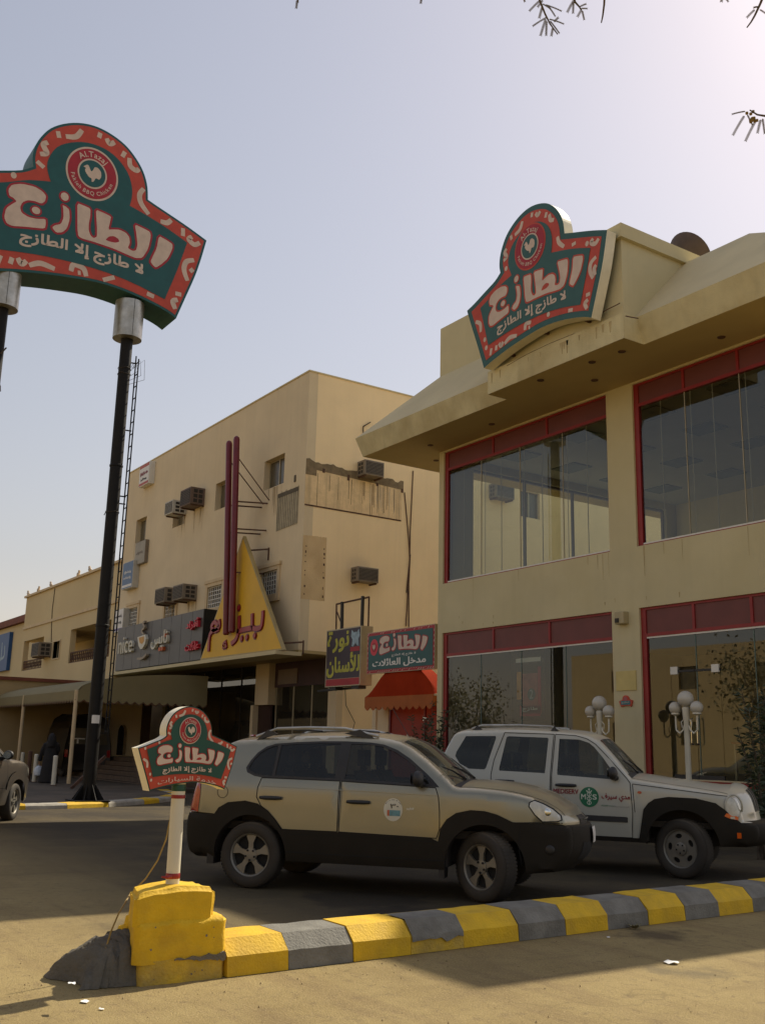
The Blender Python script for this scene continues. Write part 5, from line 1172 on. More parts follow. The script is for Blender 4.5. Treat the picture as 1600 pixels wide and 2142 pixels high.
# porch wall with a small pointed opening, under the canopy
t = thing('porch_wall', 'short tan porch wall with a narrow dark arched opening under the canopy', 'wall', (-44.6, 15.4, 0))
PWX = -43.6; a0 = onX(256, 1545, PWX); ap_ = [(a0.y-.20, 1.0), (a0.y+.20, 1.0), (a0.y+.20, 1.95)]+[(a0.y+.20*math.cos(k*math.pi/10), 1.95+.34*math.sin(k*math.pi/10)) for k in range(1, 10)]+[(a0.y-.20, 1.95)]
w = MB(); slab(w, rect(14.75, 16.75, .1, 3.9), [ap_], lambda u, v: (PWX, u, v), (-.35, 0, 0)); w.build('wall', K['wall_side'], t)  # lightened plaster again: the light on this wall is in its colour
w = MB(); w.box(PWX-.8, PWX-.351, a0.y-.4, a0.y+.4, .1, 2.6); w.build('opening', K['dark'], t)
w = MB(); w.box(PWX-.3, PWX+.1, 16.76, 17.15, .1, 3.9); w.build('pilaster', M('brown_pilaster', (.10, .055, .03), .8), t)
# canvas canopy over the cafe front
CX1, CX0, CY0, CY1, CZ = -35.8, -46.9, 11.3, RY-.05, 2.98
t = thing('canvas_canopy', 'cream canvas vault canopy with scalloped edge on slim posts before the cafe', 'canopy', (-41, 13.5, 0))
q = MB(); NX, NY = 44, 26; vs = []
for i in range(NX+1):
    for j in range(NY+1):
        x = CX0+(CX1-CX0)*i/NX; y = CY0+(CY1-CY0)*j/NY
        def rise(d, r): return math.sqrt(max(0, 1-(1-min(d/r, 1))**2))
        h = rise(y-CY0, 4.8)
        vs.append((x, y, CZ+.20+.86*h))
q.add(vs, [(i*(NY+1)+j, (i+1)*(NY+1)+j, (i+1)*(NY+1)+j+1, i*(NY+1)+j+1) for i in range(NX) for j in range(NY)])
q.build('canopy_roof', K['canvas'], t, smooth=True, recalc=False)
q = MB(); gp = [(CY0, CZ+.02)]+[(CY0+(CY1-CY0)*k/16, CZ+.19+.86*rise((CY1-CY0)*k/16, 4.8)) for k in range(17)]+[(CY1, CZ+.02)]; flat(q, gp, lambda u, v: (CX1-.004, u, v)); q.build('gable_curtain', K['canvas'], t, recalc=False)
q = MB()
def valance(f, L_):
    n = int(L_/.30); pl = [(0, CZ+.29), (L_, CZ+.29)]
    for k in range(n*6, -1, -1): u = L_*k/(n*6); pl.append((u, CZ-.02-.10*abs(math.sin(math.pi*n*u/L_))))
    flat(q, pl, f)
valance(lambda u, v: (CX0+u, CY0, v), CX1-CX0); valance(lambda u, v: (CX1, CY0+u, v), CY1-CY0)
q.build('valance', K['canvas'], t, recalc=False)
q = MB()
def scal(f, L_):
    n = int(L_/.30)
    for k in range(n): 
        a = [(L_*(k+s/8)/n, CZ-.025-.10*abs(math.sin(math.pi*s/8))) for s in range(9)]
        strokes(q, [[a[0], a[2], a[4], a[6], a[8]]], .045, f)
scal(lambda u, v: (CX0+u, CY0-.006, v), CX1-CX0); scal(lambda u, v: (CX1+.006, CY0+u, v), CY1-CY0)
q.build('scallop_trim', M('brown_trim', (.10, .045, .02), .8), t, recalc=False)
for x, y in ((CX1-.05, CY0+.05), (-42.4, CY0+.05)):
    q = MB(); q.tube([(x, y, .12), (x, y, CZ+.3)], .07, 10); q.build('post', K['trim'], t, smooth=True)
# bollards
for px, py, h, mt, lab in ((112, 1643, 88, 'whitepaint', 'pale bollard just in front of the woman in black'), (72, 1636, 82, 'whitepaint', 'pale bollard left of the white bag, beside the dark bollard'), (44, 1626, 74, 'whitepaint', 'pale bollard close to the fender of the grey car'), (59, 1634, 88, 'rust', 'dark brown bollard between two pale ones'), (15, 1616, 42, 'rust', 'dark brown bollard behind the grey car by the wall')):
    p = onZ(px, py, .12); q = MB(); hh = .95 if mt == 'whitepaint' else 1.05
    q.lathe([(.075, .12), (.075, .12+hh-.03), (.05, .12+hh), (0, .12+hh)], (p.x, p.y, 0), 14)
    B_ = thing('bollard', lab, 'bollard', (p.x, p.y, .12), 0, 'bollards by the cafe'); q.build('post', K[mt], B_, smooth=True)
    q = MB(); q.lathe([(.076, .12), (.10, .12), (.10, .135), (.076, .14)], (p.x, p.y, 0), 14); q.build('foot_plate', K['rust'], B_)
q = MB(); p = onZ(149, 1650, .12); q.bar((p.x, p.y, .13), onZ(172, 1604, .12).lerp(Vector((p.x, p.y+1.0, 1.1)), 1), .09); tag(q.build('leaning_plank', K['rust']), 'dark plank leaning beside the canopy corner post', 'plank')
# woman in black with a white bag
def remesh(mb, vox=.02):
    me = bpy.data.meshes.new('r'); me.from_pydata([tuple(p) for p in mb.v], [], mb.f); o = bpy.data.objects.new('r', me); COL.objects.link(o)
    m = o.modifiers.new('r', 'REMESH'); m.mode = 'VOXEL'; m.voxel_size = vox; m2 = o.modifiers.new('s', 'SMOOTH'); m2.iterations = 4
    e = o.evaluated_get(bpy.context.evaluated_depsgraph_get()); r = bpy.data.meshes.new_from_object(e); out = MB(); out.add([v.co.copy() for v in r.vertices], [tuple(f.vertices) for f in r.polygons]); bpy.data.objects.remove(o); return out
pp = onZ(101, 1638, .12); HDG = R(165)
t = thing('person', 'person in a long black robe and veil carrying a white plastic bag', 'person', (pp.x, pp.y, .12), HDG)
q = MB()  # local: x forward, y left
def ring_stack(st, n=20):
    vs = []
    for (z, rx, ry, cx) in st: vs += [(cx+rx*math.cos(2*math.pi*j/n), ry*math.sin(2*math.pi*j/n), z) for j in range(n)]
    k = len(st); q.add(vs, [(i*n+j, i*n+(j+1) % n, (i+1)*n+(j+1) % n, (i+1)*n+j) for i in range(k-1) for j in range(n)]+[tuple(range(n))[::-1], tuple(range((k-1)*n, k*n))])
ring_stack([(.01, .30, .33, .02), (.35, .25, .28, .01), (.75, .20, .24, 0), (.95, .18, .22, 0), (1.15, .165, .21, .01), (1.28, .15, .215, .01), (1.36, .12, .19, .01), (1.41, .095, .115, .02), (1.46, .095, .10, .03)])
q.ball((.035, 0, 1.55), .125, 18, sq=(.98, .82, 1.05)); q.tube([(-.02, 0, 1.58), (-.08, 0, 1.42), (-.10, 0, 1.2)], [.12, .14, .12], 12)
q.tube([(0, .19, 1.32), (.03, .27, 1.10), (.10, .31, .90), (.16, .33, .74)], [.075, .075, .07, .085], 10)
q.tube([(0, -.19, 1.32), (.05, -.25, 1.10), (.17, -.20, .98), (.24, -.10, .98)], [.075, .075, .07, .075], 10)
b_ = remesh(q); b_.build('body', K['abaya'], t, smooth=True, local=True, sharp=60)
q = MB(); q.ball((.115, 0, 1.565), .052, 14, sq=(.75, 1.05, .55)); q.ball((.152, 0, 1.55), .014, 8); 
for s in (-1, 1): q.ball((.15, s*.026, 1.575), .010, 8, 1)
q.build('face', [K['skin'], K['abaya']], t, smooth=True, local=True)
def hand(c, d, mt=K['skin']):
    h = MB(); c = Vector(c); d = Vector(d).normalized(); s = Vector((1, 0, 0)); nrm = d.cross(s)
    h.ball(c+d*.03, .042, 10, sq=(.95, .5, 1))
    for k, l in enumerate((.062, .072, .068, .052)): 
        b0 = c+d*.06+s*(.033-.022*k); h.tube([b0, b0+d*l*.5, b0+d*l*.8+nrm*.025, b0+d*l*.6+nrm*.05], [.010, .0095, .009, .007], 6)
    b0 = c+d*.02+s*.038; h.tube([b0, b0+s*.025+d*.02, b0+s*.02+d*.05+nrm*.02], [.011, .010, .007], 6); return h
hand((.17, .335, .70), (.1, 0, -1)).build('hand', K['skin'], t, smooth=True, local=True); hand((.27, -.08, .98), (1, .6, .1)).build('hand', K['skin'], t, smooth=True, local=True)
M4 = root_matrix(t); hp = M4 @ Vector((.19, .335, .62))
bagt = thing('carrier_bag', 'crumpled white plastic bag hanging from the hand of the person in black', 'bag', (hp.x, hp.y, hp.z-.4))
q = MB(); n = 16; rnd = random.Random(3); vs = []
for z, r in ((-.40, .07), (-.37, .13), (-.28, .16), (-.18, .15), (-.10, .11), (-.05, .05)):
    for j in range(n): a = 2*math.pi*j/n; k = r*(1+.13*rnd.uniform(-1, 1)); vs.append((hp.x+k*math.cos(a)*.75, hp.y+k*math.sin(a)*1.05, hp.z+z))
q.add(vs, [(i*n+j, i*n+(j+1) % n, (i+1)*n+(j+1) % n, (i+1)*n+j) for i in range(5) for j in range(n)]+[tuple(range(n))[::-1]]); q.build('bag', K['bag'], bagt, smooth=True)
q = MB(); q.tube([(hp.x, hp.y-.03, hp.z-.07), (hp.x, hp.y, hp.z+.03), (hp.x, hp.y+.03, hp.z-.07)], .008, 5); q.build('handle', K['bag'], bagt)
# dark covered vehicle under the canopy
v0 = onZ(150, 1640, .12); VX, VY = -42.6, 14.15
t = thing('dark_van', 'dark high-roofed van parked in the shade under the canvas canopy', 'van', (VX, VY, .12))
q = MB(); prof = [(-.95, .3), (.95, .3), (1.0, .9), (.97, 1.25), (.84, 1.95), (.66, 2.30), (.36, 2.50), (0, 2.55), (-.36, 2.50), (-.66, 2.30), (-.84, 1.95), (-.97, 1.25), (-1.0, .9)]
slab(q, prof, [], lambda u, v: (VX, VY+u, .12+v), (-2.6, 0, 0)); q.build('body', M('dark_brown_paint', (.018, .013, .010), .35, .2, 2), t, smooth=True, bevel=.06)
q = MB(); flat(q, [(-.82, 1.3), (.82, 1.3), (.70, 1.95), (-.70, 1.95)], lambda u, v: (VX+.012, VY+u, .12+v)); q.build('rear_window', K['winpane'], t, recalc=False)
q = MB(); q.box(VX+.01, VX+.05, VY-.72, VY-.15, 1.62, 1.67); q.box(VX+.01, VX+.05, VY-.48, VY-.42, 1.45, 1.619); q.box(VX+.01, VX+.06, VY+.12, VY+.42, 2.0, 2.06); q.build('wiper', K['white_al'], t)  # white bars stand in for glints on the dark glass
q = MB(); q.box(VX+.01, VX+.05, VY-.06, VY+.12, 1.50, 1.57); q.box(VX+.005, VX+.04, VY-.95, VY-.82, .9, 1.2); q.box(VX+.005, VX+.04, VY+.82, VY+.95, .9, 1.2); q.build('tail_lamp', K['tail'], t)
for sy in (-.78, .78):
    for dx in (-.5, -2.1):
        q = MB(); q.lathe([(.12, -.1), (.28, -.11), (.33, -.07), (.33, .07), (.28, .11), (.12, .1)], (VX+dx, VY+sy, .12+.33), 20, 'y'); q.build('wheel', K['tyre'], t, smooth=True)
# ------------------------------------------------------------------ globe lamps in front of the restaurant
def lamp(px, py, lab):
    p = onY(px, py, 15.3); x, y, z = p.x, 15.3, p.z
    t = thing('globe_lamp', lab, 'street lamp', (x, y, 0), 0, 'globe lamps before the restaurant')
    q = MB(); q.lathe([(.16, 0), (.16, .04), (.07, .10), (.055, .30), (.05, z-.38), (.06, z-.36), (.07, z-.165), (.05, z-.145)], (x, y, 0), 20); P_ = q.build('post', K['whitepaint'], t, smooth=True)
    q = MB(); q.ball((x, y, z), .148, 28); q.build('globe', K['globe'], t, smooth=True)
    for s in (-1, 1):
        gx = x+s*.245; gz = z-.16
        q = MB(); q.tube([(x+s*.05, y, z-.48), (x+s*.08, y, z-.56), (x+s*.16, y, z-.62), (x+s*.24, y, z-.56), (gx, y, z-.45), (gx, y, gz-.11)], .016, 8); q.tube([(x+s*.05, y, z-.36), (x+s*.12, y, z-.42), (x+s*.10, y, z-.52)], .010, 6); A_ = q.build('arm', K['whitepaint'], t, smooth=True)
        q = MB(); q.ball((gx, y, gz), .117, 24); q.build('globe', K['globe'], t, smooth=True)
        q = MB(); q.lathe([(.03, gz-.14), (.08, gz-.115), (.075, gz-.09), (.03, gz-.085)], (gx, y, 0), 16); q.build('globe_holder', K['whitepaint'], A_, smooth=True)
lamp(1433, 1462, 'white three globe lamp post right of the pillar, before the glass doors'); lamp(1253, 1471, 'white three globe lamp post left of the pillar, before the shop window')
# satellite dish behind the roof slope
p = onY(1440, 540, 18.2); t = thing('satellite_dish', 'dark brown back of a satellite dish peeking over the right roof slope', 'satellite dish', (p.x, 18.2, 11.74))
q = MB(); ax = Vector((.15, .75, .65)).normalized(); rot = Vector((0, 0, 1)).rotation_difference(ax).to_matrix().to_4x4(); pr2 = [(0, -.22)]+[(r_, -.22+.30*(r_/.72)**2) for r_ in (.12, .25, .38, .5, .62, .72)]+[(.70, .09)]+[(r_, -.20+.29*(r_/.72)**2) for r_ in (.6, .45, .3, .12)]
q.lathe(pr2, (0, 0, 0), 36); q.xf(Matrix.Translation((p.x, 18.2, p.z+.06)) @ rot @ Matrix.Scale(.80, 4)); q.build('dish', M('brown_dish', (.075, .05, .045), .6, .2, 4), t, smooth=True)
q = MB(); q.tube([(p.x, 18.2, 11.74), (p.x, 18.15, p.z)], .04, 8); q.build('mast', K['steel'], t)
# spikes on the roof block
q = MB(); q.bar((-13.3, 15.1, 12.02), (-13.3, 15.1, 12.2), .02); q.build('spike', K['wire'], rest)
# ------------------------------------------------------------------ shrubs at the restaurant
def shrub(name, x, y, h, n, spread, lab, seed, leafm):
    rnd = random.Random(seed); t = thing(name, lab, 'shrub', (x, y, 0)); st = MB(); lf = MB()
    for k in range(n):
        a = rnd.uniform(0, 6.28); r = rnd.uniform(0, .12); top = Vector((x+math.cos(a)*spread*rnd.uniform(.2, 1), y+math.sin(a)*spread*rnd.uniform(.2, .8), h*rnd.uniform(.6, 1)))
        b0 = Vector((x+math.cos(a)*r, y+math.sin(a)*r, 0)); mid_ = (b0+top)/2+Vector((math.cos(a), math.sin(a), 0))*-.08
        st.tube([b0, mid_, top], [.018, .012, .005], 5)
        for i in range(85):
            u = rnd.uniform(.28, 1.0); p = b0*(1-u)**2+mid_*2*u*(1-u)+top*u*u; d = Vector((rnd.gauss(0, 1), rnd.gauss(0, 1), rnd.uniform(-.2, 1.1))).normalized(); l = rnd.uniform(.09, .17); s = d.cross(Vector((rnd.uniform(-1, 1), rnd.uniform(-1, 1), .3))).normalized()*l*.13
            m_ = p+d*l*.5; lf.add([p, m_+s, p+d*l+Vector((0, 0, -.02)), m_-s], [(0, 1, 2, 3)])
    st.build('stem', K['bark'], t); lf.build('foliage', leafm, t, recalc=False, weld=False)
shrub('oleander', -21.2, 15.75, 2.75, 16, .75, 'dark leafy oleander shrub at the left corner of the restaurant front', 1, K['leaf_dk'])
shrub('oleander', -19.7, 15.9, 1.75, 12, .6, 'lower dark shrub under the left shop window, behind the white car', 5, K['leaf_dk'])
shrub('oleander', -11.05, 15.2, 2.75, 9, .55, 'tall thin oleander shrub by the right shop window at the photo edge', 2, K['leaf_dk'])
shrub('oleander', -10.45, 14.2, 1.15, 10, .4, 'low shrub beyond the bonnet of the white car', 3, K['leaf_dk'])
# ------------------------------------------------------------------ roadside tree whose twigs hang into the top of the view
def tree():
    rnd = random.Random(12); bx, by = -2.2, 5.6
    t = thing('acacia_tree', 'feathery acacia tree whose thin twigs hang into the sky at the top', 'tree', (bx, by, 0)); tr = MB(); fo = MB()
    tr.tube([(bx, by, 0), (bx+.1, by-.05, 1.6), (bx-.05, by+.1, 3.4), (bx, by, 5.2), (bx-.2, by-.1, 7.6)], [.19, .15, .12, .10, .05], 12)
    tops = [(-4.4, 4.6, 9.3), (-4.6, 6.0, 9.4), (-1.0, 4.2, 8.8), (-.6, 7.0, 8.6), (-3.2, 7.4, 9.6), (-2.6, 3.2, 8.9)]
    def leafsp(p, d, L_, npair, lw, droop=.4):
        """a pinnate leaf: a thin stalk with many small leaflets"""
        d = Vector(d).normalized(); pts = [p+d*L_*k/4+Vector((0, 0, -droop*L_*(k/4)**2)) for k in range(5)]
        fo.tube(pts, .0018, 4, 1, cap=False)
        for k in range(npair):
            u = (k+.5)/npair*4; i = min(3, int(u)); q = pts[i].lerp(pts[i+1], u-i); tg = (pts[i+1]-pts[i]).normalized(); s = tg.cross(Vector((.3, .2, 1))).normalized()
            for sg in (-1, 1):
                e = (s*sg+tg*.55).normalized()*lw; w_ = tg*lw*.22; fo.add([q, q+e*.5+w_, q+e, q+e*.5-w_], [(0, 1, 2, 3)])
    for tx, ty, tz in tops:
        m_ = Vector(((tx+bx)/2+rnd.uniform(-.3, .3), (ty+by)/2, 6.4+rnd.uniform(-.2, .5))); tr.tube([(bx, by, 4.9), m_, (tx, ty, tz)], [.08, .05, .02], 8)
        for k in range(110):
            p = Vector((tx, ty, tz))+Vector((rnd.gauss(0, .6), rnd.gauss(0, .6), abs(rnd.gauss(.2, .5)))); leafsp(p, (rnd.gauss(0, 1), rnd.gauss(0, 1), rnd.uniform(-.4, .3)), rnd.uniform(.12, .2), 7, .035)
    # twigs seen in the photograph, hung from the limbs above
    D = 5.6
    def at(px, py, d=D): v = _ray(px, py); return Vector((0, 0, EYE))+v*(d/v.length)
    TW = [([(1122, -160), (1118, -60), (1128, 0), (1140, 30), (1150, 50), (1166, 72)], [((1128, 2), (1108, 22)), ((1134, 8), (1150, 18)), ((1140, 10), (1173, 23)), ((1146, 12), (1160, 33)), ((1134, 14), (1128, 36)), ((1144, 36), (1115, 54)), ((1141, 40), (1131, 72)), ((1143, 44), (1142, 72)), ((1148, 40), (1178, 50)), ((1150, 44), (1168, 68)), ((1156, 58), (1153, 74)), ((1135, 0), (1125, 14)), ((1158, 46), (1168, 36))], .062),
          ([(1180, -120), (1198, -20), (1202, 4), (1211, 14), (1216, 22)], [((1200, 0), (1187, 24)), ((1199, 4), (1198, 26)), ((1212, 14), (1226, 8)), ((1214, 18), (1228, 18)), ((1216, 20), (1208, 34)), ((1217, 22), (1221, 40))], .05),
          ([(1280, -120), (1265, -30), (1263, 10), (1260, 34), (1257, 48)], [], .05),
          ([(1640, -90), (1600, -20), (1590, 6), (1578, 32), (1570, 46), (1561, 58)], [((1585, 14), (1575, 16)), ((1578, 20), (1562, 36)), ((1588, 20), (1600, 28))], .05),
          ([(1680, 200), (1640, 246), (1602, 243), (1583, 240), (1567, 230)], [((1558, 233), (1530, 239)), ((1556, 242), (1534, 280)), ((1580, 252), (1560, 292)), ((1590, 250), (1584, 276)), ((1594, 248), (1598, 277)), ((1562, 240), (1572, 260)), ((1604, 244), (1622, 284)), ((1610, 244), (1640, 270))], .10),
          ([(600, -90), (622, -20), (624, 6)], [((622, 0), (620, 16))], .03), ([(890, -80), (882, 0)], [((882, -8), (880, 6))], .03), ([(1092, -90), (1094, -4)], [((1094, -6), (1097, 3))], .04), ([(1512, -90), (1510, -8)], [((1510, -8), (1508, 3)), ((1514, -6), (1522, 3))], .04)]
    for ln, lvs, dens in TW:
        P_ = [at(*q) for q in ln]; top = P_[0]; anc = min((Vector(q) for q in tops), key=lambda q: (q-top).length)
        tr.tube([anc, (anc+top)/2+Vector((0, 0, .25))]+P_, [.018, .012]+[.0075-.0045*k/(len(P_)-1) for k in range(len(P_))], 6)
        for (a, b) in lvs:
            A_, B_ = at(*a), at(*b); L_ = (B_-A_).length; leafsp(A_, B_-A_+Vector((0, 0, .12*L_)), L_, max(6, int(L_/.0042)), .0095, .12)
        if lvs and dens > .09:
            c = at(1571, 247)
            for k in range(14): a = rnd.uniform(0, 6.28); fo.ball(c+Vector((rnd.gauss(0, .011), rnd.gauss(0, .011), rnd.gauss(0, .016))), .009, 6, 2)
    tr.build('trunk', K['bark'], t, smooth=True, weld=False); fo.build('crown', [K['leaf'], K['bark'], M('mustard_pod', (.22, .14, .03), .8)], t, recalc=False, weld=False)
tree()
# ------------------------------------------------------------------ houses across the street, behind the viewer, seen only as reflections
t = thing('street_house', 'long sunlit tan house across the street mirrored in the shop windows', 'building', (-20, -24, 0))
q = MB(); hs = [rect(-52+6*i, -50.4+6*i, z, z+1.5) for i in range(11) for z in (2.2, 5.8)]
slab(q, rect(-56, 14, 0, 8.6), hs, lambda u, v: (u, -22, v), (0, -.3, 0)); q.box(-56, 14, -34, -22.31, 0, 8.55); q.build('wall', K['tan_wall'], t)
q = MB()
for h in hs: q.box(h[0][0], h[1][0], -22.25, -22.2, h[0][1], h[2][1])
q.build('window', K['winpane'], t)

for x, y, h, sd, lab in ((-54, -11, 6.5, 31, 'bushy street tree far up the opposite side, mirrored in the left shop window'), (-59.5, -12, 7.5, 32, 'tall street tree farthest up the opposite side, seen only as a reflection'), (-31, -10, 6.8, 33, 'street tree across the road mirrored in the right shop window')):
    rnd = random.Random(sd); t = thing('street_tree', lab, 'tree', (x, y, 0), 0, 'trees across the street'); st = MB(); lf = MB()
    st.tube([(x, y, 0), (x+.15, y, 1.6), (x, y+.1, 3.2)], [.2, .16, .12], 10)
    for k in range(7):
        a = rnd.uniform(0, 6.28); c = Vector((x+1.3*math.cos(a), y+1.3*math.sin(a), h*rnd.uniform(.5, .9))); st.tube([(x, y, 2.6), (x*.5+c.x*.5, y*.5+c.y*.5, c.z*.75), c], [.09, .06, .02], 6)
        for i in range(170):
            p = c+Vector((rnd.gauss(0, .65), rnd.gauss(0, .65), rnd.gauss(0, .55))); d = Vector((rnd.gauss(0, 1), rnd.gauss(0, 1), rnd.gauss(0, 1))).normalized()*.22; s = d.cross(Vector((rnd.gauss(0, 1), rnd.gauss(0, 1), 1))).normalized()*.07
            lf.add([p, p+d*.5+s, p+d, p+d*.5-s], [(0, 1, 2, 3)])
    st.build('trunk', K['bark'], t, smooth=True, weld=False); lf.build('crown', K['leaf'], t, recalc=False, weld=False)
# ------------------------------------------------------------------ cars
def interp(tab, z):
    if z <= tab[0][0]: return tab[0][1]
    for (a, va), (b, vb) in zip(tab, tab[1:]):
        if z <= b:
            t = (z-a)/(b-a); t = t*t*(3-2*t)*.5+t*.5; return va+(vb-va)*t
    return tab[-1][1]
def smooth_line(pts, n=4):
    out = []
    for i in range(len(pts)-1):
        p0 = pts[max(i-1, 0)]; p1 = pts[i]; p2 = pts[i+1]; p3 = pts[min(i+2, len(pts)-1)]
        for k in range(n):
            t = k/n; out.append(tuple(.5*((2*p1[j])+(-p0[j]+p2[j])*t+(2*p0[j]-5*p1[j]+4*p2[j]-p3[j])*t*t+(-p0[j]+3*p1[j]-3*p2[j]+p3[j])*t**3) for j in (0, 1)))
    out.append(pts[-1]); return out
class Car:
    def __init__(s, S, name, label, cat, loc, rz, paint):
        s.S = S; s.t = thing(name, label, cat, loc, rz); s.paint = paint; s.prof = []; s.seg = []
        for nm, pts, bow, mt in S['profile']:
            q = smooth_line(pts, 4)
            if s.prof: q = q[1:]
            s.seg.append((nm, max(0, len(s.prof)-1), len(s.prof)+len(q)-1, bow, mt)); s.prof += q
        s.i_front = [q[1] for q in s.seg if q[0] in ('grille', 'front_bumper')][0]; s.i_rear = s.seg[0][2]
        s.build_side(); s.build_top(); s.wheels(); s.cabin()
    def w(s, x, z, edge=None):
        S = s.S; v = interp(S['half'], z)
        d = poly_d((x, z), s.prof); r = S.get('round', .07)
        if d < r: v -= r-math.sqrt(max(0, r*r-(r-d)**2))
        for x0, x1, c, p in (S['nose'], S['stern']):
            t = (x-x0)/(x1-x0)
            if t > 0: v -= c*min(t, 1.2)**p
        return v
    def side(s, x, z, off=0.0, sg=-1): return Vector((x, sg*(s.w(x, z)+off), z))
    def build_side(s):
        S = s.S; a0 = s.prof; outline = list(a0)
        for (cx, cz, r) in (S['arch'][1], S['arch'][0]):
            zb = S['sill'](cx); a = math.asin(max(-1, min(1, (zb-cz)/r)))
            for k in range(25): th = a+(math.pi-2*a)*k/24; outline.append((cx+r*math.cos(th), cz+r*math.sin(th)))
        loops = [outline]+[r[1] for r in S['regions']]
        P0 = []; x0 = min(p[0] for p in outline); x1 = max(p[0] for p in outline); z0 = min(p[1] for p in outline); z1 = max(p[1] for p in outline)
        x = x0
        while x < x1:
            z = z0
            while z < z1:
                if inside((x, z), outline) and all(poly_d((x, z), l, True) > .02 for l in loops): P0.append((x, z))
                z += .065
            x += .065
        for k in (.012, .03, .055):
            q = [a0[i] for i in range(len(a0))]; o = offset_poly(outline, k)[:len(a0)]
            P0 += [p for p in o if inside(p, outline) and all(poly_d(p, l, True) > .007 for l in loops)]
        P, T = tri2d(loops, P0); groups = {}
        for t in T:
            c = (sum(P[i][0] for i in t)/3, sum(P[i][1] for i in t)/3)
            if not inside(c, outline): continue
            nm = 'body'
            for r in S['regions']:
                if inside(c, r[1]): nm = r[0]; break
            groups.setdefault(nm, []).append(t)
        W = [s.w(*p) for p in P]
        info = {r[0]: r for r in S['regions']}; made = {}
        order = ['body']+[r[0] for r in S['regions']][::-1]
        seen = set()
        for sg in (-1, 1):
            made = {}
            for nm in order:
                if nm not in groups or nm in made: continue
                if nm == 'body':
                    if sg == 1: continue
                off, mt, par = (0, s.paint, None) if nm == 'body' else info[nm][2:5]
                mb = MB()
                for q in ((-1, 1) if nm == 'body' else (sg,)):
                    ids = sorted({i for t in groups[nm] for i in t}); mp = {i: k for k, i in enumerate(ids)}
                    mb.add([(P[i][0], q*(W[i]+off), P[i][1]) for i in ids], [tuple(mp[i] for i in (t if q == -1 else t[::-1])) for t in groups[nm]])
                pn = nm.split(':')[0]
                mtx = s.paint if mt == 'paint' else K[mt] if isinstance(mt, str) else mt
                if nm == 'body': s.bodymb = mb; continue
                o = mb.build(pn, mtx, made.get(par, s.t), smooth=True, local=True, recalc=False, sharp=50); made[nm] = o
                if pn == 'door':
                    lp = info[nm][1]; g = MB(); q = [(x, z) for x, z in lp]; n = len(q)
                    for i in range(n):
                        A, B_ = q[i], q[(i+1) % n]
                        k = max(1, int(math.dist(A, B_)/.08))
                        for j in range(k):
                            a = (A[0]+(B_[0]-A[0])*j/k, A[1]+(B_[1]-A[1])*j/k); b = (A[0]+(B_[0]-A[0])*(j+1)/k, A[1]+(B_[1]-A[1])*(j+1)/k)
                            dx, dz = b[0]-a[0], b[1]-a[1]; l = math.hypot(dx, dz) or 1; e = .0045; nx_, nz_ = -dz/l*e, dx/l*e
                            g.add([s.side(a[0]+nx_, a[1]+nz_, .0035, sg), s.side(b[0]+nx_, b[1]+nz_, .0035, sg), s.side(b[0]-nx_, b[1]-nz_, .0035, sg), s.side(a[0]-nx_, a[1]-nz_, .0035, sg)], [(0, 1, 2, 3)])
                    g.build('seam', K['seam'], o, local=True, recalc=False, weld=False)
                    hx, hz = info[nm][5]; h = MB(); L_ = S.get('handle', .13)
                    h.tube([s.side(hx-L_, hz, .012, sg), s.side(hx-L_*.5, hz, .034, sg), s.side(hx+L_*.5, hz, .034, sg), s.side(hx+L_, hz, .012, sg)], [.016, .022, .022, .016], 8)
                    h.build('handle', K['blackpaint'], o, smooth=True, local=True)
        s.P, s.W_ = P, W
    def strip_pt(s, t, v, off=0.0):
        """a point on the long surface over roof and bonnet: t along it, v across (-1..1)"""
        i = max(0, min(len(s.prof)-2, int(t))); f = t-i; p, q = s.prof[i], s.prof[i+1]; x, z = p[0]+(q[0]-p[0])*f, p[1]+(q[1]-p[1])*f
        a, b = s.prof[max(0, i-1)], s.prof[min(len(s.prof)-1, i+2)]; l = math.hypot(b[0]-a[0], b[1]-a[1]); nx_, nz_ = -(b[1]-a[1])/l, (b[0]-a[0])/l
        if i >= s.i_front or i < s.i_rear: nz_ = 0.0; nx_ = 1.0 if i >= s.i_front else -1.0
        bow = s.bow(t); e = bow*(1-abs(v)**2.2)+off
        return Vector((x+nx_*e, v*s.we(t), z+nz_*e))
    def we(s, t):
        i = max(0, min(len(s.prof)-2, int(t))); f = t-i; return s.W_[i]*(1-f)+s.W_[i+1]*f if False else s.w(*s.prof[i])*(1-f)+s.w(*s.prof[i+1])*f
    def bow(s, t):
        tot = 0; wt = 0
        for nm, i0, i1, bw, mt in s.seg:
            c = (i0+i1)/2; h = max(1, (i1-i0)/2); d = max(0, 1-abs(t-c)/(h*2.2)); tot += bw*d**2; wt += d**2
        return tot/wt if wt else 0
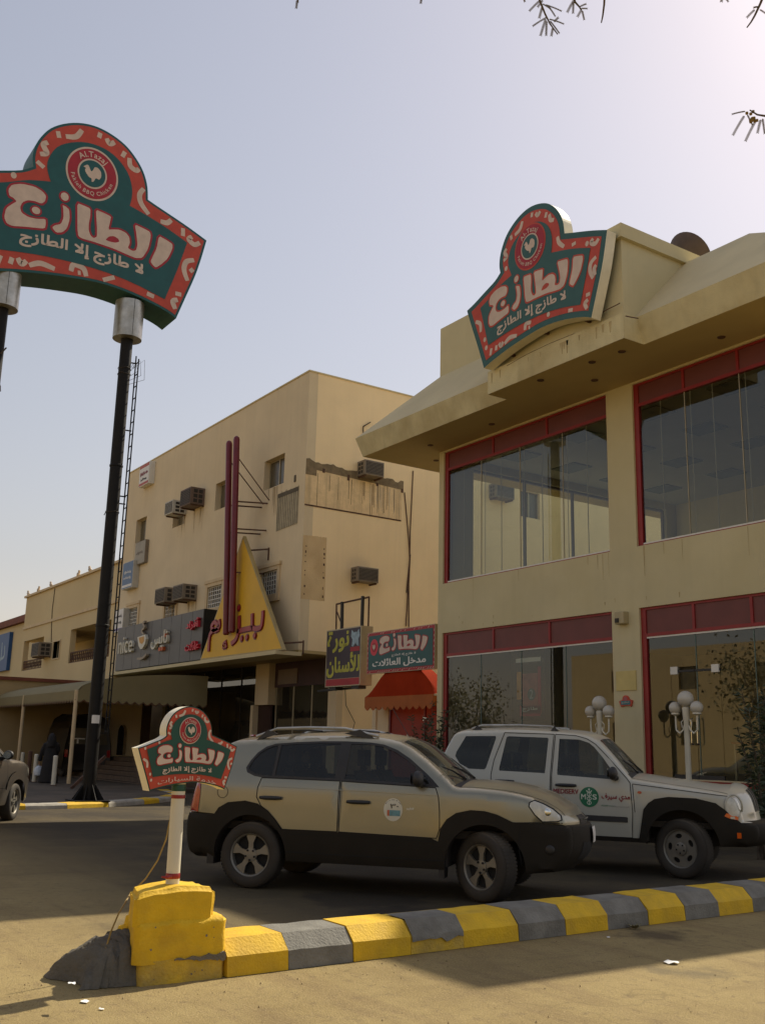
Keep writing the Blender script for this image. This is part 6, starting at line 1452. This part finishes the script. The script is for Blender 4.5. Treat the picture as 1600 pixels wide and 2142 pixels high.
    def build_top(s):
        NV = 16; body = s.bodymb; we = [s.w(*p) for p in s.prof]
        s.parts = {}
        for nm, i0, i1, bw, mt in s.seg:
            vs = []; vv = [-1+2*j/NV for j in range(NV+1)]
            if nm in ('windscreen', 'rear_window'): vv = [-1, -.93]+[-.93+1.86*j/(NV-4) for j in range(1, NV-4)]+[.93, 1]
            n = len(vv)
            for i in range(i0, i1+1):
                for v in vv: vs.append(s.strip_pt(i, v))
            k = i1-i0+1; F_ = lambda js: [(a*n+j, (a+1)*n+j, (a+1)*n+j+1, a*n+j+1) for a in range(k-1) for j in js]
            if nm in ('windscreen', 'rear_window'):
                body.add(vs, F_([0, n-2])); mb = MB(); mb.add(vs, F_(range(1, n-2))); o = mb.build(nm, K[mt], s.t, smooth=True, local=True, recalc=False, sharp=60)
            elif mt == 'paint' and nm != 'bonnet': body.add(vs, F_(range(n-1))); continue
            else: mb = MB(); mb.add(vs, F_(range(n-1))); o = mb.build(nm, s.paint if mt == 'paint' else K[mt], s.t, smooth=True, local=True, recalc=False, sharp=60)
            s.parts[nm] = (o, i0, i1)
            if nm == 'bonnet':
                g = MB()
                for v in (-1, 1):
                    ids = [i0+(i1-i0)*k_/20 for k_ in range(21)]
                    for a, b in zip(ids, ids[1:]): g.quad(s.strip_pt(a, v*.985, .004), s.strip_pt(b, v*.985, .004), s.strip_pt(b, v*.972, .004), s.strip_pt(a, v*.972, .004))
                g.build('seam', K['seam'], o, local=True, recalc=False, weld=False)
        body.build('body', s.paint, s.t, smooth=True, local=True, recalc=False, sharp=50)
        S = s.S; u = MB(); ax = S['arch'][0][0]; bx = S['arch'][1][0]; r = S['arch'][0][2]
        z0 = S['sill'](1.3)
        u.box(ax+r-.02, bx-r+.02, -.80, .80, z0+.02, .55); u.box(s.prof[0][0]+.06, s.prof[-1][0]-.02, -.55, .55, z0+.05, .62); u.box(s.prof[0][0]+.1, s.prof[-1][0]-.15, -.74, .74, .62 if True else 0, .70)
        for cx in (ax, bx):
            for sg in (-1, 1):
                ring = [(cx+(r+.01)*math.cos(math.pi*k/14), S['arch'][0][1]+(r+.01)*math.sin(math.pi*k/14)) for k in range(15)]
                vs = [(x, sg*.55, z) for x, z in ring]+[(x, sg*(s.w(x, z)-.015), z) for x, z in ring]
                u.add(vs, [(i, i+1, 16+i, 15+i) for i in range(14)]); u.add([vs[i] for i in range(15)], [tuple(range(15))])
        u.build('underbody', K['dark'], s.t, local=True)
    def wheels(s):
        S = s.S; r = S['tyre']; wd = .115
        for cx in (S['arch'][0][0], S['arch'][1][0]):
            for sg in (-1, 1):
                steer = S['steer'] if cx > 1 else 0
                M_ = Matrix.Translation((cx, sg*S['track'], r)) @ Matrix.Rotation(steer, 4, 'Z') @ Matrix.Scale(sg, 4, (0, 1, 0))
                ty = MB(); pr = [(r*.64, -.09), (r*.67, -wd+.012), (r*.80, -wd), (r*.93, -wd+.012), (r*.985, -wd+.035), (r, -.05), (r, .05), (r*.985, wd-.035), (r*.93, wd-.012), (r*.80, wd), (r*.67, wd-.012), (r*.64, .09)]
                ty.lathe(pr, (0, 0, 0), 48, 'y', cap=False)
                for k in range(60):
                    a = 2*math.pi*k/60
                    for y0, y1 in ((-.085, -.03), (-.022, .022), (.03, .085)):
                        a2 = a+(.02 if y0 > -.03 else 0); c, s_ = math.cos(a2), math.sin(a2); tq = .032
                        ty.add([((r+.004)*math.cos(a2+e), y, (r+.004)*math.sin(a2+e)) for e in (-tq, tq) for y in (y0, y1)], [(0, 1, 3, 2)])
                ty.xf(M_); W = ty.build('wheel', K['tyre'], s.t, smooth=True, local=True, sharp=40, weld=False)
                rm = MB(); R0 = r*.645
                rm.lathe([(R0*.90, .02), (R0*.93, .085), (R0, .098), (R0*1.02, .09), (R0, .075)], (0, 0, 0), 48, 'y', cap=False)
                f2 = lambda d: (lambda u, v: (u, d, v))
                if S['rim'] == 'spoke':
                    for k in range(5):
                        a = 2*math.pi*k/5+math.pi/2; ca, sa = math.cos(a), math.sin(a); rot = lambda u, v: (u*ca-v*sa, u*sa+v*ca)
                        sp = [rot(*p) for p in ((.03, -.030), (R0*.55, -.026), (R0*.92, -.062), (R0*.92, .062), (R0*.55, .026), (.03, .030))]
                        slab(rm, sp, [], f2(.075), (0, -.03, 0))
                    rm.lathe([(.075, .05), (.072, .082), (.035, .088), (0, .088)], (0, 0, 0), 24, 'y')
                else:
                    hol = []
                    for k in range(5):
                        a = 2*math.pi*k/5+.5; cx_, cz_ = R0*.66*math.cos(a), R0*.66*math.sin(a)
                        hol.append([(cx_+.030*math.cos(t)*math.cos(a)-.048*math.sin(t)*math.sin(a), cz_+.030*math.cos(t)*math.sin(a)+.048*math.sin(t)*math.cos(a)) for t in [2*math.pi*q/16 for q in range(16)]])
                    slab(rm, circ(0, 0, R0*.92, n=40), hol, f2(.07), (0, -.02, 0))
                    rm.lathe([(.085, .05), (.08, .085), (.06, .092), (0, .092)], (0, 0, 0), 24, 'y')
                rm.xf(M_); rm.build('rim', K['rim'], W, smooth=True, local=True, sharp=30, weld=False)
                hb = MB(); hb.lathe([(R0*.90, .03), (0, .025)], (0, 0, 0), 24, 'y')
                for k in range(5): a = 2*math.pi*k/5+.9; hb.lathe([(.011, .085), (.011, .098), (0, .098)], (.055*math.cos(a), 0, .055*math.sin(a)), 8, 'y')
                hb.xf(M_); hb.build('hub', K['seam'], W, local=True, weld=False)
    def cabin(s):
        S = s.S; x0, x1 = S['cabin']; q = MB()
        q.box(x0, x1+.35, -.68, .68, .55, .62); q.box(x1+.05, x1+.45, -.66, .66, .85, 1.08); q.box(x0-.2, x0+.35, -.66, .66, .62, .95)
        q.build('interior', K['dark'], s.t, local=True)
        for y in (-.36, .36):
            for x in (x0+1.30, x0+.45):
                q = MB()
                q.box(x, x+.5, y-.25, y+.25, .62, .92); q.add([(x-.20, y-.24, 1.28), (x-.20, y+.24, 1.28), (x-.08, y+.24, 1.28), (x-.08, y-.24, 1.28), (x-.02, y-.25, .85), (x-.02, y+.25, .85), (x+.12, y+.25, .85), (x+.12, y-.25, .85)], [(0, 1, 2, 3), (0, 1, 5, 4), (2, 3, 7, 6), (0, 3, 7, 4), (1, 2, 6, 5), (4, 5, 6, 7)])
                q.box(x-.20, x-.11, y-.13, y+.13, 1.34, 1.52); q.box(x-.17, x-.14, y-.06, y+.06, 1.27, 1.34)
                q.build('seat', K['seat'], s.t, local=True, bevel=.02)
        q = MB(); c = Vector((x1-.02, .36, 1.06)); q.tube([c+Vector((.06*math.sin(a), .18*math.cos(a), .17*math.sin(a))) for a in [2*math.pi*k/20 for k in range(21)]], .014, 6); q.build('steering_wheel', K['blackpaint'], s.t, local=True, smooth=True)
    def patch(s, t0, t1, v0, v1, off=.005, nt=6, nv=4):
        mb = MB(); vs = [s.strip_pt(t0+(t1-t0)*i/nt, v0+(v1-v0)*j/nv, off) for i in range(nt+1) for j in range(nv+1)]
        return mb.add(vs, [(i*(nv+1)+j, (i+1)*(nv+1)+j, (i+1)*(nv+1)+j+1, i*(nv+1)+j+1) for i in range(nt) for j in range(nv)])
    def decal(s, poly, off, mb, m=0):
        P, T = fill(poly); return mb.add([s.side(x, z, off) for x, z in P], T, m)
    def mirrors(s, x, z, sx=.10, sz=.10):
        for sg in (-1, 1):
            q = MB(); b = s.side(x, z, 0, sg); q.ball(b+Vector((0, sg*.13, .03)), .1, 16, sq=(.62, 1.05, .88)); q.tube([b+Vector((.03, -sg*.03, -.04)), b+Vector((0, sg*.06, -.02))], [.04, .035], 8); M_ = q.build('mirror', K['blackpaint'], s.t, smooth=True, local=True)
            q = MB(); q.add([(p[0], p[1], p[2]) for p in [b+Vector((-.066, sg*.13+.08*math.cos(a), .03+.065*math.sin(a))) for a in [2*math.pi*k/16 for k in range(16)]]], [tuple(range(16))]); q.build('mirror_glass', K['chrome'], M_, local=True)
    def rails(s, pts, y, r=.018):
        for sg in (-1, 1):
            q = MB(); P_ = [Vector((x, sg*y, z)) for x, z in pts]; q.tube(P_, r, 8); o = q.build('roof_rail', K['steel'], s.t, smooth=True, local=True)
            q = MB()
            for a, b in ((0, 1), (len(pts)-1, len(pts)-2)):
                A_, B_ = P_[a], P_[b]; e = A_+(B_-A_)*.55; q.add([A_+Vector((0, -.03, -.05)), A_+Vector((0, .03, -.05)), e+Vector((0, .022, .028)), e+Vector((0, -.022, .028)), B_+Vector((0, -.03, -.055)), B_+Vector((0, .03, -.055))], [(0, 1, 2, 3), (3, 2, 5, 4), (0, 3, 4), (1, 2, 5), (0, 1, 5, 4)])
            q.build('rail_foot', K['blackpaint'], o, local=True)
def circle_arc(cx, cz, r, a0, a1, n=14): return [(cx+r*math.cos(R(a0+(a1-a0)*k/n)), cz+r*math.sin(R(a0+(a1-a0)*k/n))) for k in range(n+1)]
# --- compact sport utility car
def tucson_spec(clad='clad', steer=R(-32)):
    sill = lambda x: .31
    A = ((0, .36, .425), (2.63, .36, .425))
    dlo = [(-.122, 1.293), (-.085, 1.371), (-.016, 1.462), (.073, 1.530), (.183, 1.566), (.44, 1.590), (.75, 1.606), (1.02, 1.610), (1.31, 1.603), (1.47, 1.583), (1.63, 1.527), (1.789, 1.437), (1.983, 1.290), (2.06, 1.225), (2.14, 1.148), (2.036, 1.150), (1.532, 1.165), (1.001, 1.180), (.459, 1.189), (.091, 1.191), (-.002, 1.205), (-.097, 1.242)]
    q_gl = [(-.09, 1.29), (-.055, 1.37), (.01, 1.45), (.085, 1.505), (.17, 1.54), (.215, 1.545), (.21, 1.215), (.09, 1.215), (.0, 1.232), (-.07, 1.262)]
    r_gl = [(.255, 1.55), (.45, 1.566), (.75, 1.581), (.965, 1.583), (.955, 1.206), (.45, 1.213), (.245, 1.216)]
    f_gl = [(1.085, 1.583), (1.31, 1.578), (1.46, 1.558), (1.61, 1.503), (1.76, 1.418), (1.86, 1.345), (1.865, 1.18), (1.53, 1.190), (1.07, 1.202)]
    f_gl2 = [(1.90, 1.31), (1.975, 1.255), (2.03, 1.205), (2.03, 1.178), (1.90, 1.180)]
    d_f = [(1.03, .645), (1.035, 1.178), (1.532, 1.162), (2.10, 1.142), (2.135, 1.05), (2.15, .9), (2.152, .72), (2.12, .626)]
    d_r = [(.375, .645), (.30, .735), (.20, .83), (.115, .885), (.055, .98), (.06, 1.08), (.091, 1.188), (.459, 1.186), (1.018, 1.179), (1.013, .645)]
    clad_p = [(-.90, .30), (-.92, .70), (-.80, .775), (-.44, .779), (-.391, .849), (-.282, .910), (-.08, .935), (.069, .907), (.201, .835), (.297, .738), (.374, .641), (1.02, .641), (2.06, .624), (2.139, .59), (2.163, .725), (2.23, .824), (2.331, .892), (2.483, .927), (2.634, .922), (2.768, .891), (2.93, .822), (3.10, .815), (3.45, .80), (3.75, .80), (3.80, .20), (2, .1), (0, .1)]
    hl = [(3.09, .985), (3.10, 1.03), (3.15, 1.055), (3.24, 1.022), (3.34, .970), (3.42, .902), (3.43, .85), (3.38, .833), (3.23, .828), (3.15, .90)]
    tl = [(-.86, .785), (-.80, 1.02), (-.74, 1.14), (-.665, 1.12), (-.655, .98), (-.67, .79)]
    return dict(profile=[('rear_bumper', [(-.70, .30), (-.80, .36), (-.845, .50), (-.85, .66), (-.83, .76)], .05, clad), ('tailgate', [(-.83, .76), (-.80, .90), (-.765, 1.05), (-.715, 1.18)], .05, 'paint'), ('rear_window', [(-.715, 1.18), (-.60, 1.37), (-.47, 1.51), (-.40, 1.56)], .05, 'carglass'), ('roof', [(-.40, 1.56), (-.32, 1.588), (-.15, 1.603), (.25, 1.645), (.80, 1.668), (1.16, 1.670), (1.45, 1.652), (1.66, 1.61)], .05, 'paint'), ('windscreen', [(1.66, 1.61), (1.80, 1.545), (1.98, 1.420), (2.16, 1.283), (2.29, 1.168)], .06, 'windscreen'), ('cowl', [(2.29, 1.168), (2.36, 1.150)], .06, 'blackpaint'), ('bonnet', [(2.36, 1.150), (2.53, 1.150), (2.84, 1.130), (3.08, 1.085), (3.25, 1.028), (3.38, .955), (3.44, .895)], .07, 'paint'), ('grille', [(3.44, .895), (3.465, .84), (3.47, .80)], .16, 'paint'), ('front_bumper', [(3.47, .80), (3.515, .775), (3.53, .65), (3.51, .52), (3.44, .42), (3.34, .33)], .15, clad)],
        half=[(.25, .82), (.36, .865), (.55, .885), (.70, .892), (.95, .892), (1.08, .882), (1.16, .862), (1.19, .848), (1.40, .765), (1.56, .695), (1.70, .63)], nose=(2.75, 3.56, .22, 2.3), stern=(-.30, -.86, .13, 2.2), round=.075, arch=A, sill=sill, tyre=.355, track=.775, rim='spoke', steer=steer, cabin=(.0, 1.75),
        regions=[('quarter_window', q_gl, -.006, 'carglass', None), ('window:r', r_gl, -.006, 'carglass', 'door:r'), ('window:f', f_gl, -.006, 'carglass', 'door:f'), ('window:v', f_gl2, -.006, 'carglass', 'door:f'), ('window_trim', dlo, .002, 'blackpaint', None), ('headlamp', offset_poly(hl, .012), .008, 'headlamp', None), ('headlamp_trim', hl, .005, 'seam', None), ('tail_lamp', tl, .006, 'tail', None), ('cladding', clad_p, .022, clad, None), ('door:f', d_f, .0, 'paint', None, (1.25, .965)), ('door:r', d_r, .0, 'paint', None, (.23, .975))])
HDc = R(40.5); dv = Vector((math.cos(HDc), math.sin(HDc), 0)); lv = Vector((-math.sin(HDc), math.cos(HDc), 0))
rc = onZ(525, 1857); o_ = rc+lv*.79
car = Car(tucson_spec(), 'silver_car', 'dusty silver sport utility car with dark cladding and a round door sticker', 'car', (o_.x, o_.y, 0), HDc, K['silver'])
car.mirrors(1.93, 1.20); car.rails([(-.10, 1.64), (.16, 1.735), (.55, 1.752), (.98, 1.750), (1.38, 1.672)], .60)
q = MB(); q.box(.25, .31, -.60, .60, 1.725, 1.745); q.box(1.0, 1.06, -.60, .60, 1.725, 1.745); q.build('cross_bar', K['blackpaint'], car.t, local=True, bevel=.006)
q = MB(); q.ball((-.36, 0, 1.655), .03, 8, sq=(1, 6, .5)); q.build('brake_lamp', K['tail'], car.t, local=True)
gi = [sg for sg in car.seg if sg[0] == 'grille'][0]; bi = [sg for sg in car.seg if sg[0] == 'front_bumper'][0]
q = car.patch(gi[1]+.4, gi[2]+1.5, -.55, -.08); q.merge(car.patch(gi[1]+.4, gi[2]+1.5, .08, .55)); q.build('grille_mesh', K['grille'], car.t, local=True, smooth=True, recalc=False)
q = car.patch(gi[1]+3.2, gi[1]+3.7, -.56, .56, .02); q.build('grille_bar', K['chrome'], car.t, local=True, smooth=True, recalc=False)
q = car.patch(bi[1]+9, bi[1]+15, -.70, .70, .005); q.build('lower_grille', K['seam'], car.t, local=True, smooth=True, recalc=False)
q = car.patch(bi[1]+4.5, bi[1]+9.5, -.27, .27, .03); q.build('number_plate', K['white_sign'], car.t, local=True, recalc=False)
q = MB(); c = car.side(3.27, .93, .012); q.ball(c+Vector((-.01, .02, 0)), .06, 14, sq=(1, .35, .8)); c = car.side(3.37, .885, .010); q.ball(c+Vector((-.01, .03, 0)), .04, 12, sq=(1, .4, .8)); q.build('lamp_bulb', K['chrome'], car.t, local=True, smooth=True)
q = MB(); car.decal(circ(1.64, .90, .105, .12, 28), .004, q, 0); car.decal(rect(1.60, 1.72, .835, .895), .0055, q, 1); car.decal(rect(1.575, 1.60, .835, .895), .0055, q, 2)
write(q, '٣٠', 1.61, 1.70, .915, .960, lambda u, v: car.side(u, v, .0065), 3, bold=.02)
write_arc(q, 'ــ ـ ــ ـ ــ', 1.64, .90, .118, .05, math.pi/2, lambda u, v: car.side(u, v, .004), 4)
scribble(q, 1.79, 1.87, .90, .93, lambda u, v: car.side(u, v, .004), 5)
q.mi = 0; q.m = q.m[:]; q.m = [min(a, 3) for a in q.m]
q.build('door_sticker', [M('sticker_white', (.62, .60, .5), .5), M('sticker_blue', (.12, .28, .33), .5, .3, 20), M('sticker_orange', (.5, .12, .05), .5), K['blackpaint']], car.t, local=True, recalc=False, weld=False)
for k in (0, 1):
    y = (-.30, .25)[k]; bs = car.strip_pt([sg for sg in car.seg if sg[0] == 'cowl'][0][1]+1, y/.8, .01); q = MB(); q.tube([bs, bs+Vector((-.10, -.25, .09)), bs+Vector((-.16, -.52, .135))], [.012, .009, .006], 6); q.build('wiper', K['seam'], car.t, local=True)
def seam_line(c, pts, w_=.006, mt='seam', off=.026):
    q = MB()
    for a, b in zip(pts, pts[1:]):
        k = max(1, int(math.dist(a, b)/.06))
        for j in range(k):
            p = (a[0]+(b[0]-a[0])*j/k, a[1]+(b[1]-a[1])*j/k); r_ = (a[0]+(b[0]-a[0])*(j+1)/k, a[1]+(b[1]-a[1])*(j+1)/k); l = math.dist(p, r_); nx_, nz_ = -(r_[1]-p[1])/l*w_/2, (r_[0]-p[0])/l*w_/2
            q.add([c.side(p[0]+nx_, p[1]+nz_, off), c.side(r_[0]+nx_, r_[1]+nz_, off), c.side(r_[0]-nx_, r_[1]-nz_, off), c.side(p[0]-nx_, p[1]-nz_, off)], [(0, 1, 2, 3)])
    q.build('seam', K[mt], c.t, local=True, recalc=False, weld=False)
seam_line(car, [(2.93, .815), (3.12, .822), (3.43, .822)], .010, 'seam', .004); seam_line(car, [(3.02, .80), (2.99, .60), (3.02, .40)], .006); seam_line(car, circ(-.36, 1.02, .065, .065, 16)+[(-.295, 1.02)], .005, 'seam', .004)
seam_line(car, [(.43, .41), (2.2, .40)], .012, 'seam'); seam_line(car, [(.44, .60), (1.0, .605), (2.08, .592)], .006)
seam_line(car, [(.10, 1.10), (1.0, 1.085), (2.13, 1.06)], .006, 'silver', .006)
q = MB(); c = car.side(3.30, .56, .026); q.ball(c, .055, 14, sq=(1, .3, .85)); q.build('fog_lamp', K['blackpaint'], car.t, local=True, smooth=True)
q = MB(); q.box(-.52, -.44, -.86, -.66, .24, .50); q.box(2.14, 2.20, -.86, -.66, .22, .42); q.build('mud_flap', K['blackpaint'], car.t, local=True)
q = MB(); q.tube([(1.5, .35, 1.68), (1.28, .35, 2.02)], .004, 5); q.build('aerial', K['blackpaint'], car.t, local=True)
# --- boxy white off-road car
def jeep_spec():
    sill = lambda x: .42; A = ((0, .40, .46), (2.649, .40, .455))
    w1 = [(-.30, 1.740), (.135, 1.750), (.143, 1.72), (.028, 1.310), (.004, 1.288), (-.22, 1.292), (-.36, 1.36), (-.435, 1.46), (-.42, 1.52)]
    w2 = [(.325, 1.750), (.88, 1.738), (.89, 1.72), (.862, 1.262), (.225, 1.278), (.215, 1.30), (.295, 1.735)]
    w3 = [(1.043, 1.727), (1.318, 1.722), (1.453, 1.680), (1.524, 1.625), (1.647, 1.485), (1.855, 1.205), (1.036, 1.245), (1.03, 1.27)]
    d_f = [(.955, .475), (.955, 1.25), (.985, 1.79), (1.27, 1.775), (1.42, 1.735), (1.54, 1.665), (1.68, 1.53), (1.955, 1.235), (2.005, 1.17), (2.03, .80), (2.015, .475)]
    d_r = [(.42, .475), (.40, .62), (.26, .78), (.115, .87), (.105, 1.22), (.135, 1.42), (.262, 1.80), (.965, 1.79), (.938, 1.25), (.938, .475)]
    fl_f = [(2.089, .40), (2.171, .842), (2.235, .925), (2.316, .980), (2.491, 1.012), (2.837, 1.006), (3.075, .955), (3.19, .872), (3.28, .795), (3.37, .72), (3.75, .72), (3.75, .25), (2.1, .25)]
    fl_r = [(-.80, .30), (-.80, .66), (-.60, .70), (-.52, .86), (-.36, .97), (-.15, 1.01), (.15, 1.0), (.33, .93), (.44, .80), (.52, .42), (.4, .2)]
    rk = [(.50, .30), (.50, .474), (2.10, .474), (2.12, .30)]
    hl = circ(3.29, .925, .088, .125, 24)
    ts = [(3.175, .80), (3.20, .835), (3.29, .825), (3.345, .785), (3.335, .755), (3.24, .77)]
    sm = circ(2.125, 1.055, .028, .018, 14)
    ml = [(1.16, .668), (1.15, .742), (1.95, .735), (1.965, .725), (1.962, .668)]; ml2 = [(.52, .668), (.50, .742), (.90, .742), (.90, .668)]
    return dict(profile=[('rear_bumper', [(-.72, .42), (-.82, .48), (-.85, .60), (-.82, .70)], .05, 'clad'), ('tailgate', [(-.82, .70), (-.78, .95), (-.72, 1.20), (-.695, 1.28)], .05, 'paint'), ('rear_window', [(-.695, 1.28), (-.64, 1.46), (-.55, 1.66)], .05, 'carglass'), ('roof', [(-.55, 1.66), (-.49, 1.76), (-.40, 1.808), (-.22, 1.828), (.25, 1.850), (.6, 1.850), (1.0, 1.830), (1.27, 1.812), (1.45, 1.772), (1.575, 1.715)], .045, 'paint'), ('windscreen', [(1.575, 1.715), (1.71, 1.582), (1.853, 1.423), (1.965, 1.282)], .05, 'windscreen'), ('cowl', [(1.965, 1.282), (2.02, 1.225)], .06, 'blackpaint'), ('bonnet', [(2.02, 1.225), (2.25, 1.195), (2.50, 1.165), (2.85, 1.125), (3.12, 1.085), (3.22, 1.060)], .07, 'paint'), ('front_panel', [(3.22, 1.060), (3.30, 1.035), (3.345, .97), (3.375, .86), (3.40, .74)], .20, 'paint'), ('front_bumper', [(3.40, .74), (3.49, .725), (3.56, .69), (3.58, .58), (3.53, .48), (3.42, .42)], .18, 'clad')],
        half=[(.35, .80), (.45, .855), (.65, .885), (.85, .89), (1.05, .885), (1.2, .865), (1.25, .852), (1.5, .785), (1.75, .715), (1.86, .67)], nose=(2.80, 3.50, .17, 2.4), stern=(-.45, -.84, .08, 2.2), round=.075, arch=A, sill=sill, tyre=.37, track=.77, rim='hole', steer=R(-24), cabin=(-.1, 1.55), handle=.14,
        regions=[('quarter_window', w1, -.005, 'carglass', None), ('window:r', w2, -.005, 'carglass', 'door:r'), ('window:f', w3, -.005, 'carglass', 'door:f'), ('headlamp', hl, .010, 'headlamp', None), ('turn_signal', ts, .030, 'amber', None), ('side_marker', sm, .008, 'tail', None), ('moulding:f', ml, .014, 'blackpaint', 'door:f'), ('moulding:r', ml2, .014, 'blackpaint', 'door:r'), ('wheel_flare:f', fl_f, .028, 'clad', None), ('wheel_flare:r', fl_r, .028, 'clad', None), ('rocker', rk, .005, 'clad', None), ('door:f', d_f, 0, 'paint', None, (1.155, 1.115)), ('door:r', d_r, 0, 'paint', None, (.30, 1.14))])
HDc = R(35); dv = Vector((math.cos(HDc), math.sin(HDc), 0)); lv = Vector((-math.sin(HDc), math.cos(HDc), 0))
fc = onZ(1432, 1838); o_ = fc+lv*.78-dv*2.649
jp = Car(jeep_spec(), 'white_car', 'boxy white car with black wheel flares and a round green logo on its door', 'car', (o_.x, o_.y, 0), HDc, K['carwhite'])
jp.mirrors(1.80, 1.26); jp.rails([(-.25, 1.845), (-.10, 1.895), (.45, 1.905), (.90, 1.895), (1.02, 1.850)], .58)
q = MB()
for y in (-.3, 0, .3): q.box(-.15, .85, y-.012, y+.012, 1.885, 1.897)
q.build('roof_strip', K['blackpaint'], jp.t, local=True)
fp_ = [sg for sg in jp.seg if sg[0] == 'front_panel'][0]; fb_ = [sg for sg in jp.seg if sg[0] == 'front_bumper'][0]
q = MB()
for k in range(7): v = -.45+.90*k/6; q.merge(jp.patch(fp_[1]+5, fp_[2]-2.5, v-.045, v+.045, .006, 6, 2))
q.build('grille_slot', K['grille'], jp.t, local=True, smooth=True, recalc=False)
q = MB()
for sg in (-1, 1):
    c = jp.side(3.29, .925, .012, sg); q.lathe([(.0, .0)], (0, 0, 0), 3)
    n = 24; ring = [jp.side(3.29+.10*math.cos(2*math.pi*k/n), .925+.138*math.sin(2*math.pi*k/n), .012, sg) for k in range(n+1)]; q.tube(ring, .014, 6, cap=False)
q.f = [f for f in q.f if len(f) > 2 and max(f) < len(q.v)]; q.m = q.m[:len(q.f)]
q.build('lamp_ring', K['carwhite'], jp.t, local=True, smooth=True, weld=False)
q = MB(); jp.decal([(3.245, .795), (3.295, .795), (3.305, .768), (3.25, .768)], .038, q); q.build('lamp_lens', K['headlamp'], jp.t, local=True, recalc=False)
q = MB(); jp.decal(rect(3.315, 3.365, .53, .60), .036, q); q.build('reflector', K['amber'], jp.t, local=True, recalc=False)
q = jp.patch(fb_[1]+5, fb_[1]+11, -.26, .26, .03); q.build('number_plate', K['white_sign'], jp.t, local=True, recalc=False)
q = MB(); cx_, cz_ = 1.465, .972
jp.decal(circ(cx_, cz_, .128, .130, 36), .004, q, 0)
fj = lambda o: (lambda u, v: jp.side(u, v, o))
write(q, 'M', cx_-.105, cx_-.045, cz_-.03, cz_+.035, fj(.006), 1, bold=.03); write(q, 'S', cx_+.045, cx_+.10, cz_-.03, cz_+.035, fj(.006), 1, bold=.03)
strokes(q, [[(cx_, cz_+.10), (cx_, cz_-.10)]], .010, fj(.006), 1)
strokes(q, [[(cx_+.028*math.sin(a*1.6), cz_-.10+.17*a/6.28) for a in (0, .785, 1.57, 2.356, 3.14, 3.93, 4.71, 5.5, 6.28)], [(cx_-.028*math.sin(a*1.6), cz_-.10+.17*a/6.28) for a in (0, .785, 1.57, 2.356, 3.14, 3.93, 4.71, 5.5, 6.28)]], .010, fj(.007), 1)
strokes(q, [[(cx_-.035, cz_+.085), (cx_-.01, cz_+.05)], [(cx_+.035, cz_+.085), (cx_+.01, cz_+.05)]], .018, fj(.006), 1); flat(q, circ(cx_, cz_+.098, .013, n=10), fj(.0065), 1)
write(q, 'MEDISERV', .985, 1.32, 1.005, 1.065, fj(.005), 2, bold=.03); write(q, arabic('مدي سيرف'), 1.63, 2.0, .925, 1.025, fj(.005), 2, bold=.02)
scribble(q, 1.62, 1.82, .858, .880, fj(.004), 4); 
for i in range(len(q.m)-16, len(q.m)): q.m[i] = 3
n0 = len(q.m); scribble(q, 1.80, 2.0, .853, .875, fj(.004), 6); q.m[n0:] = [3]*(len(q.m)-n0)
q.build('door_lettering', [K['green_logo'], M('pale_logo_mark', (.55, .6, .5), .5), K['maroon_print'], M('faint_grey_print', (.30, .29, .26), .6)], jp.t, local=True, recalc=False, weld=False)
for y in (-.30, .22):
    bs = jp.strip_pt([sg for sg in jp.seg if sg[0] == 'cowl'][0][1]+2, y/.8, .01); q = MB(); q.tube([bs, bs+Vector((-.08, -.22, .10)), bs+Vector((-.13, -.46, .16))], [.012, .009, .006], 6); q.build('wiper', K['seam'], jp.t, local=True)
seam_line(jp, [(.955, .475), (.955, .50)], .006, 'seam', .004); seam_line(jp, [(2.06, .80), (2.035, 1.16), (3.22, 1.045)], .008, 'seam', .004); seam_line(jp, [(2.14, .66), (2.20, .66)], .02, 'seam', .030); seam_line(jp, [(3.20, .70), (3.33, .715), (3.46, .715)], .010, 'seam', .031)
# --- grey car cut by the left edge
cw = onZ(20, 1716); h3 = R(141); d3 = Vector((math.cos(h3), math.sin(h3), 0)); l3 = Vector((-math.sin(h3), math.cos(h3), 0)); o_ = cw+l3*.80-d3*2.63
SPG = tucson_spec(clad='cargrey', steer=R(6)); 
gc = Car(SPG, 'grey_car', 'dark grey car cut off by the left edge, only its front corner showing', 'car', (o_.x, o_.y, 0), h3, K['cargrey'])
gc.mirrors(1.93, 1.22)
